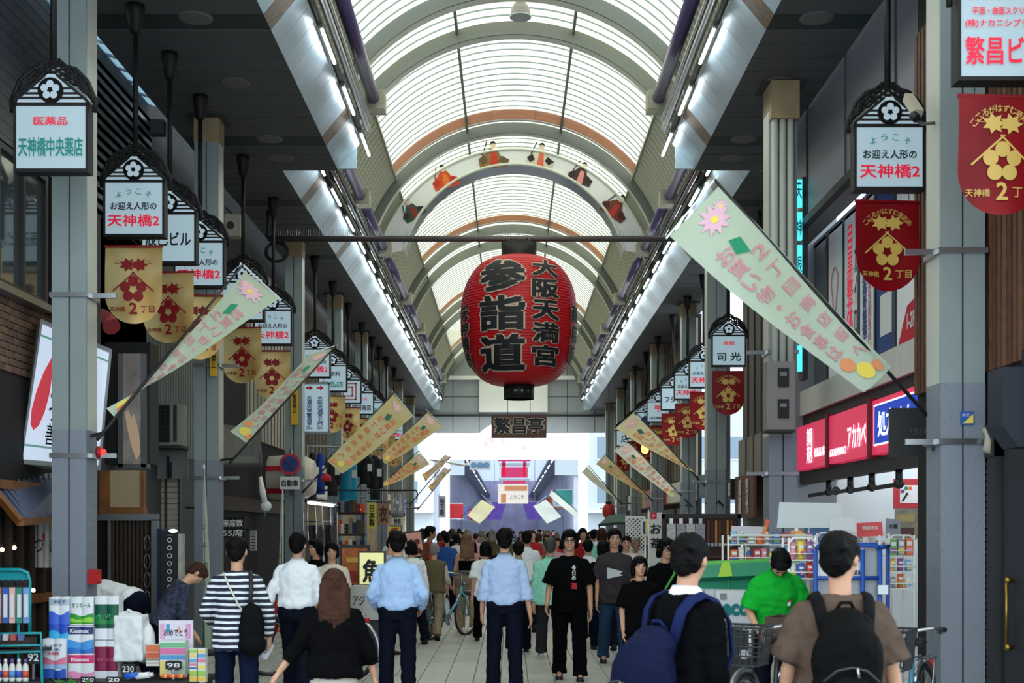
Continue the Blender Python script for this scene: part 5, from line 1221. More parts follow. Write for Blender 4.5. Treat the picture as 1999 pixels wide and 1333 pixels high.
for i, (y0, y1) in enumerate(RU):
    w = struct('wall_right_unit_%d' % (i+1), MB().box(5.0, 5.1, y0, y1, 0, 7.4), M_dim, 'shop unit front in the red banner row')
    MB().box(4.94, 5.0, y0, y1, 3.1, 7.3).build('upper_panel', M_unit[(i+2) % 4], w)
    for j in range(int((y1-y0)/.6)): MB().box(4.91, 4.94, y0+.1+j*.6, y0+.14+j*.6, 3.1, 7.3).build('panel_rib', M_unit[(i+1) % 4], w)
    MB().box(4.7, 5.0, y0+.15, y1-.15, 2.45, 3.0).build('fascia_sign', mat('unit_sign_r%d' % i, [(96, 120, 120), (190, 186, 176), (150, 60, 56), (180, 170, 130), (80, 110, 120), (200, 200, 200)][i], .5, emit=.08), w)
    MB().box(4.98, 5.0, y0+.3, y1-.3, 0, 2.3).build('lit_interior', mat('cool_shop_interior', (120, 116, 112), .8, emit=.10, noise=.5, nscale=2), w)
# ================================================================ people
CLOUDS = bpy.data.textures.new('fabric_folds', 'CLOUDS'); CLOUDS.noise_scale = .075; CLOUDS.noise_depth = 2
HAIRTEX = bpy.data.textures.new('hair_locks', 'CLOUDS'); HAIRTEX.noise_scale = .035; HAIRTEX.noise_depth = 1
def soft(mb, voxel, smooth=3, folds=0.0, tex=None, decimate=1.0, mid=.5):
    """Fuse overlapping shapes into one continuous skin."""
    o = bpy.data.objects.new('soft', mb.mesh('soft', None))
    r = o.modifiers.new('r', 'REMESH'); r.mode = 'VOXEL'; r.voxel_size = voxel; r.use_smooth_shade = True
    if smooth: s = o.modifiers.new('s', 'SMOOTH'); s.factor = .5; s.iterations = smooth
    if folds:
        d = o.modifiers.new('d', 'DISPLACE'); d.texture = tex or CLOUDS; d.strength = folds; d.mid_level = mid; d.texture_coords = 'LOCAL'
    if decimate < 1: q = o.modifiers.new('q', 'DECIMATE'); q.ratio = decimate
    me = baked(o); old = o.data; bpy.data.objects.remove(o); bpy.data.meshes.remove(old)
    me.polygons.foreach_set('use_smooth', [True]*len(me.polygons)); me.materials.clear()
    return me
def cap(mb, p0, p1, r0, r1, n=12):
    p0, p1 = Vector(p0), Vector(p1); d = p1-p0; L = d.length; d = d/max(L, 1e-6)
    pts = [p0-d*r0, p0-d*r0*.7, p0-d*r0*.3, p0, p1, p1+d*r1*.3, p1+d*r1*.7, p1+d*r1]
    return mb.path(pts, [r0*.05, r0*.71, r0*.95, r0, r1, r1*.95, r1*.71, r1*.05], n)
def rings(mb, T, prof, n=20, e=2.4):
    """Stack of rounded-rectangle rings: (z, rx, ry, dy)."""
    out = []
    for z, rx, ry, dy in prof:
        r = []
        for i in range(n):
            a = 2*PI*i/n; c, s = math.cos(a), math.sin(a)
            r.append(T @ Vector((rx*math.copysign(abs(c)**(2/e), c), dy+ry*math.copysign(abs(s)**(2/e), s), z)))
        out.append(r)
    return mb.loft(out)
def rx_(a): return Matrix.Rotation(a, 4, 'X')
def rz_(a): return Matrix.Rotation(a, 4, 'Z')
def ry_(a): return Matrix.Rotation(a, 4, 'Y')
def tr_(v): return Matrix.Translation(Vector(v))
def frames(pose):
    """Joint positions for a figure 1.70 m tall facing +Y."""
    p = dict(lean=0.03, twist=0, hp=0, hy=0, tilt=0, legs=((.16, .12), (-.12, .22)), arms=None, hip=.93); p.update(pose)
    J = {}
    low = 9
    for s, nm, (a, k) in ((-1, 'L', p['legs'][0]), (1, 'R', p['legs'][1])):
        spread = p.get('spread', .02)
        h = Vector((s*.09, 0, p['hip']-.01)); kn = h+Vector((s*spread, .43*math.sin(a), -.43*math.cos(a)))
        an = kn+Vector((s*spread*.5, .42*math.sin(a-k), -.42*math.cos(a-k)))
        J['hip'+nm], J['knee'+nm], J['ank'+nm] = h, kn, an; J['toe'+nm] = max(0, k-a)*.9 if k-a > .15 else 0
        low = min(low, an.z)
    dz = .075-low
    for k in list(J):
        if isinstance(J[k], Vector): J[k] = J[k]+Vector((0, 0, dz))
    hipc = Vector((0, 0, p['hip']+dz))
    T = tr_(hipc) @ rz_(p['twist']) @ rx_(-p['lean']) @ ry_(p['tilt']); J['T'] = T
    J['H'] = T @ tr_((0, .0, .56)) @ rz_(p['hy']) @ rx_(-p['hp']) @ tr_((0, 0, -.56))
    arms = p['arms'] or (((-.16, .05, -1), (-.08, .25, -1)), ((.16, -.05, -1), (.08, .2, -1)))
    for s, nm, (u, f) in ((-1, 'L', arms[0]), (1, 'R', arms[1])):
        sh = T @ Vector((s*.160, -.006, .388)); ud = (T.to_3x3() @ Vector(u)).normalized(); fd = (T.to_3x3() @ Vector(f)).normalized()
        el = sh+ud*.275; wr = el+fd*.245
        J['sho'+nm], J['elb'+nm], J['wri'+nm], J['fd'+nm] = sh, el, wr, fd
    J['hipc'] = hipc
    return J
def hand(mb, J, nm, s, fine, curl=.35):
    w, d = J['wri'+nm], J['fd'+nm]; T = J['T'].to_3x3()
    inw = (T @ Vector((-s, .25, 0))); n = (inw-d*inw.dot(d)).normalized(); a = d.cross(n).normalized()   # n: palm side, a: across
    if not fine:
        cap(mb, w, w+d*.10+n*.01, .028, .03, 8); cap(mb, w+d*.1+n*.01, w+d*.16+n*.03, .026, .018, 8); return
    M = Matrix((a, n, d)).transposed()
    mb.ell(w+d*.05, (.042, .019, .058), 12, 8, M); mb.ell(w+d*.075, (.042, .016, .03), 12, 8, M)
    for k, L in zip((-1.5, -.5, .5, 1.5), (.066, .078, .074, .058)):
        b = w+d*.088+a*(k*.0205); q1 = (d*math.cos(curl)+n*math.sin(curl)).normalized(); q2 = (d*math.cos(curl*2.4)+n*math.sin(curl*2.4)).normalized()
        m = b+q1*L*.52; cap(mb, b-d*.02, m, .0100, .0094, 8); cap(mb, m, m+q2*L*.48, .0094, .0080, 8)
    t0 = w+d*.03+a*(.034 if s > 0 else -.034)*(1 if (a.dot(T @ Vector((0, 1, 0)))) > 0 else -1)*(1 if s > 0 else -1)
    fw = T @ Vector((0, 1, 0)); fa = a if a.dot(fw) > 0 else -a
    t0 = w+d*.025+fa*.03; t1 = t0+(d*.7+fa*.6+n*.35).normalized()*.042; t2 = t1+(d*.9+fa*.15+n*.35).normalized()*.032
    cap(mb, t0-fa*.01, t1, .0135, .011, 8); cap(mb, t1, t2, .011, .0085, 8)
def head_shapes(mb, H, detail):
    def h(*v): return H @ Vector(v)
    M = H.to_3x3()
    mb.ell(h(0, .002, .675), (.077, .096, .099), 20, 14, M)
    mb.ell(h(0, .030, .612), (.060, .066, .080), 18, 12, M); mb.ell(h(0, .062, .568), (.032, .030, .030), 12, 8, M)
    mb.ell(h(0, .070, .645), (.050, .026, .042), 12, 8, M)
    cap(mb, h(0, .096, .660), h(0, .107, .628), .009, .0145, 8)
    for s in (-1, 1):
        cap(mb, h(s*.013, .095, .624), h(s*.010, .100, .624), .009, .009, 6)
        mb.ell(h(s*.082, -.006, .645), (.012, .020, .034), 10, 8, M); mb.ell(h(s*.045, .058, .628), (.022, .02, .022), 8, 6, M)
    mb.ell(h(0, .092, .594), (.026, .010, .010), 10, 6, M)
    mb.ell(h(0, .084, .684), (.052, .014, .012), 10, 6, M)
TORSO = [(-.10, .13, .09, -.01), (-.02, .155, .105, -.01), (.10, .138, .095, 0), (.22, .145, .10, .005), (.33, .158, .105, .0), (.40, .13, .085, -.01), (.46, .07, .06, -.01)]
def body_mesh(J, detail, build=1.0):
    mb = MB(); T = J['T']
    rings(mb, T, [(z, rx*build*.94, ry*build*.92, dy) for z, rx, ry, dy in TORSO])
    cap(mb, T @ Vector((0, -.012, .44)), J['H'] @ Vector((0, .0, .60)), .056, .052)
    for s, nm in ((-1, 'L'), (1, 'R')):
        cap(mb, T @ Vector((s*.04, -.012, .425)), J['sho'+nm], .045, .050)
        cap(mb, J['sho'+nm], J['elb'+nm], .046*build, .036); cap(mb, J['elb'+nm], J['wri'+nm], .037, .025)
        hand(mb, J, nm, s, detail >= 2, J.get('curl', .35))
        cap(mb, J['hip'+nm], J['knee'+nm], .078*build, .052); cap(mb, J['knee'+nm], J['ank'+nm], .052, .036)
        cap(mb, J['ank'+nm], J['ank'+nm]+Vector((0, .11, -.035)), .036, .028)
    head_shapes(mb, J['H'], detail)
    return soft(mb, {0: .022, 1: .013, 2: .0085}[detail], 2 if detail else 1, decimate={0: 1, 1: .6, 2: .4}[detail])
def top_mesh(J, kind, hem, detail, build=1.0, loose=1.0, folds=.034):
    mb = MB(); T = J['T']; g = .018*loose
    if kind == 'tank':
        pr = [(hem, .148, .10, 0), (.10, .142, .10, 0), (.22, .15, .106, .005), (.31, .158, .106, .0)]
        rings(mb, T, [(z, rx*build+.004, ry*build+.006, dy) for z, rx, ry, dy in pr]); return soft(mb, .012, 2)
    pr = [(hem, .170, .124, -.010), (hem+.04, .176, .130, -.012), (-.03, .174, .126, -.010)] if hem < -.05 else [(hem-.02, .148, .10, -.008), (hem+.03, .168, .118, -.005)]
    pr += [(z, rx, ry, dy) for z, rx, ry, dy in ((.10, .156, .108, 0), (.22, .158, .112, .005), (.32, .166, .112, .0), (.375, .160, .10, -.008), (.425, .125, .085, -.012), (.460, .082, .070, -.012), (.482, .064, .060, -.008)) if z > hem+.04]
    rings(mb, T, [(z, rx*build+g, ry*build+g*.9, dy) for z, rx, ry, dy in pr])
    for s, nm in ((-1, 'L'), (1, 'R')):
        S0, E0, W0 = J['sho'+nm], J['elb'+nm], J['wri'+nm]; n0 = T @ Vector((s*.045, -.012, .422)); q = g*.55
        cap(mb, n0, S0, .052+g*.3, .056+q)
        if kind in ('long', 'rolled', 'three'):
            cap(mb, S0, E0, .055+q, .044+q)
            end = {'long': .96, 'rolled': .38, 'three': .55}[kind]
            mb.ell(E0, .045+q); mb.path([E0, E0.lerp(W0, end*.5), E0.lerp(W0, end)], [.044+q, .043+q, .036+q], 14)
            if kind == 'rolled': mb.path([E0.lerp(W0, end-.12), E0.lerp(W0, end)], [.049+q, .049+q], 14)
        elif kind == 'short':
            mb.path([S0, S0.lerp(E0, .45), S0.lerp(E0, .86)], [.055+q, .062+g*.9, .066+g*1.1], 16)
        elif kind == 'vest': pass
    return soft(mb, {0: .024, 1: .016, 2: .0125}[detail], 3, folds if detail else 0)
def trouser_mesh(J, kind, detail, build=1.0, loose=1.0):
    mb = MB(); T = J['T']; g = .016*loose
    rings(mb, T, [(-.13, .12, .09, -.01), (-.06, .155, .108, -.012), (.0, .158, .110, -.010), (.06, .146, .102, -.004), (.085, .142, .10, -.002)])
    for s, nm in ((-1, 'L'), (1, 'R')):
        h, k, a = J['hip'+nm], J['knee'+nm], J['ank'+nm]
        mb.ell(h+Vector((s*.012, -.02, -.02)), (.095*build, .11*build, .12))
        if kind == 'skirt': continue
        cap(mb, h, k, .084*build+g, .058+g); mb.ell(k, .058+g)
        if kind == 'shorts': continue
        e = a+(k-a).normalized()*(.0) if kind != 'cropped' else a.lerp(k, .18)
        mb.path([k, k.lerp(e, .5), k.lerp(e, .85), e+Vector((0, .0, -.02))], [.058+g, .054+g, .050+g*1.1, .056+g*1.2], 14)
    if kind == 'skirt':
        kz = (J['kneeL'].z+J['kneeR'].z)/2; c = J['hipc']
        mb.loft([[Vector((rx*math.cos(2*PI*i/24), ry*math.sin(2*PI*i/24), z)) for i in range(24)] for z, rx, ry in ((c.z+.02, .17, .125), (c.z-.15, .195, .15), (kz-.06, .215, .18))])
    return soft(mb, {0: .024, 1: .017, 2: .0135}[detail], 3, .024 if detail else 0)
def hair_mesh(J, style, detail, seed=1):
    r = random.Random(seed); mb = MB(); H = J['H']; M = H.to_3x3()
    def h(*v): return H @ Vector(v)
    if style == 'short' or style == 'thin':
        k = 1.0 if style == 'short' else .96
        mb.ell(h(0, -.012, .690), (.089*k, .104*k, .098*k), 18, 12, M); mb.ell(h(0, -.045, .645), (.081*k, .066*k, .075), 14, 10, M)
        mb.ell(h(0, -.062, .612), (.058, .040, .05), 12, 8, M); mb.ell(h(0, .060, .742), (.068, .042, .034), 12, 8, M)
        for s in (-1, 1): mb.ell(h(s*.070, .012, .690), (.022, .052, .050), 10, 8, M); cap(mb, h(s*.078, .022, .68), h(s*.080, .020, .642), .012, .007, 6)
    if style in ('bob', 'long', 'shag'):
        mb.ell(h(0, -.012, .690), (.094, .108, .100), 18, 12, M); mb.ell(h(0, -.050, .640), (.090, .070, .085), 14, 10, M); mb.ell(h(0, .062, .738), (.074, .044, .040), 12, 8, M)
        lo = {'bob': .575, 'long': .55, 'shag': .60}[style]
        for s in (-1, 1): cap(mb, h(s*.074, .018, .70), h(s*.080, .020, lo), .026, .018, 10); cap(mb, h(s*.06, -.04, .68), h(s*.068, -.045, lo-.01), .045, .036, 10)
        cap(mb, h(0, -.06, .66), h(0, -.068, lo-.01), .06, .045, 10)
    if style == 'long':
        T = J['T']
        for i in range(7):
            x = -.085+.17*i/6; e = T @ Vector((x*1.25, -.135-.012*math.cos(x*20), .28+.05*r.random()+.02*abs(i-3)))
            m = T @ Vector((x*1.1, -.115, .44)); a = h(x*.9, -.055, .66); mb.path([a, m, e], [.042, .038, .018], 8)
    if style == 'bun': mb.ell(h(0, -.012, .690), (.088, .103, .096), 18, 12, M); mb.ell(h(0, -.10, .66), (.04, .035, .05), 10, 8, M)
    if style != 'thin':
        for i in range(26):
            a = r.uniform(0, 2*PI); t = r.uniform(.15, 1.25); p = Vector((.085*math.sin(t)*math.cos(a), -.012+.10*math.sin(t)*math.sin(a), .690+.092*math.cos(t)))
            q = p+Vector((.02*math.cos(a), .02*math.sin(a)+(.012 if math.sin(a) > 0 else -.01), -.035)); 
            if p.y > .06 and p.z < .70: continue
            cap(mb, H @ p, H @ q, .013, .005, 6)
    return soft(mb, {0: .02, 1: .011, 2: .0085}[detail], 2, .014 if detail else 0, HAIRTEX)
def shoe_mesh(J, nm, H):
    a = J['ank'+nm]; p = J['toe'+nm]; M = rx_(-p).to_3x3(); mb = MB()
    def q(*v): return a+M @ Vector(v)
    mb.ell(q(0, -.01, -.02), (.042, .055, .05), 12, 8, M); mb.ell(q(0, .06, -.035), (.043, .075, .034), 12, 8, M); mb.ell(q(0, .125, -.045), (.043, .05, .026), 12, 8, M)
    return soft(mb, .011, 2)
def sole_mesh(J, nm):
    a = J['ank'+nm]; M = rx_(-J['toe'+nm]).to_3x3(); mb = MB(); pts = []
    for i in range(18):
        t = 2*PI*i/18; pts.append(a+M @ Vector((.044*math.cos(t), .055+.118*math.sin(t), -.075)))
    return mb.prism(pts, M @ Vector((0, 0, .022)))
SKIN = mat('skin', (192, 144, 116), .55, noise=.04, nscale=20); SKIN2 = mat('skin_tan', (158, 112, 86), .55)
HAIR_K = mat('hair_black', (6, 5, 6), .55, spec=.10, bump=.5, bscale=90); HAIR_BR = mat('hair_brown', (58, 34, 24), .5, spec=.12, noise=.3, nscale=14, bump=.6, bscale=90)
HAIR_GR = mat('hair_grey', (120, 118, 116), .5, noise=.2, nscale=20, bump=.5, bscale=90)
def fab(name, rgb, rough=.85, **k): return mat('fabric_'+name, rgb, rough, bump=k.pop('bump', .5), bscale=k.pop('bscale', 13), noise=k.pop('noise', .05), nscale=k.pop('nscale', 5), spec=.04, **k)
F_BLACK = fab('black', (9, 9, 11)); F_NAVY = fab('navy', (15, 19, 32)); F_WHITE = fab('white', (228, 232, 238)); F_LBLUE = fab('light_blue', (164, 192, 230)); F_DGREY = fab('dark_grey', (58, 54, 58))
F_BEIGE = fab('beige', (172, 146, 118)); F_BROWN = fab('brown', (84, 69, 60)); F_GREEN = fab('green', (24, 160, 50)); F_MINT = fab('mint', (140, 205, 186)); F_OLIVE = fab('olive', (98, 88, 66)); F_CREAM = fab('cream', (206, 196, 180)); F_BLUE = fab('blue', (50, 90, 160))
F_STRIPE = striped('fabric_navy_stripe', (28, 34, 52), (214, 218, 222), 2, .048, .42, .85, .02)
F_PIN = striped('fabric_blue_pinstripe', (150, 172, 214), (182, 200, 232), 0, .011, .5, .85)
SHOE_K = mat('shoe_black', (24, 22, 22), .4); SHOE_W = mat('shoe_white', (216, 216, 212), .6); SHOE_BR = mat('shoe_brown', (96, 60, 40), .5); SOLE_W = mat('sole_white', (210, 208, 200), .6)
EYE_W = mat('eye_white', (226, 220, 214), .3); EYE_K = mat('eye_dark', (24, 18, 16), .2); LIP = mat('lips', (168, 92, 84), .5)
def scaled(me, k, kz=None):
    me.transform(Matrix.Diagonal((k, k, kz or k, 1))); return me
def face_parts(J, k, root, glasses=False):
    H = J['H']; M = H.to_3x3()
    def h(*v): return H @ Vector(v)
    for s in (-1, 1):
        e = put('eye', scaled(MB().ell(h(s*.032, .088, .658), (.0165, .010, .0075), 10, 6, M).mesh('eye', EYE_W), k), root)
        put('iris', scaled(MB().ell(h(s*.032, .0945, .658), (.008, .006, .0078), 8, 6, M).mesh('iris', EYE_K), k), e)
        put('eyelid', scaled(MB().path([h(s*.016, .097, .660), h(s*.032, .0995, .6665), h(s*.049, .092, .661)], [.0015, .0030, .0015], 5).mesh('eyelid', EYE_K), k), e)
        put('eyebrow', scaled(MB().path([h(s*.014, .101, .679), h(s*.032, .100, .684), h(s*.052, .086, .679)], [.003, .0045, .002], 6).mesh('eyebrow', HAIR_K), k), root)
    put('mouth', scaled(MB().path([h(-.022, .092, .592), h(0, .103, .5935), h(.022, .092, .592)], [.002, .0065, .002], 6).mesh('mouth', LIP), k), root)
    if glasses:
        b = MB()
        for s in (-1, 1):
            b.path([h(s*.034+.025*math.cos(a), .106, .655+.020*math.sin(a)) for a in [2*PI*i/14 for i in range(14)]], .0028, 5, closed=True)
            b.path([h(s*.059, .104, .660), h(s*.082, .05, .660), h(s*.088, -.01, .655)], .003, 5)
        b.path([h(-.010, .108, .660), h(.010, .108, .660)], .003, 5)
        g = put('glasses', scaled(b.mesh('glasses', M_black), k), root)
def person(label, X, Y, H=1.65, rot=0.0, pose=None, top=('long', -.02), top_m=None, bot='trousers', bot_m=None, hair='short', hair_m=None, shoe=None, skin=None, detail=1, build=1.0, loose=1.0, face=False, glasses=False, collar=False, belt=False, bare=False, seed=1, group=None, extra=None):
    t = thing('person', label, 'person', (X, Y, 0), rot, group)
    J = frames(pose or {}); k = H/1.70
    b = put('body', scaled(body_mesh(J, detail, build), k), t); b.data.materials.append(skin or SKIN)
    def add(nm, me, m, par=t):
        scaled(me, k); me.materials.append(m); return put(nm, me, par)
    if top: add('shirt', top_mesh(J, top[0], top[1], detail, build, loose), top_m or F_WHITE)
    if bot: add('trousers' if bot != 'skirt' else 'skirt', trouser_mesh(J, bot, detail, build, loose), bot_m or F_NAVY)
    if hair: add('hair', hair_mesh(J, hair, detail, seed), hair_m or HAIR_K)
    for nm in 'LR':
        s = add('shoe', shoe_mesh(J, nm, H), shoe or SHOE_K); sm = sole_mesh(J, nm).mesh('sole', None); scaled(sm, k); sm.materials.append(SOLE_W if shoe is SHOE_W else M_black); put('sole', sm, s)
    T = J['T']
    if collar:
        mb = MB(); Hh = J['H']
        rr = []
        for z, r, dz in ((.478, .078, 0), (.515, .066, .0), (.522, .064, 0), (.470, .090, -.006)):
            rr.append([T @ Vector((r*math.cos(2*PI*i/20), -.006+r*.98*math.sin(2*PI*i/20), z-.018*math.sin(2*PI*i/20)*(1 if math.sin(2*PI*i/20) > 0 else .2))) for i in range(20)])
        mb.loft(rr, True, False); add('collar', mb.mesh('collar', None), collar if not isinstance(collar, bool) else (top_m or F_WHITE))
    if belt:
        mb = MB(); rings(mb, T, [(.035, .166, .120, -.006), (.072, .160, .116, -.004)]); add('belt', mb.mesh('belt', None), SHOE_K)
    if face: face_parts(J, k, t, glasses)
    if extra: extra(t, J, k, add)
    return t, J, k
def xy(x, Y): return (x-CX)/F*Y
WALK_A = dict(legs=((.34, .10), (-.24, .35)), arms=(((-.18, -.22, -1), (-.10, .05, -1)), ((.18, .22, -1), (.05, .5, -1))))
WALK_B = dict(legs=((-.22, .35), (.32, .10)), arms=(((-.18, .20, -1), (-.05, .45, -1)), ((.18, -.20, -1), (.10, .0, -1))))
STAND = dict(legs=((.03, .03), (-.02, .03)))
# ---- bags
def strap_path(J, T, pts): return [T @ Vector(p) for p in pts]
def tote_black(t, J, k, add):
    T = J['T']; mb = MB()
    mb.grid(lambda a, b: T @ Vector((.13+.09*(b-.5)*2*(.65+.5*a), -.155-.05*math.sin(PI*b)*(.5+.5*a), .22-.50*a+.05*math.sin(PI*b))), 12, 10); me = mb.mesh('bag', None)
    add('shoulder_bag', soft(MB().ell(T @ Vector((.15, -.17, -.02)), (.115, .045, .24)).ell(T @ Vector((.155, -.165, -.15)), (.125, .06, .11)), .014, 2, .02), mat('black_nylon', (8, 9, 12), .7, spec=.08, bump=.3))
    add('bag_strap', MB().path([T @ Vector(p) for p in ((.13, -.15, .15), (.14, -.14, .34), (.125, -.06, .475), (.12, .05, .46), (.12, .11, .36))], .019, 8).mesh('strap', None), M_black)
    add('thin_strap', MB().path([T @ Vector(p) for p in ((-.105, -.06, .47), (-.06, -.15, .38), (.03, -.155, .20), (.12, -.16, .05))], .008, 6).mesh('strap', None), mat('cream_strap', (206, 200, 186), .7))
    w = J['wriR']; d = J['fdR']; add('phone', MB().box(-.035, .035, -.006, .006, -.07, .07, tr_(w+d*.10+Vector((-.02, 0, -.03))) @ ry_(.5)).mesh('phone', None), M_chrome)
def handbag(t, J, k, add):
    w = J['wriR']; d = J['fdR']; c = w+d*.10
    add('handbag', soft(MB().ell(c+Vector((.02, 0, -.30)), (.16, .07, .12)).box(c.x-.13, c.x+.17, c.y-.06, c.y+.06, c.z-.42, c.z-.25), .014, 2, .01), mat('handbag_black', (22, 20, 20), .4))
    for dy in (-.04, .04): add('bag_handle', MB().path([c+Vector((-.08, dy, -.22)), c+Vector((-.05, dy, -.08)), c+Vector((.02, dy*.3, -.0)), c+Vector((.09, dy, -.08)), c+Vector((.12, dy, -.22))], .010, 6).mesh('handle', None), M_black)
def ribbon(T, pts, w, th):
    """Flat padded strap following the body."""
    pts = [Vector(p) for p in pts]; rg = []
    for i, p in enumerate(pts):
        d = (pts[min(i+1, len(pts)-1)]-pts[max(i-1, 0)]).normalized(); c = Vector((p.x*.3, 0, .30)); n = (p-c); n = (n-d*n.dot(d)).normalized(); a = d.cross(n).normalized()
        rg.append([T @ (p+a*w*math.cos(2*PI*j/10)+n*th*math.sin(2*PI*j/10)) for j in range(10)])
    return MB().loft(rg).mesh('strap', None)
def daypack(m, mdark, scale=1.0, low=0.0, bulge=1.0):
    def f(t, J, k, add):
        T = J['T']; b = MB()
        def q(x, y, z): return T @ Vector((x*scale, -.13+(y)*bulge, z-low))
        b.ell(q(0, -.10, .17), (.150*scale, .10*bulge, .22), 18, 12, T.to_3x3()); b.ell(q(0, -.10, .02), (.160*scale, .115*bulge, .18), 18, 12, T.to_3x3()); b.ell(q(0, -.06, .33), (.12*scale, .07, .10), 14, 10, T.to_3x3())
        bag = add('backpack', soft(b, .013, 3, .02), m)
        add('pocket', soft(MB().ell(q(0, -.185, .0), (.115*scale, .05, .13), 14, 10, T.to_3x3()), .012, 2, .01), mdark, t)
        add('zip_line', MB().path([q(-.11*1, -.20, .10), q(-.06, -.215, .15), q(0, -.22, .165), q(.06, -.215, .15), q(.11, -.20, .10)], .006, 5).mesh('zip', None), M_dark)
        add('zip_pull', MB().tube(q(.02, -.225, .165), q(.025, -.23, .12), .006, n=5).mesh('pull', None), M_chrome)
        for s in (-1, 1):
            add('shoulder_strap', ribbon(T, [(s*x*scale, y, z) for x, y, z in ((.085, -.185, .31-low*.5), (.10, -.155, .40), (.108, -.105, .458), (.112, -.03, .485), (.118, .06, .455), (.125, .135, .36), (.155, .125, .20), (.185, .02, .06), (.17, -.10, -.02))], .030, .011), mdark)
        add('grab_handle', MB().path([q(-.04, -.03, .41), q(-.02, -.05, .45), q(.02, -.05, .45), q(.04, -.03, .41)], .009, 6).mesh('handle', None), mdark)
    return f
# ---- foreground and middle distance people, one by one
def chest_print(rows, m=None):
    def f(t, J, k, add):
        T = J['T']
        for body, x, z, w, h, mm in rows:
            e = MB(); letters(e, body, (0, 0, 0), w, h, ex=(-1, 0, 0), vertical=len(body) < 4 and h > w, bold=.03); e.v = [T @ Vector((p.x+x, .152+p.y, p.z+z)) for p in e.v]; add('shirt_lettering', e.mesh('print', None), mm)
    return f
PX_ = lambda x, Y: (x-CX)/F*Y
person('woman in navy and white striped top with a black shoulder bag', PX_(462, 10.4), 10.4, 1.585, .08, dict(legs=((.10, .06), (-.05, .10)), hy=-.15, arms=(((-.42, -.05, -1), (.25, .9, -.55)), ((.42, -.05, -1), (.02, .35, -1)))), ('long', -.20), F_STRIPE, bot_m=fab('navy_denim', (18, 24, 46)), hair='short', detail=2, loose=1.5, seed=3, extra=tote_black)
person('man in a white long sleeved shirt beside the striped top woman', PX_(580, 12.8), 12.8, 1.645, -.05, dict(WALK_A, arms=(((-.45, -.2, -1), (-.35, .25, -1)), ((.3, .2, -1), (.1, .7, -1)))), ('long', .02), F_WHITE, bot_m=F_NAVY, detail=2, collar=True, belt=True, loose=1.35, build=1.05)
person('woman with long brown hair in a black blouse and pale skirt walking away', PX_(652, 8.5), 8.5, 1.40, .15, dict(lean=.08, legs=((.28, .1), (-.2, .3)), hip=.93, arms=(((-.55, -.15, -1), (-.75, .15, -1)), ((.42, -.05, -1), (.25, .35, -1)))), ('three', -.10), F_BLACK, bot='skirt', bot_m=fab('pale_skirt', (190, 182, 172)), hair='long', hair_m=HAIR_BR, detail=2, loose=2.2, build=1.08, extra=handbag)
person('man in a plain light blue shirt walking away near the fish sign', PX_(776, 12.5), 12.5, 1.625, .0, dict(legs=((.06, .05), (-.04, .10)), arms=(((-.42, -.1, -1), (.15, .85, -.55)), ((.42, -.1, -1), (-.15, .85, -.6)))), ('long', .0), F_LBLUE, bot_m=F_NAVY, detail=2, collar=True, belt=True, loose=1.45, build=1.06, seed=5)
person('man in a blue pinstriped shirt walking away at the centre of the crowd', PX_(985, 13.1), 13.1, 1.655, .02, dict(legs=((.05, .06), (-.03, .12)), arms=(((-.24, .0, -1), (-.05, .35, -1)), ((.26, -.05, -1), (.16, .12, -1)))), ('rolled', .0), F_PIN, bot_m=F_NAVY, detail=2, collar=True, belt=True, loose=1.4, seed=7)
person('young man with glasses in a black lettered T-shirt walking to the camera', PX_(1112, 14.1), 14.1, 1.645, PI-.06, dict(legs=((.10, .06), (-.06, .22)), arms=(((-.25, -.05, -1), (-.05, .15, -1)), ((.28, -.05, -1), (.1, .75, -.9)))), ('short', -.16), F_BLACK, bot_m=F_BLACK, hair='shag', detail=2, face=True, glasses=True, loose=1.7, seed=9, extra=chest_print([('今日の', -.05, .30, .05, .17, M_white), ('酒', -.05, .15, .07, .07, M_red_ink)]))
person('man in a mint green shirt walking away behind the black T-shirt man', PX_(1074, 16.6), 16.6, 1.575, .0, WALK_A, ('long', -.16), F_MINT, bot_m=fab('charcoal_jeans', (46, 44, 48)), hair_m=mat('hair_dark_grey', (56, 54, 54), .5, bump=.5, bscale=90), shoe=SHOE_W, detail=1, collar=True, loose=1.8, build=1.08)
def pennant(t, J, k, add):
    T = J['T']; b = MB(); b.add([T @ Vector(p) for p in ((.11, .150, .30), (.11, .152, .16), (-.09, .152, .20), (-.05, .152, .225), (-.09, .150, .25))], [(0,1,2,3,4)]); add('pennant_print', b.mesh('print', None), mat('print_grey', (190, 196, 200), .7))
person('man in a dark grey T-shirt with a pale pennant print facing the camera', PX_(1199, 15.8), 15.8, 1.66, PI+.05, dict(legs=((.14, .06), (-.1, .25))), ('short', -.16), F_DGREY, bot_m=fab('denim', (40, 62, 88)), detail=2, face=True, loose=1.5, build=1.05, seed=12, extra=pennant)
person('short woman with a dark bob in black facing the camera', PX_(1248, 12.7), 12.7, 1.385, PI+.12, dict(hp=-.05, arms=(((-.2, .05, -1), (.1, .5, -.8)), ((.2, .0, -1), (0, .3, -1)))), ('short', -.16), F_BLACK, bot_m=F_BLACK, hair='bob', detail=2, face=True, loose=1.5, seed=14)
def green_strap(t, J, k, add):
    T = J['T']; add('green_strap', MB().path([T @ Vector(p) for p in ((-.11, .05, .48), (-.05, .135, .36), (.06, .15, .2), (.14, .12, .05))], .016, 6).mesh('strap', None), mat('strap_green', (70, 150, 70), .7))
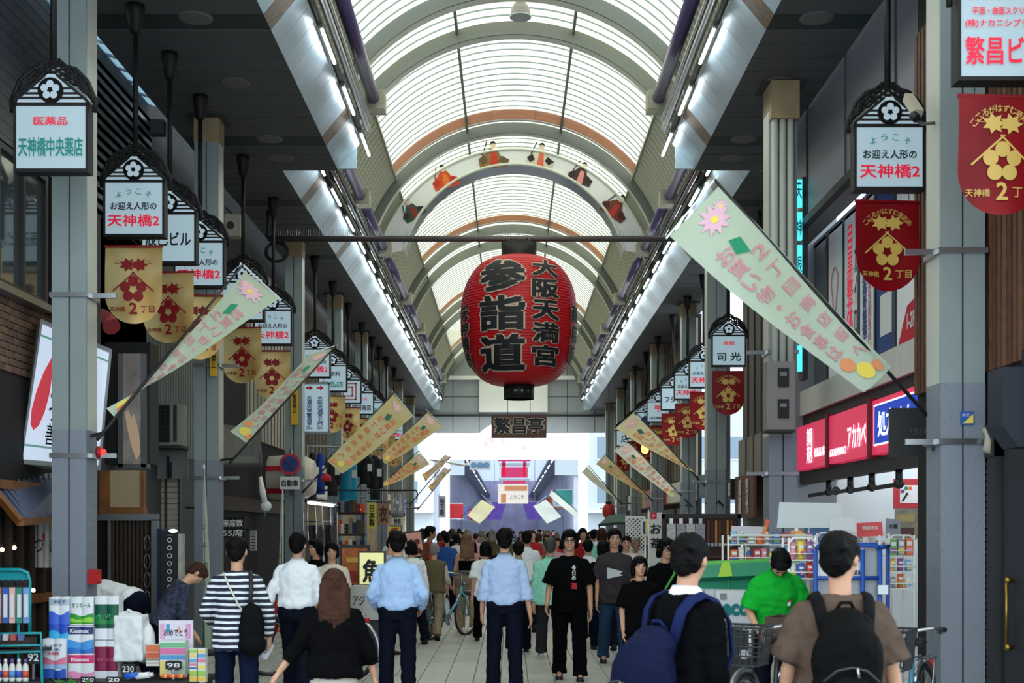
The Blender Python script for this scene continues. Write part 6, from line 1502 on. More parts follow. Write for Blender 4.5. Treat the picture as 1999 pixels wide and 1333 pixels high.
person('woman in glasses and black top with a green bag strap behind the suited man', PX_(1298, 14.0), 14.0, 1.56, PI+.35, dict(hp=.1, arms=(((-.3, .2, -1), (.5, .8, .2)), ((.3, .2, -1), (-.4, .8, .1)))), ('long', -.14), F_BLACK, hair='bob', detail=1, face=True, glasses=True, seed=15, extra=green_strap)
M_bp = mat('navy_backpack', (13, 20, 48), .75, spec=.08, bump=.4, bscale=20); M_bpd = mat('navy_backpack_dark', (22, 32, 72), .75, spec=.08)
def suit_extra(t, J, k, add):
    daypack(M_bp, M_bpd, 1.25, .10, 1.35)(t, J, k, add); T = J['T']
    add('shirt_collar', MB().loft([[T @ Vector((r*math.cos(a), -.006+r*math.sin(a), z-.02*max(0, math.sin(a)))) for a in [2*PI*i/20 for i in range(20)]] for r, z in ((.094, .462), (.084, .50), (.070, .527), (.066, .522))], True, False).mesh('collar', None), F_WHITE)
    for x, z in ((-.10, .18), (.02, .06), (.10, .16)): add('buckle', MB().ell(T @ Vector((x, -.335, z-.06)), (.022, .012, .014), 8, 6).mesh('buckle', None), M_chrome)
person('man in a black suit carrying a large navy backpack on his back', PX_(1335, 6.0), 6.0, 1.625, -.95, dict(lean=.05, hy=.42, hp=.10, arms=(((-.22, .0, -1), (.1, .5, -1)), ((.24, .0, -1), (.0, .35, -1)))), ('long', -.20), fab('black_suit', (8, 9, 13)), bot_m=fab('black_suit', (0,0,0)), hair='short', detail=2, loose=1.7, build=1.08, seed=17, extra=suit_extra)
person('man in a brown T-shirt with glasses wearing a black backpack', PX_(1640, 5.8), 5.8, 1.635, -.10, dict(hy=-.55, arms=(((-.30, .05, -1), (-.1, .3, -1)), ((.30, .0, -1), (.16, .12, -1)))), ('short', -.18), F_BROWN, bot_m=F_BLACK, hair='short', detail=2, glasses=True, face=True, loose=1.9, build=1.12, seed=18, extra=daypack(mat('black_backpack', (8, 8, 9), .75, spec=.08, bump=.4, bscale=20), mat('black_backpack_strap', (13, 12, 14), .75, spec=.08), 1.1))
def polo(t, J, k, add):
    T = J['T']; add('badge', MB().box(-.1, -.075, .150, .156, .24, .28, T).mesh('badge', None), M_white); add('badge_mark', MB().box(-.1, -.075, .151, .158, .28, .295, T).mesh('badge', None), M_red_ink)
person('man in a bright green polo shirt bending his head over his work', PX_(1512, 10.8), 10.8, 1.60, PI-.05, dict(lean=.42, hp=.85, legs=((.05, .05), (.0, .05)), arms=(((-.3, .15, -1), (.25, 1, -.35)), ((.3, .15, -1), (-.25, 1, -.35)))), ('short', -.12), F_GREEN, bot_m=F_NAVY, detail=2, face=True, collar=True, loose=1.5, build=1.05, seed=19, extra=polo)
person('man in a white shirt bending over beside the red alarm box', PX_(262, 13.3), 13.3, 1.66, 1.35, dict(lean=1.30, hp=.4, legs=((.02, .05), (-.1, .08)), arms=(((-.1, .9, -.6), (.05, .7, -.7)), ((.1, .8, -.7), (-.05, .7, -.7)))), ('long', .0), F_WHITE, bot_m=F_NAVY, detail=1, collar=True, belt=True, loose=1.5)
F_FLORAL = mat('fabric_floral', (40, 46, 66), .85, noise=.9, nscale=26)
person('stooping woman with short brown hair in navy with floral sleeves behind the tissue stall', PX_(318, 12.2), 12.2, 1.45, -1.05, dict(lean=.55, hp=.55, arms=(((-.15, .5, -.9), (.05, .9, -.5)), ((.15, .4, -1), (-.05, .9, -.4)))), ('three', -.1), F_FLORAL, bot_m=F_NAVY, hair='short', hair_m=HAIR_BR, detail=1, face=True, loose=1.3, seed=21)
person('young man in a beige T-shirt facing the camera beside the white shirted man', PX_(648, 15.4), 15.4, 1.50, PI, dict(hy=.15), ('short', -.14), F_CREAM, bot_m=F_NAVY, hair='shag', detail=1, face=True, seed=22)
person('person with black hair in dark clothes behind the beige T-shirt young man', PX_(618, 17.0), 17.0, 1.52, PI-.8, {}, ('short', -.14), F_BLACK, hair='bob', detail=1, face=True, seed=23)
def vest(t, J, k, add): add('vest', top_mesh(J, 'vest', -.10, 1, 1.05, 1.9), F_OLIVE)
person('grey haired old man in an olive vest pushing the bicycle', PX_(846, 19.4), 19.4, 1.47, -.12, dict(lean=.12, legs=((.30, .12), (-.22, .30)), arms=(((-.2, .3, -1), (.1, .8, -.5)), ((.25, .45, -1), (.1, .9, -.35)))), ('three', -.02), F_CREAM, bot_m=fab('khaki', (140, 124, 104)), hair='short', hair_m=HAIR_GR, shoe=SHOE_BR, detail=1, loose=1.4, extra=vest)
person('woman with long wavy brown hair in a black strap top and beige wide trousers', PX_(912, 21.0), 21.0, 1.58, .05, dict(legs=((.12, .08), (-.15, .3)), arms=(((-.2, .0, -1), (-.08, .1, -1)), ((.2, .0, -1), (.1, .1, -1)))), ('tank', -.03), F_BLACK, bot_m=F_BEIGE, hair='long', hair_m=mat('hair_light_brown', (104, 72, 52), .45, noise=.3, nscale=14, bump=.6, bscale=90), shoe=SHOE_W, detail=1, loose=2.0, seed=25)
person('man in pale blue bowing his head behind the light blue shirted man', PX_(752, 16.8), 16.8, 1.60, -1.2, dict(lean=.15, hp=.35), ('long', -.12), fab('pale_blue', (176, 192, 206)), detail=1, face=True, seed=26)
person('person in a white loose top next to the skewer poster', PX_(808, 18.6), 18.6, 1.50, .5, dict(lean=.2), ('long', -.15), F_WHITE, hair='bob', detail=1, loose=1.8, seed=27)
person('tall dark haired man in profile before the skewer poster', PX_(838, 24.0), 24.0, 1.72, -1.3, {}, ('short', -.14), fab('rust', (150, 70, 50)), detail=1, face=True, skin=SKIN2, seed=28)
person('man in a bright blue shirt walking away past the old man', PX_(872, 25.6), 25.6, 1.62, 0, WALK_B, ('short', -.14), F_BLUE, detail=1, seed=29)
person('person in a white printed T-shirt with dark hair beside the pinstriped shirt', PX_(948, 19.0), 19.0, 1.50, .1, WALK_A, ('short', -.14), F_WHITE, hair='bob', detail=1, loose=1.6, seed=30, bot_m=F_BLACK)
person('man in a white shirt walking away just past the pinstriped shirt', PX_(1012, 17.2), 17.2, 1.52, 0, WALK_B, ('short', .0), fab('off_white', (206, 208, 206)), detail=1, collar=True, loose=1.5, seed=31)
person('taller man in a white collared shirt walking away in the middle', PX_(1028, 21.0), 21.0, 1.66, 0, WALK_A, ('long', .0), F_WHITE, detail=1, collar=True, loose=1.4, seed=32)
person('man in a white shirt walking away behind the young man with glasses', PX_(1148, 19.0), 19.0, 1.53, .1, WALK_B, ('short', .0), fab('cool_white', (216, 220, 226)), hair='thin', detail=1, collar=True, loose=1.5, seed=33)
person('woman with a round dark perm beside the grey T-shirt man', PX_(1178, 17.7), 17.7, 1.50, .2, {}, ('long', -.14), F_BLACK, hair='bob', detail=1, seed=34)
person('woman with dark hair smiling behind the grey T-shirt man', PX_(1222, 20.5), 20.5, 1.55, PI, {}, ('short', -.14), fab('white_print', (210, 206, 200)), hair='bun', detail=1, face=True, seed=35)
person('older man in white with tanned face beside the lattice screen', PX_(1240, 22.0), 22.0, 1.52, PI+.3, {}, ('short', -.14), F_CREAM, hair='thin', hair_m=HAIR_GR, skin=SKIN2, detail=1, face=True, seed=36)
person('man in a white shirt seen from the side at the far pharmacy side', PX_(1160, 27.0), 27.0, 1.66, -.9, {}, ('long', .0), F_WHITE, detail=1, collar=True, seed=37)
# ---- distant crowd: copies of a few walkers, each dressed differently
def proto(i, pose, top, bot, hair, face):
    t, J, k = person('p', 0, 0, 1.65, 0, pose, top, F_WHITE, bot, F_NAVY, hair, detail=0, seed=40+i, face=face)
    return t
PRO = [proto(0, WALK_A, ('short', -.14), 'trousers', 'short', False), proto(1, WALK_B, ('long', .0), 'trousers', 'short', False), proto(2, WALK_A, ('short', -.12), 'skirt', 'bob', False), proto(3, WALK_B, ('long', -.14), 'trousers', 'long', False), proto(4, STAND, ('short', -.14), 'shorts', 'bob', False)]
TOPS = [('white', F_WHITE), ('black', F_BLACK), ('navy', F_NAVY), ('grey', fab('mid_grey', (120, 120, 124))), ('sky blue', F_LBLUE), ('beige', F_CREAM), ('olive', F_OLIVE), ('red', fab('red', (160, 40, 44))), ('mint', F_MINT), ('pink', fab('pink', (206, 160, 170)))]
BOTS = [('navy', F_NAVY), ('black', F_BLACK), ('beige', F_BEIGE), ('grey', F_DGREY), ('denim', fab('denim', (0,0,0)))]
HAIRS = [('black', HAIR_K), ('black', HAIR_K), ('brown', HAIR_BR), ('grey', HAIR_GR)]
rc = random.Random(5); spots = []
for Y in [23.2, 24.6, 25.8, 26.8, 28, 29, 30, 31.2, 32.4, 33.6, 35, 36.5, 38, 39.5, 41, 43, 45, 47, 49.5, 52, 55, 58, 63, 67, 72, 78, 84, 92]:
    for j in range(2 if Y < 30 else 3):
        X = rc.uniform(-2.6, 2.9)
        if all((X-a)**2+(Y-b)**2 > .45 for a, b in spots) and not (Y < 26 and -1.3 < X < -.9): spots.append((X, Y))
usedp = set(); combos = set()
for n, (X, Y) in enumerate(spots):
    i = rc.randrange(5)
    while True:
        a, b, c = rc.choice(TOPS), rc.choice(BOTS), rc.choice(HAIRS)
        where = 'near the lantern' if Y < 31 else ('under the far vault' if Y < 45 else ('by the portal' if Y < 62 else 'beyond the crossing'))
        toward = rc.random() < .35
        key = (a[0], b[0], c[0], i, where, toward)
        if key not in combos: combos.add(key); break
    if i not in usedp: t = PRO[i]; usedp.add(i)
    else: t = copy_tree(PRO[i])
    t.name = 'person'
    kind = ['cropped person', 'cropped long-sleeved person', 'bobbed skirted person', 'long-tressed person', 'bobbed person in shorts'][i]
    tag(t, '%s hair %s in %s and %s %s %s' % (c[0], kind, a[0], b[0], 'facing camera' if toward else 'walking away', where), 'person', 'distant crowd')
    t.location = (X, Y, 0); t.rotation_euler = (0, 0, (PI if toward else 0)+rc.uniform(-.4, .4)); q = rc.uniform(.93, 1.05); t.scale = (q, q, q)
    for ch in t.children:
        m = {'shirt': a[1], 'trousers': b[1], 'skirt': b[1], 'hair': c[1]}.get(ch.name.split('.')[0])
        if m and ch.material_slots: ch.material_slots[0].link = 'OBJECT'; ch.material_slots[0].material = m
for i in range(5):
    if i not in usedp:
        for ch in list(PRO[i].children_recursive)+[PRO[i]]: bpy.data.objects.remove(ch)
# ================================================================ stalls, goods, bicycles
M_teal = mat('teal_enamel', (26, 150, 160), .35)
M_film = mat('clear_film', (226, 230, 232), .15, spec=.8)
def pack(label, x0, x1, y0, y1, Y, d, base, bands, txt=None, rolls=2, cat='tissue pack', group='packs on the tissue stall'):
    """Film-wrapped pack of rolls: rounded columns, printed bands (v0, v1, rgb) and lettering (text, u, v, w, h, rgb)."""
    a, b = P(x0, y1, Y), P(x1, y0, Y); w = b.x-a.x; h = b.z-a.z
    t = thing('tissue_pack', label, cat, (a.x+w/2, Y, a.z), 0, group); n = rolls; r = w/n/2
    def wrapf(u, v, k):
        c = ((u*n) % 1)*2-1 if u < 1 else 1
        return Vector((-w/2+u*w, -math.sqrt(max(0, 1-c*c))*r*.30-.002-k, v*h))
    def strip(v0, v1, k, m, nm):
        MB().grid(lambda p, q: wrapf(min(q, .9999), v0+(v1-v0)*p+(.05*math.sin(7*q+20*v0)*p*(1-p*(v1 > .8)) if k > 0 and v1 < .8 else 0), k), 2, 8*n).build(nm, m, t, False)
    MB().box(-w/2, w/2, 0, d, 0, h).build('pack_body', mat('pack_%d_%d_%d' % base, base, .35), t, False)
    strip(0, 1, 0, mat('pack_%d_%d_%d' % base, base, .35), 'pack_front')
    for i in range(n): MB().lathe([(r*.9, h), (r*.86, h+.004), (r*.3, h+.004), (r*.25, h)], (-w/2+r*(2*i+1), d/2, 0), 16).build('roll_end', M_white, t, False)
    for j, (v0, v1, c) in enumerate(bands): strip(v0, v1, .002+.001*j, mat('pack_%d_%d_%d' % c, c, .35), 'printed_band')
    for s_, u, v, ww, hh, c in (txt or []):
        e = MB(); letters(e, s_, (-w/2+u*w, -r*.3-.009, v*h), ww*w, hh*h, bold=.03); e.build('lettering', mat('pack_%d_%d_%d' % c, c, .4), t, False)
    return t
WH = (226, 230, 236)
YS = 11.55
pack('white and blue tissue pack with a wave print on top of the stall', 96, 136, 1166, 1246, YS, .14, WH, [(0, .45, (40, 80, 190)), (.0, .16, (60, 170, 220)), (.35, .62, (60, 100, 210)), (.82, .97, (170, 186, 200))], [('ネピア', .55, .9, .6, .08, (40, 60, 120))], 2)
pack('white tissue pack with a green hill print beside the blue wave pack', 137, 183, 1166, 1220, YS, .14, WH, [(.05, .38, (46, 150, 50)), (.1, .24, (150, 210, 70))], [('エリエール', .5, .72, .8, .16, (40, 110, 70))], 2)
pack('dark green wrapped paper roll pack beside the green hill pack', 185, 232, 1164, 1248, YS, .14, WH, [(.26, .82, (12, 84, 62)), (.36, .5, (30, 130, 70))], [('ペーパー', .5, .55, .8, .1, (80, 190, 110))], 2)
pack('white tissue pack with small blue print at the lower corner of the stall', 83, 129, 1247, 1324, YS-.05, .14, WH, [(0, .25, (36, 84, 180)), (.25, .42, (150, 190, 226)), (.36, .5, (220, 120, 150))], [('しっかり', .5, .84, .7, .07, (60, 80, 130)), ('吸水', .5, .74, .6, .07, (60, 80, 130)), ('2倍', .5, .64, .5, .08, (200, 70, 90))], 2)
pack('white tissue pack with navy top band and blue wave in the middle row', 131, 183, 1222, 1274, YS, .14, WH, [(.70, .97, (32, 48, 110)), (.05, .45, (70, 150, 220)), (0, .16, (40, 110, 200))], [('Kleenex', .5, .83, .7, .16, (235, 238, 245))], 2)
pack('white tissue pack with pink top band in the lower row', 133, 184, 1276, 1324, YS-.03, .14, WH, [(.62, .96, (216, 50, 120)), (0, .25, (232, 150, 190))], [('Kleenex', .5, .78, .7, .17, (245, 235, 240))], 2)
pack('magenta wrapped paper roll pack in the lower row', 185, 230, 1250, 1324, YS-.02, .14, WH, [(.2, .84, (128, 20, 66))], [('やわらか', .5, .5, .8, .1, (190, 80, 120))], 2)
st = thing('stall_table', 'low dark table carrying the tissue packs and gift papers', 'table', (PX(240, 11.6), 11.6, 0))
zt = PZ(1325, 11.5); MB().box(PX(84, 11.6), PX(405, 11.6), 11.3, 11.95, zt-.05, zt-.002).build('table_top', M_black, st)
for x in (80, 395):
    for y in (11.35, 11.9): MB().box(PX(x, 11.6)-.02, PX(x, 11.6)+.02, y-.02, y+.02, 0, zt-.05).build('leg', M_dark, st)
def card(label, x0, x1, y0, y1, Y, txt, rgb=(24, 26, 30), ink=None):
    t = thing('price_card', label, 'price card', P((x0+x1)/2, y1, Y), 0, 'price cards'); rect(x0, x1, y0, y1, Y, .008).build('card', mat('card_%d_%d_%d' % rgb, rgb, .6), t); rect((x0+x1)/2-2, (x0+x1)/2+2, y1-3, max(y1+4, 1326), Y+.004, .01).build('holder', M_chrome, t)
    e = MB(); letters(e, txt, P((x0+x1)/2, (y0+y1)/2, Y-.002), (x1-x0)*.8/F*Y, (y1-y0)*.6/F*Y, bold=.02); e.build('price_lettering', ink or M_white, t)
card('black price card chalked 230 before the white plastic bag', 236, 264, 1296, 1316, 11.35, '230'); card('black price card chalked 250 below the pink pack', 157, 186, 1321, 1333, 11.25, '250'); card('black price card chalked 20 at the table edge', 208, 236, 1321, 1333, 11.22, '20'); card('black price card chalked 92 on the teal rack', 52, 78, 1270, 1296, 11.235, '92')
wb_ = thing('plastic_bag_bundle', 'bulging white plastic bag of paper goods standing on the stall', 'bag', P(262, 1290, 11.6))
MB_ = MB().box(PX(228, 11.6), PX(284, 11.6), 11.5, 11.7, PZ(1290, 11.6), PZ(1200, 11.6)).ell(P(285, 1255, 11.65), (.085, .1, .19)).ell(P(255, 1205, 11.6), (.13, .08, .06))
me_ = soft(MB_, .014, 2, .03); me_.materials.append(mat('white_film', (226, 228, 232), .3)); o_ = put('bag', me_, wb_); o_.location = -worldloc(wb_)
MB().path([P(245, 1200, 11.55), P(250, 1190, 11.55), P(262, 1196, 11.55)], .012, 6).build('tied_end', mat('white_film', (0,0,0)), wb_)
def carton(label, x0, x1, y0, y1, Y, d, rgb, rows, name='paper_box', cat='box', group='small goods on the tissue stall', txt=None, ink=None):
    """Printed carton: body plus coloured printed panels (u0,u1,v0,v1,rgb)."""
    t = thing(name, label, cat, P((x0+x1)/2, y1, Y), 0, group); rect(x0, x1, y0, y1, Y, d).build('body', mat('carton_%d_%d_%d' % rgb, rgb, .5), t)
    for u0, u1, v0, v1, c in rows: rect(x0+(x1-x0)*u0, x0+(x1-x0)*u1, y0+(y1-y0)*v0, y0+(y1-y0)*v1, Y-.004, .005).build('printed_panel', mat('carton_%d_%d_%d' % c, c, .5), t)
    if txt: e = MB(); letters(e, txt, P((x0+x1)/2, y0+(y1-y0)*.4, Y-.006), (x1-x0)*.7/F*Y, (y1-y0)*.22/F*Y, bold=.02); e.build('lettering', ink or M_ink, t)
    return t
carton('orange and white stacked gift boxes beside the plastic bag', 285, 311, 1259, 1300, 11.5, .12, (226, 222, 212), [(0, 1, 0, .32, (222, 120, 80)), (0, 1, .36, .64, (214, 96, 72)), (0, 1, .68, .72, (120, 110, 100)), (0, 1, .84, .87, (120, 110, 100))])
carton('pastel wrapped paper pad with a rainbow wave and blue ribbon', 312, 362, 1250, 1318, 11.45, .1, (220, 224, 228), [(0, 1, .06, .2, (120, 190, 140)), (0, 1, .22, .4, (222, 120, 170)), (0, 1, .42, .55, (90, 160, 214)), (0, .3, .6, 1, (236, 214, 130)), (.7, 1, .6, 1, (190, 220, 190)), (.3, .75, .58, .85, (30, 40, 60))])
carton('white greeting panel with a blue balloon and pink flowers', 310, 376, 1211, 1270, 11.6, .03, (226, 222, 234), [(.03, .16, .1, .6, (222, 170, 206)), (.8, .95, .1, .6, (222, 160, 206)), (.22, .32, .12, .38, (70, 150, 210)), (.55, .64, .2, .4, (230, 170, 150))], 'greeting_panel', 'panel', txt='おめでとう')
card('black price card chalked 98 before the pastel pad', 323, 354, 1291, 1306, 11.38, '98')
carton('slim pastel striped paper bundle, last on the stall', 370, 384, 1266, 1332, 11.3, .08, (226, 226, 220), [(0, 1, .02, .12, (170, 210, 90)), (0, 1, .16, .24, (240, 214, 130)), (0, 1, .3, .4, (110, 170, 220)), (0, 1, .44, .5, (226, 130, 170)), (0, 1, .55, .6, (80, 110, 180)), (0, 1, .66, .82, (160, 200, 80)), (0, 1, .84, .96, (240, 190, 70))])
carton('second slim pastel striped paper bundle at the stall end', 386, 401, 1266, 1332, 11.3, .08, (226, 226, 220), [(0, 1, .04, .12, (240, 214, 130)), (0, 1, .16, .26, (110, 170, 220)), (0, 1, .3, .4, (226, 130, 170)), (0, 1, .5, .6, (240, 220, 120)), (0, 1, .66, .82, (150, 200, 90)), (0, 1, .84, .96, (240, 190, 70))])
for i, (x, rgb, nm) in enumerate(((262, (40, 100, 200), 'blue'), (284, (230, 232, 236), 'white'))):
    t = thing('marker_pen', '%s thick marker tube lying on the stall edge' % nm, 'pen', P(x, 1322, 11.2)); MB().tube(P(x-18, 1320, 11.2), P(x+8, 1317, 11.2), .028, n=10).build('barrel', mat('marker_'+nm, rgb, .3), t); MB().tube(P(x+8, 1317, 11.2), P(x+15, 1316, 11.2), .02, n=10).build('cap', M_white, t)
for i in range(9):
    x = 318+i*5.2; c_ = [(226, 110, 60), (240, 180, 90), (206, 60, 60)][i % 3]
    t = thing('wrapped_sweet', 'wrapped sweet in the row on the stall edge, %s from the marker tubes' % ords[i], 'sweet', P(x, 1324, 11.22), 0, 'wrapped sweets'); MB().ell((0, 0, .02), (.018, .018, .02), 8, 6).build('sweet', mat('sweet_%d' % (i % 3), c_, .4), t, False); MB().tube((-.024, 0, .02), (.024, 0, .02), .006, n=5).build('twist', M_white, t, False)
# green leaves at the stall foot
pl = thing('leafy_plant', 'green leafy plant poking up below the tissue packs', 'plant', P(140, 1345, 11.1)); M_leaf = mat('leaf_green', (52, 120, 44), .5, noise=.2)
for i in range(14):
    a = i*1.7; b = P(112+(i*7) % 60, 1345, 11.05+.008*i); tip = b+Vector((.10*math.cos(a), -.03, .07+.06*((i*5) % 4)/4)); n_ = Vector((-math.sin(a), 0, .3))*.03; m_ = b.lerp(tip, .55)
    MB().add([b, m_+n_, tip, m_-n_, m_+Vector((0, -.008, 0))], [(0, 1, 4), (1, 2, 4), (2, 3, 4), (3, 0, 4)]).build('leaf', M_leaf, pl)
MB().lathe([(.10, 0), (.12, .16), (.11, .16)], (P(140, 1345, 11.1).x, 11.1, 0), 16).build('pot', M_dark, pl)
# teal rack
tr = thing('teal_rack', 'teal wire display rack with hanging toothbrushes at the picture edge', 'rack', (PX(20, 11.3), 11.3, 0)); Yr = 11.3
MB().path([P(-60, 1112, Yr), P(40, 1112, Yr), P(54, 1118, Yr), P(58, 1135, Yr), P(58, 1235, Yr)], .016, 8).build('top_frame', M_teal, tr)
rect(-60, 52, 1114, 1134, Yr+.02, .02).build('header_plate', M_teal, tr)
MB().path([P(-60, 1238, Yr-.05), P(80, 1236, Yr-.05), P(82, 1333, Yr-.05), (PX(82, Yr), Yr-.05, 0)], .014, 8).build('lower_frame', M_teal, tr)
for y in (1262, 1275): MB().tube(P(-60, y, Yr-.1), P(80, y-3, Yr-.1), .010, n=6).build('shelf_wire', M_teal, tr)
MB().tube(P(36, 1200, Yr), (PX(36, Yr), Yr, 0), .012, n=6).build('leg', M_teal, tr)
rect(-60, 78, 1268, 1272, Yr-.1, .35).build('shelf_plate', M_dark, tr); rect(-60, 78, 1331, 1336, Yr-.1, .35).build('lower_shelf', M_dark, tr)
for i in range(5):
    x = -4+i*13.5; c_ = [(200, 120, 90), (60, 100, 190), (230, 190, 190), (60, 140, 120), (120, 160, 220)][i]
    t = thing('toothbrush_pack', '%s toothbrush blister pack hanging on the teal rack from the edge' % ords[i], 'pack', P(x, 1215, Yr-.02), 0, 'toothbrush packs')
    rect(x-5, x+6, 1146, 1216, Yr-.03, .02).build('card', mat('brush_card_%d' % i, c_, .4), t); rect(x-3, x+4, 1160, 1205, Yr-.05, .02).build('blister', M_film, t); rect(x-4, x+5, 1132, 1146, Yr-.04, .02).build('hook', M_black, t)
for i in range(5):
    x = -2+i*13; t = thing('detergent_bottle', '%s white detergent bottle on the lower shelf of the teal rack' % ords[i], 'bottle', P(x, 1331, Yr-.06), 0, 'detergent bottles')
    MB().lathe([(.023, 0), (.027, .02), (.027, .12), (.022, .15), (.012, .165), (.012, .17)], n=14).build('bottle', M_white, t, False); MB().lathe([(.015, .165), (.015, .20), (.010, .205)], n=12).build('cap', mat('bottle_cap_%d' % (i % 2), [(120, 90, 170), (230, 230, 235)][i % 2], .4), t, False); MB().lathe([(.0275, .04), (.0275, .10)], n=14).build('label', mat('bottle_label_%d' % (i % 3), [(60, 90, 190), (220, 90, 60), (90, 150, 210)][i % 3], .5), t, False)
tw = thing('dish_basket', 'dark basket of small packets on the teal rack shelf', 'basket', P(20, 1262, Yr-.05)); rect(-50, 56, 1246, 1264, Yr-.08, .2).build('basket', M_wood_d, tw)
for i in range(6): rect(-40+i*15, -30+i*15, 1238, 1250, Yr-.1, .04).build('packet', mat('packet_%d' % (i % 3), [(200, 200, 205), (180, 90, 80), (90, 110, 170)][i % 3], .4), tw)
# ---------------- fish sign, picture frames and counter in the middle of the left row
t = thing('fish_sign', 'glowing pale yellow upright sign with one large brush character', 'sign', P(722, 1142, 16.45)); rect(699, 752, 1076, 1142, 16.45, .12).build('frame', M_black, t); rect(702, 749, 1079, 1140, 16.44, .02).build('lit_face', mat('yellow_lit', (226, 224, 160), .5, emit=.55), t); e = MB(); letters(e, '魚', P(726, 1114, 16.42), .24, .30, bold=.04); e.build('brush_lettering', M_ink, t); MB().box(PX(705, 16.5), PX(746, 16.5), 16.45, 16.55, 0, PZ(1142, 16.45)).build('stand', M_dark, t)
t = thing('menu_picture', 'black framed orange menu picture behind the fish sign', 'picture', P(692, 1140, 17.2)); rect(663, 722, 1064, 1145, 17.2, .08).build('frame', M_black, t); rect(668, 717, 1070, 1140, 17.18, .03).build('picture', mat('menu_orange', (150, 80, 36), .6, noise=.5, nscale=9, emit=.12), t); rect(676, 712, 1088, 1098, 17.17, .02).build('menu_heading', mat('menu_gold', (206, 160, 70), .6), t); rect(674, 700, 1115, 1136, 17.17, .02).build('dish_photo', mat('dish_red', (150, 40, 26), .6), t); MB().box(PX(668, 17.2), PX(716, 17.2), 17.25, 17.35, 0, PZ(1145, 17.2)).build('stand', M_dark, t)
t = thing('white_counter', 'white counter with brush lettering below the fish sign', 'counter', (PX(715, 16.0), 16.0, 0)); rect(684, 744, 1144, 1210, 15.9, .4).build('front', mat('counter_white', (176, 176, 174), .6), t); MB().box(PX(686, 16), PX(742, 16), 15.95, 16.28, 0, PZ(1210, 15.9)).build('plinth', M_dark, t); e = MB(); letters(e, 'アジ', P(700, 1172, 15.89), .15, .12, bold=.01); e.build('lettering', M_ink, t)
t = thing('skewer_poster', 'framed pink poster of skewers and dishes leaning by the tall man', 'poster', P(806, 1090, 22.0)); b = MB().prism([P(788, 1038, 22), P(822, 1035, 22), P(832, 1086, 21.9), P(800, 1092, 21.9)], (0, .05, 0)); b.build('frame', M_wood_d, t); b = MB().prism([P(791, 1041, 21.98), P(820, 1038, 21.98), P(828, 1083, 21.88), P(803, 1088, 21.88)], (0, .01, 0)); b.build('sheet', mat('pink_poster', (200, 140, 130), .6, emit=.12), t)
for i, (x, y) in enumerate(((803, 1058), (814, 1057), (805, 1076), (816, 1074), (824, 1078))): b = MB(); disc(b, P(x, y, 21.85), .05, n=10); b.build('dish_photo', mat('dish_dark', (110, 40, 34), .6), t)
MB().bar(P(815, 1088, 21.95), (PX(815, 22), 22.2, 0), .04).build('easel_leg', M_wood_d, t)
# ---------------- clothing stall on the left
YC = 26.6
t = thing('stall_tube_lamp', 'long white fluorescent lamp over the clothing stall', 'lamp', P(655, 985, YC)); MB().tube(P(602, 981, 26.2), P(708, 994, 28.6), .028, n=8).build('light_tube', mat('stall_tube', (230, 248, 255), .4, emit=5), t); MB().bar(P(602, 977, 26.2), P(708, 990, 28.6), .05, .03).build('housing', M_white, t)
def garment(label, x0, x1, y0, y1, Y, rgb, sleeves=False, legs=False, film=False, tagc=True):
    t = thing('garment', label, 'garment', P((x0+x1)/2, y0, Y), 0, 'garments hanging at the clothing stall'); nm = 'garment_%d_%d_%d' % rgb
    m = mat(nm, rgb, .35 if film else .8, bump=.3, bscale=12); c = (x0+x1)/2; w = x1-x0
    mb = MB(); rg = []
    for v, k in ((0, .35), (.06, .8), (.2, .95), (.6, 1.0), (1, 1.0 if not legs else .8)):
        rg.append([P(c+(w/2)*k*math.cos(2*PI*i/14), y0+(y1-y0)*v, Y)+Vector((0, .09*math.sin(2*PI*i/14), 0)) for i in range(14)])
    mb.loft(rg[::-1]); mb.build('cloth', m, t)
    if sleeves:
        for s in (-1, 1): MB().path([P(c+s*w*.40, y0+8, Y), P(c+s*w*.58, y0+(y1-y0)*.4, Y), P(c+s*w*.55, y0+(y1-y0)*.75, Y)], [.08, .07, .055], 8).build('sleeve', m, t)
    MB().path([P(c-w*.3, y0+3, Y), P(c, y0-4, Y), P(c, y0-9, Y), P(c+2, y0-13, Y)], .010, 5).build('hanger', M_chrome, t)
    if tagc: rect(c+w*.2, c+w*.2+9, y0+(y1-y0)*.3, y0+(y1-y0)*.3+15, Y-.12, .004).build('price_tag', M_white, t)
garment('black long dress hanging by the barrel sign', 602, 618, 884, 975, 26.94, (18, 18, 20)); garment('royal blue garment with white collar at the clothing stall', 617, 634, 885, 965, 27.12, (30, 60, 150)); garment('bright teal plastic wrapped garment at the clothing stall', 662, 698, 889, 984, 27.78, (20, 140, 176), film=True)
garment('black suit jacket hanging behind the teal garment', 702, 724, 888, 945, 28.2, (22, 24, 30), True); garment('second black suit jacket with a white tag', 722, 742, 889, 975, 28.4, (26, 26, 32), True); garment('dark checked jacket below the cream flag', 640, 660, 888, 968, 27.42, (48, 42, 46), True)
t = thing('garment_rail', 'steel rail carrying the garments of the clothing stall', 'rail', P(670, 875, 27.5)); MB().tube(P(598, 870, 26.8), P(748, 877, 28.6), .02, n=8).build('rail', M_steel, t)
for x, Y in ((600, 26.8), (746, 28.6)): MB().tube((PX(x, Y), Y, 0), (PX(x, Y), Y, PZ(868, Y)), .02, n=8).build('upright', M_steel, t)
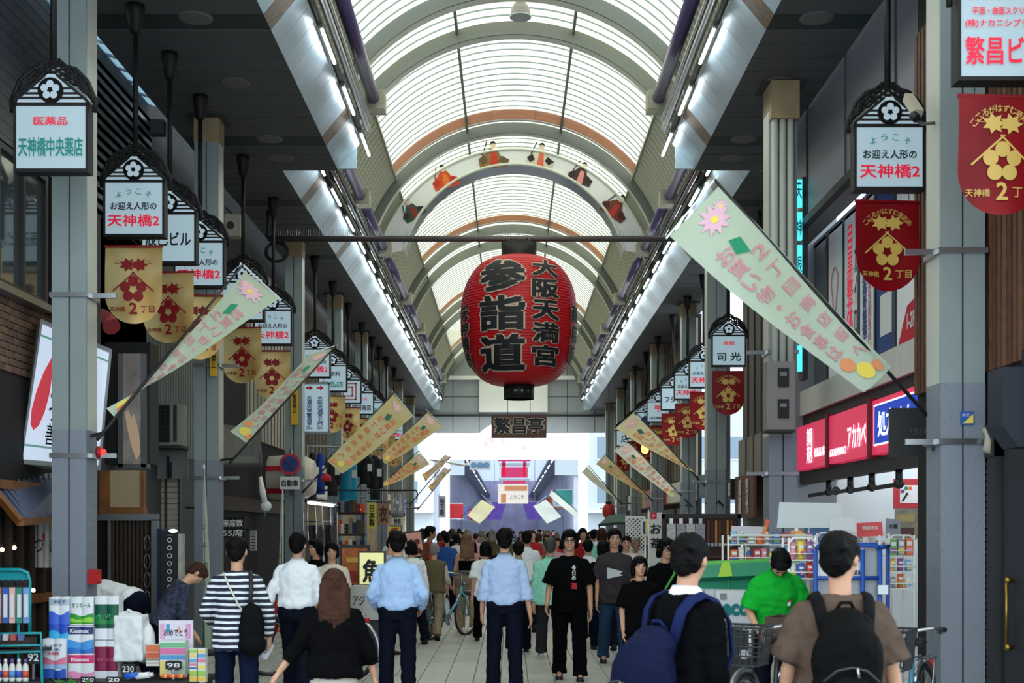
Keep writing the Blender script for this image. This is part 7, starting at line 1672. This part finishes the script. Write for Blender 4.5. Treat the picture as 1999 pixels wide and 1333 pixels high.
t = thing('knitted_hat', 'red knitted hat on the clothing stall display', 'hat', P(637, 935, 26.4)); MB().lathe([(.10, 0), (.11, .05), (.09, .12), (.03, .16), (0.001, .165)], P(637, 940, 26.4), 16).build('crown', M_red_ink, t); MB().lathe([(.112, 0), (.118, .03)], P(637, 940, 26.4), 16).build('brim', M_maroon, t); MB().tube(P(637, 926, 26.4), P(637, 874, 27.2), .006, n=5).build('string', M_black, t)
t = thing('covered_rack', 'clothes rack under a clear plastic cover beside the third pillar', 'rack', (PX(622, 24.0), 24.0, 0))
MB().grid(lambda a, b: P(592+66*b+4*math.sin(a*3), 985+(1150-985)*a, 24.0)+Vector((0, .05*math.sin(b*14)+.03*math.sin(a*11+b*3), 0)), 14, 16).build('plastic_cover', glassmat('clear_cover', (220, 226, 228), .22, .15), t)
for i in range(7): MB().box(PX(596+i*8.5, 24.2), PX(602+i*8.5, 24.2), 24.2, 24.5, PZ(1140, 24.2), PZ(1025, 24.2)).build('hanging_coat', mat('coat_%d' % (i % 3), [(60, 56, 56), (84, 80, 80), (44, 42, 46)][i % 3], .8), t)
for x in (592, 658): MB().tube((PX(x, 24.3), 24.3, 0), (PX(x, 24.3), 24.3, PZ(1000, 24.3)), .016, n=6).build('upright', M_chrome, t)
MB().tube(P(592, 1018, 24.3), P(658, 1018, 24.3), .014, n=6).build('rail', M_chrome, t)
def hangsign(label, x0, x1, y0, y1, Y, rgb, txt, ink, vertical=True, cat='sign'):
    t = thing('price_banner', label, cat, P((x0+x1)/2, y1, Y), 0, None); rect(x0, x1, y0, y1, Y, .012).build('sheet', mat('sheet_%d_%d_%d' % rgb, rgb, .6), t); e = MB(); letters(e, txt, P((x0+x1)/2, (y0+y1)/2, Y-.003), (x1-x0)*.62/F*Y, (y1-y0)*.8/F*Y, vertical=vertical, bold=.04); e.build('lettering', ink, t); MB().tube(P(x0-2, y0-2, Y), P(x1+2, y0-2, Y), .01, n=6).build('rod', M_black, t)
    MB().tube(P((x0+x1)/2, y0-2, Y), P((x0+x1)/2, 957 if Y < 50 else y0-12, Y), .004, n=4).build('string', M_black, t); return t
hangsign('yellow vertical banner with black lettering at the clothing stall', 717, 735, 981, 1032, 27.0, (206, 196, 90), '日本製', M_ink); hangsign('brownish printed cloth beside the yellow vertical banner', 736, 760, 982, 1024, 27.03, (150, 112, 92), '衣', M_wood_d); hangsign('pale grey price sheet under the black arm', 762, 790, 960, 1002, 27.0, (150, 150, 150), 'セール', M_white, False); hangsign('white handwritten sheet over the small yellow sheet', 766, 786, 1010, 1026, 27.0, (214, 214, 200), '特価', M_ink, False); hangsign('small bright yellow price sheet', 760, 782, 1028, 1042, 26.96, (236, 206, 70), '980', M_red_ink, False)
hangsign('white side sheet with a green character by the crossing column', 856, 870, 968, 1010, 59.4, (220, 226, 226), '地下鉄', M_blue_ink)
t = thing('iron_rail', 'black iron arm carrying the hanging price sheets', 'rail', (XF, 27, PZ(957, 27))); MB().tube((XF, 27, PZ(957, 27)), P(812, 957, 27), .02, n=6).build('arm', M_black, t); MB().path([P(812, 957, 27), P(815, 962, 27), P(814, 975, 27)], .014, 6).build('hook_end', M_black, t)
t = thing('goods_shelf', 'cluttered shelf of dark and patterned goods at the clothing stall', 'shelf', (PX(690, 25.2), 25.2, 0))
for y in (1000, 1042, 1080): rect(655, 712, y, y+4, 25.2, .4).build('shelf_board', M_wood_d, t)
for x in (656, 710): MB().box(PX(x, 25.4)-.02, PX(x, 25.4)+.02, 25.3, 25.36, 0, PZ(985, 25.4)).build('upright', M_dark, t)
rg_ = random.Random(3)
gcols = [('black', (30, 30, 34)), ('charcoal', (60, 58, 60)), ('orange', (206, 80, 40)), ('grey', (120, 116, 112)), ('brown', (90, 66, 50)), ('white', (206, 204, 200)), ('navy', (36, 44, 80)), ('wine red', (120, 36, 44))]
for r_, (yb) in enumerate((1000, 1042, 1080)):
    for i in range(7):
        x = 658+i*7.6; c_ = gcols[(i*3+r_*2) % 8]; hgt = rg_.uniform(16, 30)
        t = thing('folded_garment', '%s folded garment, %s on the %s board of the goods shelf' % (c_[0], ords[i], ('upper', 'middle', 'lower')[r_]), 'garment', P(x+3, yb, 25.15), 0, 'folded garments on the goods shelf')
        b = MB()
        for q in range(3): b.box(-.036, .036, 0, .25, q*hgt/F*25/3+.004, (q+1)*hgt/F*25/3)
        b.build('cloth', mat('folded_'+c_[0].replace(' ', '_'), c_[1], .8, bump=.3, bscale=30), t, False)
for i, (x, Y) in enumerate(((514, 20.2), (527, 20.9), (540, 21.8))):
    t = thing('traffic_cone', '%s red traffic cone in the row behind the striped top woman' % ords[i], 'cone', (PX(x, Y), Y, 0), 0, 'red traffic cones'); MB().lathe([(.13, .03), (.035, .46), (.03, .47)], n=16).build('cone', mat('cone_red', (190, 40, 36), .5), t, False); MB().box(-.18, .18, -.18, .18, 0, .03).build('base', mat('cone_red', (0,0,0)), t, False)
# ---------------- bicycles
def bicycle(label, X, Y, rz, rgb, basket=True, grip=M_black, basket_m=None, crate=False):
    t = thing('bicycle', label, 'bicycle', (X, Y, 0), rz); m = mat('bike_%d_%d_%d' % rgb, rgb, .35); R_ = .33
    for y in (-.52, .52):
        w = bpy.data.objects.new('wheel', None); COL.objects.link(w); w.parent = t; w.location = (0, y, R_)
        MB().path([(0, R_*math.cos(a), R_*math.sin(a)) for a in [2*PI*i/28 for i in range(28)]], .019, 7, closed=True).build('tyre', M_black, w, False)
        MB().path([(0, (R_-.03)*math.cos(a), (R_-.03)*math.sin(a)) for a in [2*PI*i/28 for i in range(28)]], .010, 5, closed=True).build('rim', M_chrome, w, False)
        sp_ = MB()
        for i in range(18): a = 2*PI*i/18; sp_.tube((.02*(-1)**i, .03*math.cos(a+.5), .03*math.sin(a+.5)), (0, (R_-.03)*math.cos(a), (R_-.03)*math.sin(a)), .0022, n=4, caps=False)
        sp_.build('spoke', M_chrome, w, False); MB().lathe([(.025, -.05), (.025, .05)], n=10, axis=0).build('hub', M_chrome, w, False)
        MB().path([(0, y+(R_+.035)*math.cos(a), R_+(R_+.035)*math.sin(a)) for a in [math.radians(q) for q in (range(-10 if y > 0 else 40, 151 if y > 0 else 200, 12))]], .022, 6).build('mudguard', M_chrome, t, False)
    f = MB(); f.path([(0, -.10, .28), (0, .36, .62)], .022, 8).path([(0, -.10, .28), (0, -.20, .78)], .018, 8).path([(.0, .34, .60), (0, .38, .76)], .022, 8).path([(0, -.18, .66), (0, -.30, .60), (.05, -.52, R_)], .011, 6).path([(0, -.18, .66), (0, -.30, .60), (-.05, -.52, R_)], .011, 6).path([(0, -.10, .28), (.05, -.52, R_)], .012, 6).path([(0, -.10, .28), (-.05, -.52, R_)], .012, 6); f.build('frame', m, t, False)
    MB().path([(.055, .52, R_), (.055, .41, .62), (0, .385, .68)], .013, 6).path([(-.055, .52, R_), (-.055, .41, .62), (0, .385, .68)], .013, 6).build('fork', m, t, False)
    hb = MB().path([(0, .38, .74), (0, .385, .96)], .014, 8).path([(-.28, .16, .98), (-.25, .30, 1.0), (-.10, .38, .97), (0, .385, .96), (.10, .38, .97), (.25, .30, 1.0), (.28, .16, .98)], .012, 8).build('handlebar', M_chrome, t, False)
    for s in (-1, 1): MB().tube((s*.275, .20, .985), (s*.285, .09, .975), .018, n=8).build('grip', grip, hb, False); MB().path([(s*.25, .28, 1.0), (s*.26, .24, .965), (s*.275, .14, .955)], .006, 5).build('brake_lever', M_chrome, hb, False)
    sd = soft(MB().ell((0, -.22, .86), (.10, .11, .035)).ell((0, -.10, .855), (.045, .13, .03)), .012, 2); sd.materials.append(M_black); put('saddle', sd, t); MB().tube((0, -.20, .76), (0, -.21, .85), .014, n=8).build('seat_post', M_chrome, t, False)
    cr = MB().lathe([(.09, .05), (.09, .056)], (0, -.10, .28), 20, 0).build('chainring', M_chrome, t, False); MB().path([(.07, -.10, .28), (.07, -.02, .14), (.15, -.02, .14)], .010, 6).build('crank', M_chrome, t, False); MB().path([(-.07, -.10, .28), (-.07, -.18, .42), (-.15, -.18, .42)], .010, 6).build('crank', M_chrome, t, False)
    MB().box(-.03, -.02, -.52, -.08, .24, .36).build('chain_guard', m, t, False)
    MB().path([(0, -.28, .72), (0, -.72, .72)], .008, 5).path([(-.06, -.30, .72), (-.06, -.70, .72)], .008, 5).path([(.06, -.30, .72), (.06, -.70, .72)], .008, 5).path([(.06, -.62, .72), (.05, -.52, R_)], .007, 5).path([(-.06, -.62, .72), (-.05, -.52, R_)], .007, 5).build('rear_rack', M_chrome, t, False)
    MB().lathe([(.028, -.02), (.03, .02)], (0, -.74, .66), 12, 1).build('rear_reflector', mat('reflector_red', (190, 30, 30), .3), t, False); MB().lathe([(.02, -.03), (.035, .03)], (0, .47, .80), 12, 1).build('head_lamp', M_chrome, t, False)
    if basket:
        bm_2 = basket_m or M_dark; b = MB(); x0, x1, y0, y1, z0, z1 = -.18, .18, .42, .70, .74, 1.0
        for i in range(9):
            u = i/8
            for z_ in (0,): b.tube((x0+.03+(x1-x0-.06)*u, y0+.02, z0), (x0+(x1-x0)*u, y0, z1), .004, n=4, caps=False); b.tube((x0+.03+(x1-x0-.06)*u, y1-.03, z0), (x0+(x1-x0)*u, y1, z1), .004, n=4, caps=False); b.tube((x0+.03+(x1-x0-.06)*u, y0+.02, z0), (x0+.03+(x1-x0-.06)*u, y1-.03, z0), .004, n=4, caps=False)
            b.tube((x0+.03, y0+.02+(y1-y0-.05)*u, z0), (x0, y0+(y1-y0)*u, z1), .004, n=4, caps=False); b.tube((x1-.03, y0+.02+(y1-y0-.05)*u, z0), (x1, y0+(y1-y0)*u, z1), .004, n=4, caps=False)
        for k_ in range(5):
            z_ = z0+(z1-z0)*k_/4; e_ = .03*(1-k_/4); b.path([(x0+e_, y0+e_*.6, z_), (x1-e_, y0+e_*.6, z_), (x1-e_, y1-e_, z_), (x0+e_, y1-e_, z_)], .005 if k_ < 4 else .009, 5, closed=True)
        b.build('wire_basket', bm_2, t, False)
    if crate: MB().box(-.16, .16, -.72, -.38, .735, .755).box(-.16, -.15, -.72, -.38, .755, 1.0).box(.15, .16, -.72, -.38, .755, 1.0).box(-.15, .15, -.72, -.71, .755, 1.0).box(-.15, .15, -.39, -.38, .755, 1.0).build('rear_crate', mat('brown_crate', (66, 46, 38), .7, noise=.2), t, False)
    MB().path([(.03, -.46, .30), (.10, -.44, .02)], .008, 5).build('kick_stand', M_chrome, t, False)
    return t
bicycle('pale blue city bicycle pushed by the old man in the olive vest', PX(876, 19.7), 19.75, -.50, (90, 170, 190), True, basket_m=mat('basket_grey', (120, 116, 110), .6))
bicycle('black bicycle with front basket parked beside the navy backpack', PX(1500, 9.2), 9.2, 2.61, (30, 32, 34), True, crate=True)
bicycle('blue framed bicycle with black basket parked behind the brown T-shirt man', PX(1785, 8.7), 8.9, 2.6, (56, 110, 130), True)
bicycle('black bicycle leaning near the white counter', PX(600, 14.3), 14.35, 1.2, (36, 36, 38), False)
# ---------------- green cart, eco box, cage trolley
t = thing('green_cart', 'large teal and bright green delivery cart behind the green polo man', 'cart', (PX(1440, 12.3), 12.3, 0)); M_tg = mat('cart_teal', (16, 128, 96), .45); M_bg = mat('cart_green', (70, 176, 60), .45)
rect(1366, 1505, 1118, 1290, 12.3, .6).build('body', M_tg, t); MB().prism([P(1366, 1103, 12.45), P(1505, 1095, 12.45), P(1505, 1122, 12.2), P(1362, 1128, 12.2)], (0, .05, -.03)).build('lid_flap', M_tg, t); MB().prism([P(1372, 1095, 12.75), P(1505, 1090, 12.75), P(1505, 1103, 12.45), P(1366, 1108, 12.45)], (0, .05, -.03)).build('lid_top', M_bg, t); MB().prism([P(1410, 1097, 12.43), P(1424, 1096, 12.43), P(1430, 1124, 12.18), P(1402, 1126, 12.18)], (0, .01, -.005)).build('lid_leaf_print', mat('leaf_print', (150, 190, 50), .5), t)
rect(1421, 1422.5, 1122, 1285, 12.28, .03).build('seam', M_bg, t)
for x in (1380, 1490): MB().lathe([(.07, -.03), (.07, .03)], (PX(x, 12.4), 12.4, .07), 14, 0).build('castor', M_black, t)
MB().box(PX(1368, 12.3), PX(1503, 12.3), 12.3, 12.9, .14, PZ(1290, 12.3)).build('under_frame', M_dark, t)
t = thing('eco_box', 'white box printed with teal eco lettering in front of the green cart', 'box', (PX(1420, 11.5), 11.5, 0)); z0 = PZ(1226, 11.5); rect(1376, 1400, 1152, 1226, 11.62, .3).build('side_panel', mat('eco_side', (176, 178, 184), .4), t)
MB().prism([P(1398, 1153, 11.5), P(1466, 1154, 11.5), P(1466, 1226, 11.5), P(1398, 1226, 11.5)], (0, .35, 0)).build('front_panel', mat('eco_white', (196, 198, 204), .4), t); e = MB(); letters(e, 'eco', P(1436, 1190, 11.49), .24, .11, bold=.05); e.build('lettering', mat('eco_teal', (10, 110, 110), .5), t); rect(1406, 1418, 1158, 1170, 11.49, .008).build('label_square', M_grey, t); MB().box(PX(1385, 11.6), PX(1462, 11.6), 11.55, 11.8, 0, z0).build('base_trolley', M_dark, t)
t = thing('cage_trolley', 'blue steel cage trolley with grey panels behind the brown T-shirt man', 'trolley', (PX(1660, 10.0), 10.0, 0)); M_cb = mat('cage_blue', (24, 70, 150), .4)
for x in (1592, 1684, 1718, 1733): MB().tube((PX(x, 10.0 if x < 1720 else 10.4), 10.0 if x < 1720 else 10.4, .1), (PX(x, 10.0 if x < 1720 else 10.4), 10.0 if x < 1720 else 10.4, PZ(1072, 10)), .018, n=8).build('upright', M_cb, t)
MB().path([P(1592, 1072, 10), P(1600, 1064, 10), P(1710, 1064, 10), P(1718, 1072, 10)], .02, 8).build('top_bar', M_cb, t); MB().tube(P(1718, 1068, 10), P(1734, 1066, 10.4), .02, n=8).build('side_bar', M_cb, t); MB().tube(P(1592, 1128, 10), P(1718, 1128, 10), .016, n=8).build('middle_bar', M_cb, t)
rect(1596, 1682, 1070, 1126, 10.03, .02).build('notice_sheet', mat('notice_white', (206, 208, 206), .6), t); rect(1687, 1715, 1070, 1126, 10.03, .02).build('panel', mat('cage_grey', (140, 144, 150), .5), t); rect(1596, 1715, 1131, 1300, 10.03, .02).build('panel', mat('cage_grey', (0,0,0)), t); e = MB(); letters(e, '返却', P(1674, 1117, 10.02), .07, .04, bold=.03); e.build('lettering', M_ink, t)
MB().box(PX(1592, 10), PX(1733, 10), 10, 10.5, .08, .12).build('deck', M_cb, t)
for x in (1600, 1725):
    for y in (10.05, 10.45): MB().lathe([(.05, -.02), (.05, .02)], (PX(x, 10), y, .05), 12, 0).build('castor', M_black, t)
rect(1714, 1734, 1142, 1160, 9.97, .03).build('latch', M_chrome, t)
# ---------------- pharmacy racks and goods
def wire_rack(label, x0, x1, y0, y1, Y, d, rows):
    t = thing('wire_rack', label, 'rack', (PX((x0+x1)/2, Y), Y, 0)); a, b = PX(x0, Y), PX(x1, Y)
    for x in (a, b):
        for yy in (Y, Y+d): MB().tube((x, yy, 0), (x, yy, PZ(y0, Y)), .012, n=6).build('upright', M_white, t)
    MB().path([(a, Y, PZ(y0, Y)-.05), (a+.04, Y, PZ(y0, Y)), (b-.04, Y, PZ(y0, Y)), (b, Y, PZ(y0, Y)-.05)], .012, 6).build('top_bar', M_white, t)
    for r in rows:
        z = PZ(r, Y); MB().box(a, b, Y-.01, Y+d, z-.012, z).build('shelf', M_white, t); MB().tube((a, Y-.03, z+.05), (b, Y-.03, z+.05), .006, n=5).build('guard_wire', M_white, t)
    return t
PC = [('red', (196, 50, 56)), ('orange', (226, 110, 50)), ('pale blue', (130, 180, 214)), ('pink', (226, 140, 160)), ('white', (222, 222, 220)), ('green', (110, 170, 90)), ('yellow', (230, 200, 80)), ('blue', (60, 100, 180)), ('grey', (150, 150, 156)), ('violet', (150, 90, 150))]
def goods(where, x0, x1, yb, Y, n, hmin, hmax, seed, kind=0):
    r = random.Random(seed); step = (x1-x0)/n
    for i in range(n):
        c_ = PC[(i*3+seed) % 10]; c2 = PC[(i*7+seed*3+4) % 10]; hh = r.uniform(hmin, hmax)/F*Y; w = step*.84/F*Y
        nm = ['medicine_box', 'refill_pouch', 'spray_bottle'][(i+kind) % 3 if kind < 3 else kind-3]
        t = thing(nm, '%s %s, %s along %s' % (c_[0], nm.replace('_', ' '), ords[i] if i < 13 else 'last', where), nm.split('_')[1], P(x0+step*(i+.5), yb, Y), 0, 'goods on '+where); m = mat('goods_'+c_[0].replace(' ', '_'), c_[1], .4); m2 = mat('goods_'+c2[0].replace(' ', '_'), c2[1], .4)
        if nm == 'medicine_box': MB().box(-w/2, w/2, 0, .08, 0, hh).build('carton', m, t, False); MB().box(-w*.4, w*.4, -.003, 0, hh*.15, hh*.45).build('printed_panel', m2, t, False); MB().box(-w*.35, w*.35, -.003, 0, hh*.6, hh*.85).build('title_panel', M_white, t, False)
        elif nm == 'refill_pouch':
            MB().loft([[Vector((w/2*kx*math.cos(2*PI*j/10), .05+.045*ky*math.sin(2*PI*j/10), z)) for j in range(10)] for z, kx, ky in ((0, .9, 1), (hh*.3, 1, 1), (hh*.8, .96, .4), (hh, .96, .06))]).build('pouch', m, t, False); disc_ = MB(); disc(disc_, (0, -.004, hh*.35), w*.3, n=10); disc_.build('printed_disc', m2, t, False); MB().box(-w*.3, w*.3, .02, .024, hh*.62, hh*.76).build('title_panel', M_white, t, False)
        else: MB().lathe([(w*.36, 0), (w*.4, .01), (w*.4, hh*.6), (w*.18, hh*.72), (w*.15, hh*.8)], (0, .05, 0), 12).build('bottle', m, t, False); MB().lathe([(w*.2, hh*.78), (w*.2, hh*.95), (w*.1, hh)], (0, .05, 0), 10).build('cap', M_white, t, False); MB().lathe([(w*.405, hh*.15), (w*.405, hh*.45)], (0, .05, 0), 12).build('label_band', m2, t, False)
wire_rack('long white wire rack of packets before the green cart', 1422, 1592, 1045, 1100, 13.0, .35, (1062, 1098))
goods('the lower shelf of the long wire rack', 1426, 1590, 1098, 12.98, 11, 24, 32, 1); goods('the upper shelf of the long wire rack', 1426, 1590, 1062, 13.0, 10, 14, 26, 2, 1)
wire_rack('white wire rack of pouches beside the green polo man', 1540, 1592, 1050, 1130, 11.2, .25, (1092, 1128))
goods('the top shelf of the pouch rack', 1541, 1591, 1092, 11.18, 3, 34, 38, 3, 4); goods('the bottom shelf of the pouch rack', 1541, 1591, 1128, 11.18, 3, 28, 34, 4, 4)
wire_rack('white shelf of small packets beside the dark door post', 1736, 1784, 1045, 1150, 13.2, .35, (1084, 1115, 1148))
goods('the first shelf by the dark post', 1737, 1783, 1084, 13.18, 3, 26, 34, 5, 3); goods('the second shelf by the dark post', 1737, 1783, 1115, 13.18, 3, 20, 26, 6, 4); goods('the third shelf by the dark post', 1737, 1783, 1148, 13.18, 3, 20, 28, 8, 4)
wire_rack('white counter rack inside the pharmacy opening', 1595, 1735, 1040, 1070, 14.2, .4, (1068,))
goods('the counter rack inside the pharmacy', 1598, 1733, 1068, 14.18, 12, 12, 30, 7)
def board(label, pts, Y, rgb, emit=.0, txt=None, stand=True, ink=None):
    t = thing('display_board', label, 'board', (PX(sum(p[0] for p in pts)/len(pts), Y), Y, 0)); MB().prism([P(x, y, Y) for x, y in pts], (0, .02, 0)).build('panel', mat('board_%d_%d_%d' % rgb, rgb, .5), t)
    cx_ = sum(p[0] for p in pts)/len(pts); yb = max(p[1] for p in pts); yt = min(p[1] for p in pts)
    if stand: MB().tube((PX(cx_, Y), Y+.05, 0), (PX(cx_, Y), Y+.05, PZ((yb+yt)/2, Y)), .012, n=6).build('stand', M_white, t)
    if txt: e = MB(); letters(e, txt, P(cx_, yt+(yb-yt)*.4, Y-.004), .6*(max(p[0] for p in pts)-min(p[0] for p in pts))/F*Y, .25*(yb-yt)/F*Y, bold=.02); e.build('lettering', ink or M_white, t)
    return t
board('large white tilted display board over the wire racks', [(1522, 980), (1645, 982), (1640, 1030), (1517, 1030)], 14.4, (226, 236, 238)); board('small white rounded board beside the large tilted board', [(1620, 1012), (1668, 1010), (1670, 1034), (1620, 1036)], 13.8, (236, 238, 240)); board('coral red board with white lettering on the pharmacy counter', [(1673, 1021), (1722, 1018), (1724, 1046), (1674, 1048)], 14.0, (226, 90, 90), txt='登録販売者'); board('grey patterned notice behind the coral board', [(1730, 1012), (1758, 1014), (1758, 1050), (1730, 1050)], 14.6, (140, 144, 156), txt='お薬', ink=M_ink)
board('blue picture board behind the white boards', [(1572, 1018), (1622, 1018), (1620, 1046), (1570, 1048)], 14.6, (90, 130, 176)); board('white board with a red print beside the dark accessory rack', [(1428, 1026), (1490, 1028), (1488, 1064), (1428, 1064)], 14.0, (206, 202, 210)); t = thing('red_print_card', 'small card with a red flower print leaning on the white board', 'card', P(1458, 1064, 13.98)); rect(1448, 1468, 1044, 1062, 13.985, .012).build('card', M_white, t); b = MB(); disc(b, P(1458, 1053, 13.98), .04, n=12); b.build('flower_print', M_red_ink, t)
t = thing('red_ribbon_bottle', 'clear bottle with orange ribbon on the wire rack', 'bottle', P(1555, 1061, 13.1)); MB().lathe([(.05, 0), (.05, .10), (.02, .14), (.02, .16)], P(1555, 1061, 13.1), 12).build('bottle', M_film, t)
for s in (-1, 1): MB().ell(P(1555+s*6, 1040, 13.06), (.035, .012, .025)).build('ribbon_loop', M_or_ink, t)
t = thing('orange_stick_sign', 'tilted orange and white stick sign over the wire rack', 'sign', P(1488, 1060, 12.9)); MB().prism([P(1496, 1012, 13.05), P(1503, 1016, 13.05), P(1490, 1063, 13.05), P(1482, 1062, 13.05)], (0, .01, 0)).build('stick', mat('stick_orange', (222, 100, 70), .5), t); e = MB(); letters(e, '特売', P(1493, 1036, 13.03), .03, .1, vertical=True); e.build('lettering', M_yel, t)
# accessory rack, lattice, nobori, hat stand beyond
t = thing('accessory_rack', 'dark framed rack of bags and belts beyond the pharmacy', 'rack', (PX(1370, 18.0), 18.0, 0)); rect(1293, 1446, 1003, 1012, 18.0, .1).build('top_rail', M_black, t); rect(1293, 1298, 1003, 1264, 18.0, .1).build('upright', M_black, t); rect(1440, 1446, 1003, 1264, 18.0, .1).build('upright', M_black, t); rect(1296, 1442, 1012, 1200, 18.3, .05).build('back_panel', mat('rack_back', (70, 46, 42), .8), t); rect(1296, 1442, 1085, 1089, 17.9, .35).build('shelf', M_wood_d, t)
for i in range(4):
    q = thing('plastic_bag_pack', '%s clear plastic bag of goods hanging on the accessory rack' % ords[i], 'bag', P(1312+i*20, 1052, 17.9), 0, 'plastic bag packs'); rect(1302+i*19, 1319+i*19, 1022, 1054, 17.9, .05).build('bag', mat('bag_film_%d' % (i % 2), [(170, 172, 170), (140, 140, 146)][i % 2], .25, noise=.3, nscale=20), q); rect(1307+i*19, 1314+i*19, 1012, 1023, 17.92, .01).build('hook', M_chrome, q)
for i in range(7):
    q = thing('hanging_belt', '%s brown belt hanging on the accessory rack' % ords[i], 'belt', P(1384+i*7.5, 1062, 17.9), 0, 'belts'); rect(1381+i*7.5, 1385+i*7.5, 1016, 1062, 17.95, .01).build('strap', mat('belt_%d' % (i % 3), [(84, 48, 34), (50, 30, 26), (170, 110, 40)][i % 3], .6), q); rect(1380.5+i*7.5, 1385.5+i*7.5, 1060, 1066, 17.94, .02).build('buckle', M_chrome, q)
t = thing('lattice_screen', 'white diagonal lattice screen beside the accessory rack', 'screen', (PX(1240, 22.5), 22.5, 0)); x0, x1, y0, y1 = 1221, 1260, 1010, 1075
rect(x0, x1, y0-2, y0+1, 22.5, .06).build('frame_rail', M_white, t); rect(x0, x0+2, y0, 1218, 22.5, .06).build('frame_side', M_white, t); rect(x1-2, x1, y0, 1218, 22.5, .06).build('frame_side', M_white, t); rect(x0, x1, 1074, 1200, 22.52, .04).build('lower_panel', M_white, t)
for i in range(-8, 6):
    for s in (-1, 1):
        a = x0+i*8 if s > 0 else x1-i*8; pa = [a, y0]; pb = [a+s*(y1-y0), y1]
        if s > 0:
            if pa[0] < x0: pa = [x0, y0+(x0-pa[0])]
            if pb[0] > x1: pb = [x1, y1-(pb[0]-x1)]
        else:
            if pa[0] > x1: pa = [x1, y0+(pa[0]-x1)]
            if pb[0] < x0: pb = [x0, y1-(x0-pb[0])]
        if pa[1] < pb[1] and x0 <= pa[0] <= x1: MB().bar(P(pa[0], pa[1], 22.5+.02*s), P(pb[0], pb[1], 22.5+.02*s), .02, .012, (0, 1, 0)).build('lath', M_white, t)
t = thing('nobori_flag', 'white upright shop flag with a red patch and one black character', 'flag', (PX(1268, 19.4), 19.4, 0)); MB().tube((PX(1266, 19.4), 19.4, 0), P(1266, 995, 19.4), .012, n=6).build('pole', M_white, t); rect(1267, 1293, 1000, 1120, 19.4, .01).build('cloth', mat('flag_white_cloth', (206, 208, 206), .8), t); rect(1270, 1282, 1000, 1013, 19.39, .01).build('red_patch', M_red_ink, t); e = MB(); letters(e, '小', P(1276, 1006, 19.38), .05, .05, bold=.03); e.build('small_lettering', M_white, t); e = MB(); letters(e, 'お', P(1280, 1032, 19.385), .16, .16, bold=.03); letters(e, '茶', P(1280, 1060, 19.385), .16, .16, bold=.03); e.build('lettering', M_ink, t); MB().lathe([(.18, 0), (.18, .05), (.02, .08)], (PX(1266, 19.4), 19.4, 0), 16).build('weighted_base', M_dark, t)
t = thing('yellow_blue_sign', 'small sign in yellow and blue beside the upright shop flag', 'sign', (PX(1256, 19.9), 19.9, 0)); rect(1252, 1268, 1013, 1046, 19.9, .02).build('board', mat('sign_pale', (214, 216, 206), .6), t); rect(1255, 1261, 1018, 1042, 19.89, .01).build('blue_shape', M_blue_ink, t); rect(1260, 1266, 1016, 1040, 19.885, .01).build('yellow_shape', M_yel, t); MB().tube((PX(1260, 19.9), 19.92, 0), P(1260, 1046, 19.92), .012, n=6).build('stand', M_white, t)
t = thing('green_awning', 'dark green awning over the far shop beside the lattice screen', 'awning', P(1200, 1018, 30)); MB().prism([P(1188, 1006, 30.5), P(1222, 1002, 30.5), P(1222, 1020, 29.6), P(1168, 1024, 29.6)], (0, .03, -.04)).build('cloth', mat('awning_green', (34, 70, 60), .7), t); MB().bar(P(1168, 1024, 29.6), P(1222, 1020, 29.6), .05).build('front_bar', M_black, t); [MB().tube(P(x, 1022, 29.6), (PX(x, 29.6), 29.6, 0), .02, n=6).build('post', M_dark, t) for x in (1170, 1220)]
for i, x in enumerate((1222, 1240)):
    pass
t = thing('paper_lamp', 'small glowing orange bulb lamp under the red banners', 'lamp', P(1259, 880, 33)); MB().ell(P(1259, 876, 33), (.10, .10, .14)).build('globe', mat('orange_glow', (255, 190, 90), .4, emit=3), t); MB().tube(P(1259, 865, 33), P(1259, 790, 33), .012, n=5).build('cord', M_black, t)
t = thing('yellow_light_row', 'row of yellow decoration lights along the far shop counter', 'light string', P(1155, 1040, 52)); MB().tube(P(1138, 1040, 52), P(1176, 1038, 52), .02, n=5).build('cable', M_black, t); [MB().tube(P(x, 1040, 52), (PX(x, 52), 52, 0), .02, n=5).build('post', M_dark, t) for x in (1138, 1176)]
for i in range(9): MB().ell(P(1139+i*4.4, 1039-(i == 7)*4, 51.95), .05, 8, 6).build('bulb', mat('yellow_glow', (255, 200, 60), .4, emit=2.5), t)
t = thing('red_round_sign', 'red round hanging lantern sign at the crossing corner', 'sign', P(1188, 1000, 50)); MB().ell(P(1188, 998, 50), (.25, .25, .32)).build('globe', mat('far_lantern_red', (190, 50, 50), .5), t); MB().lathe([(.12, -.04), (.12, .04)], P(1188, 981, 50), 12).build('cap', M_black, t); MB().tube(P(1188, 980, 50), P(1188, 748, 50), .012, n=5).build('cord', M_black, t)
# ================================================================ tidy up
bpy.data.scenes.remove(LAB)
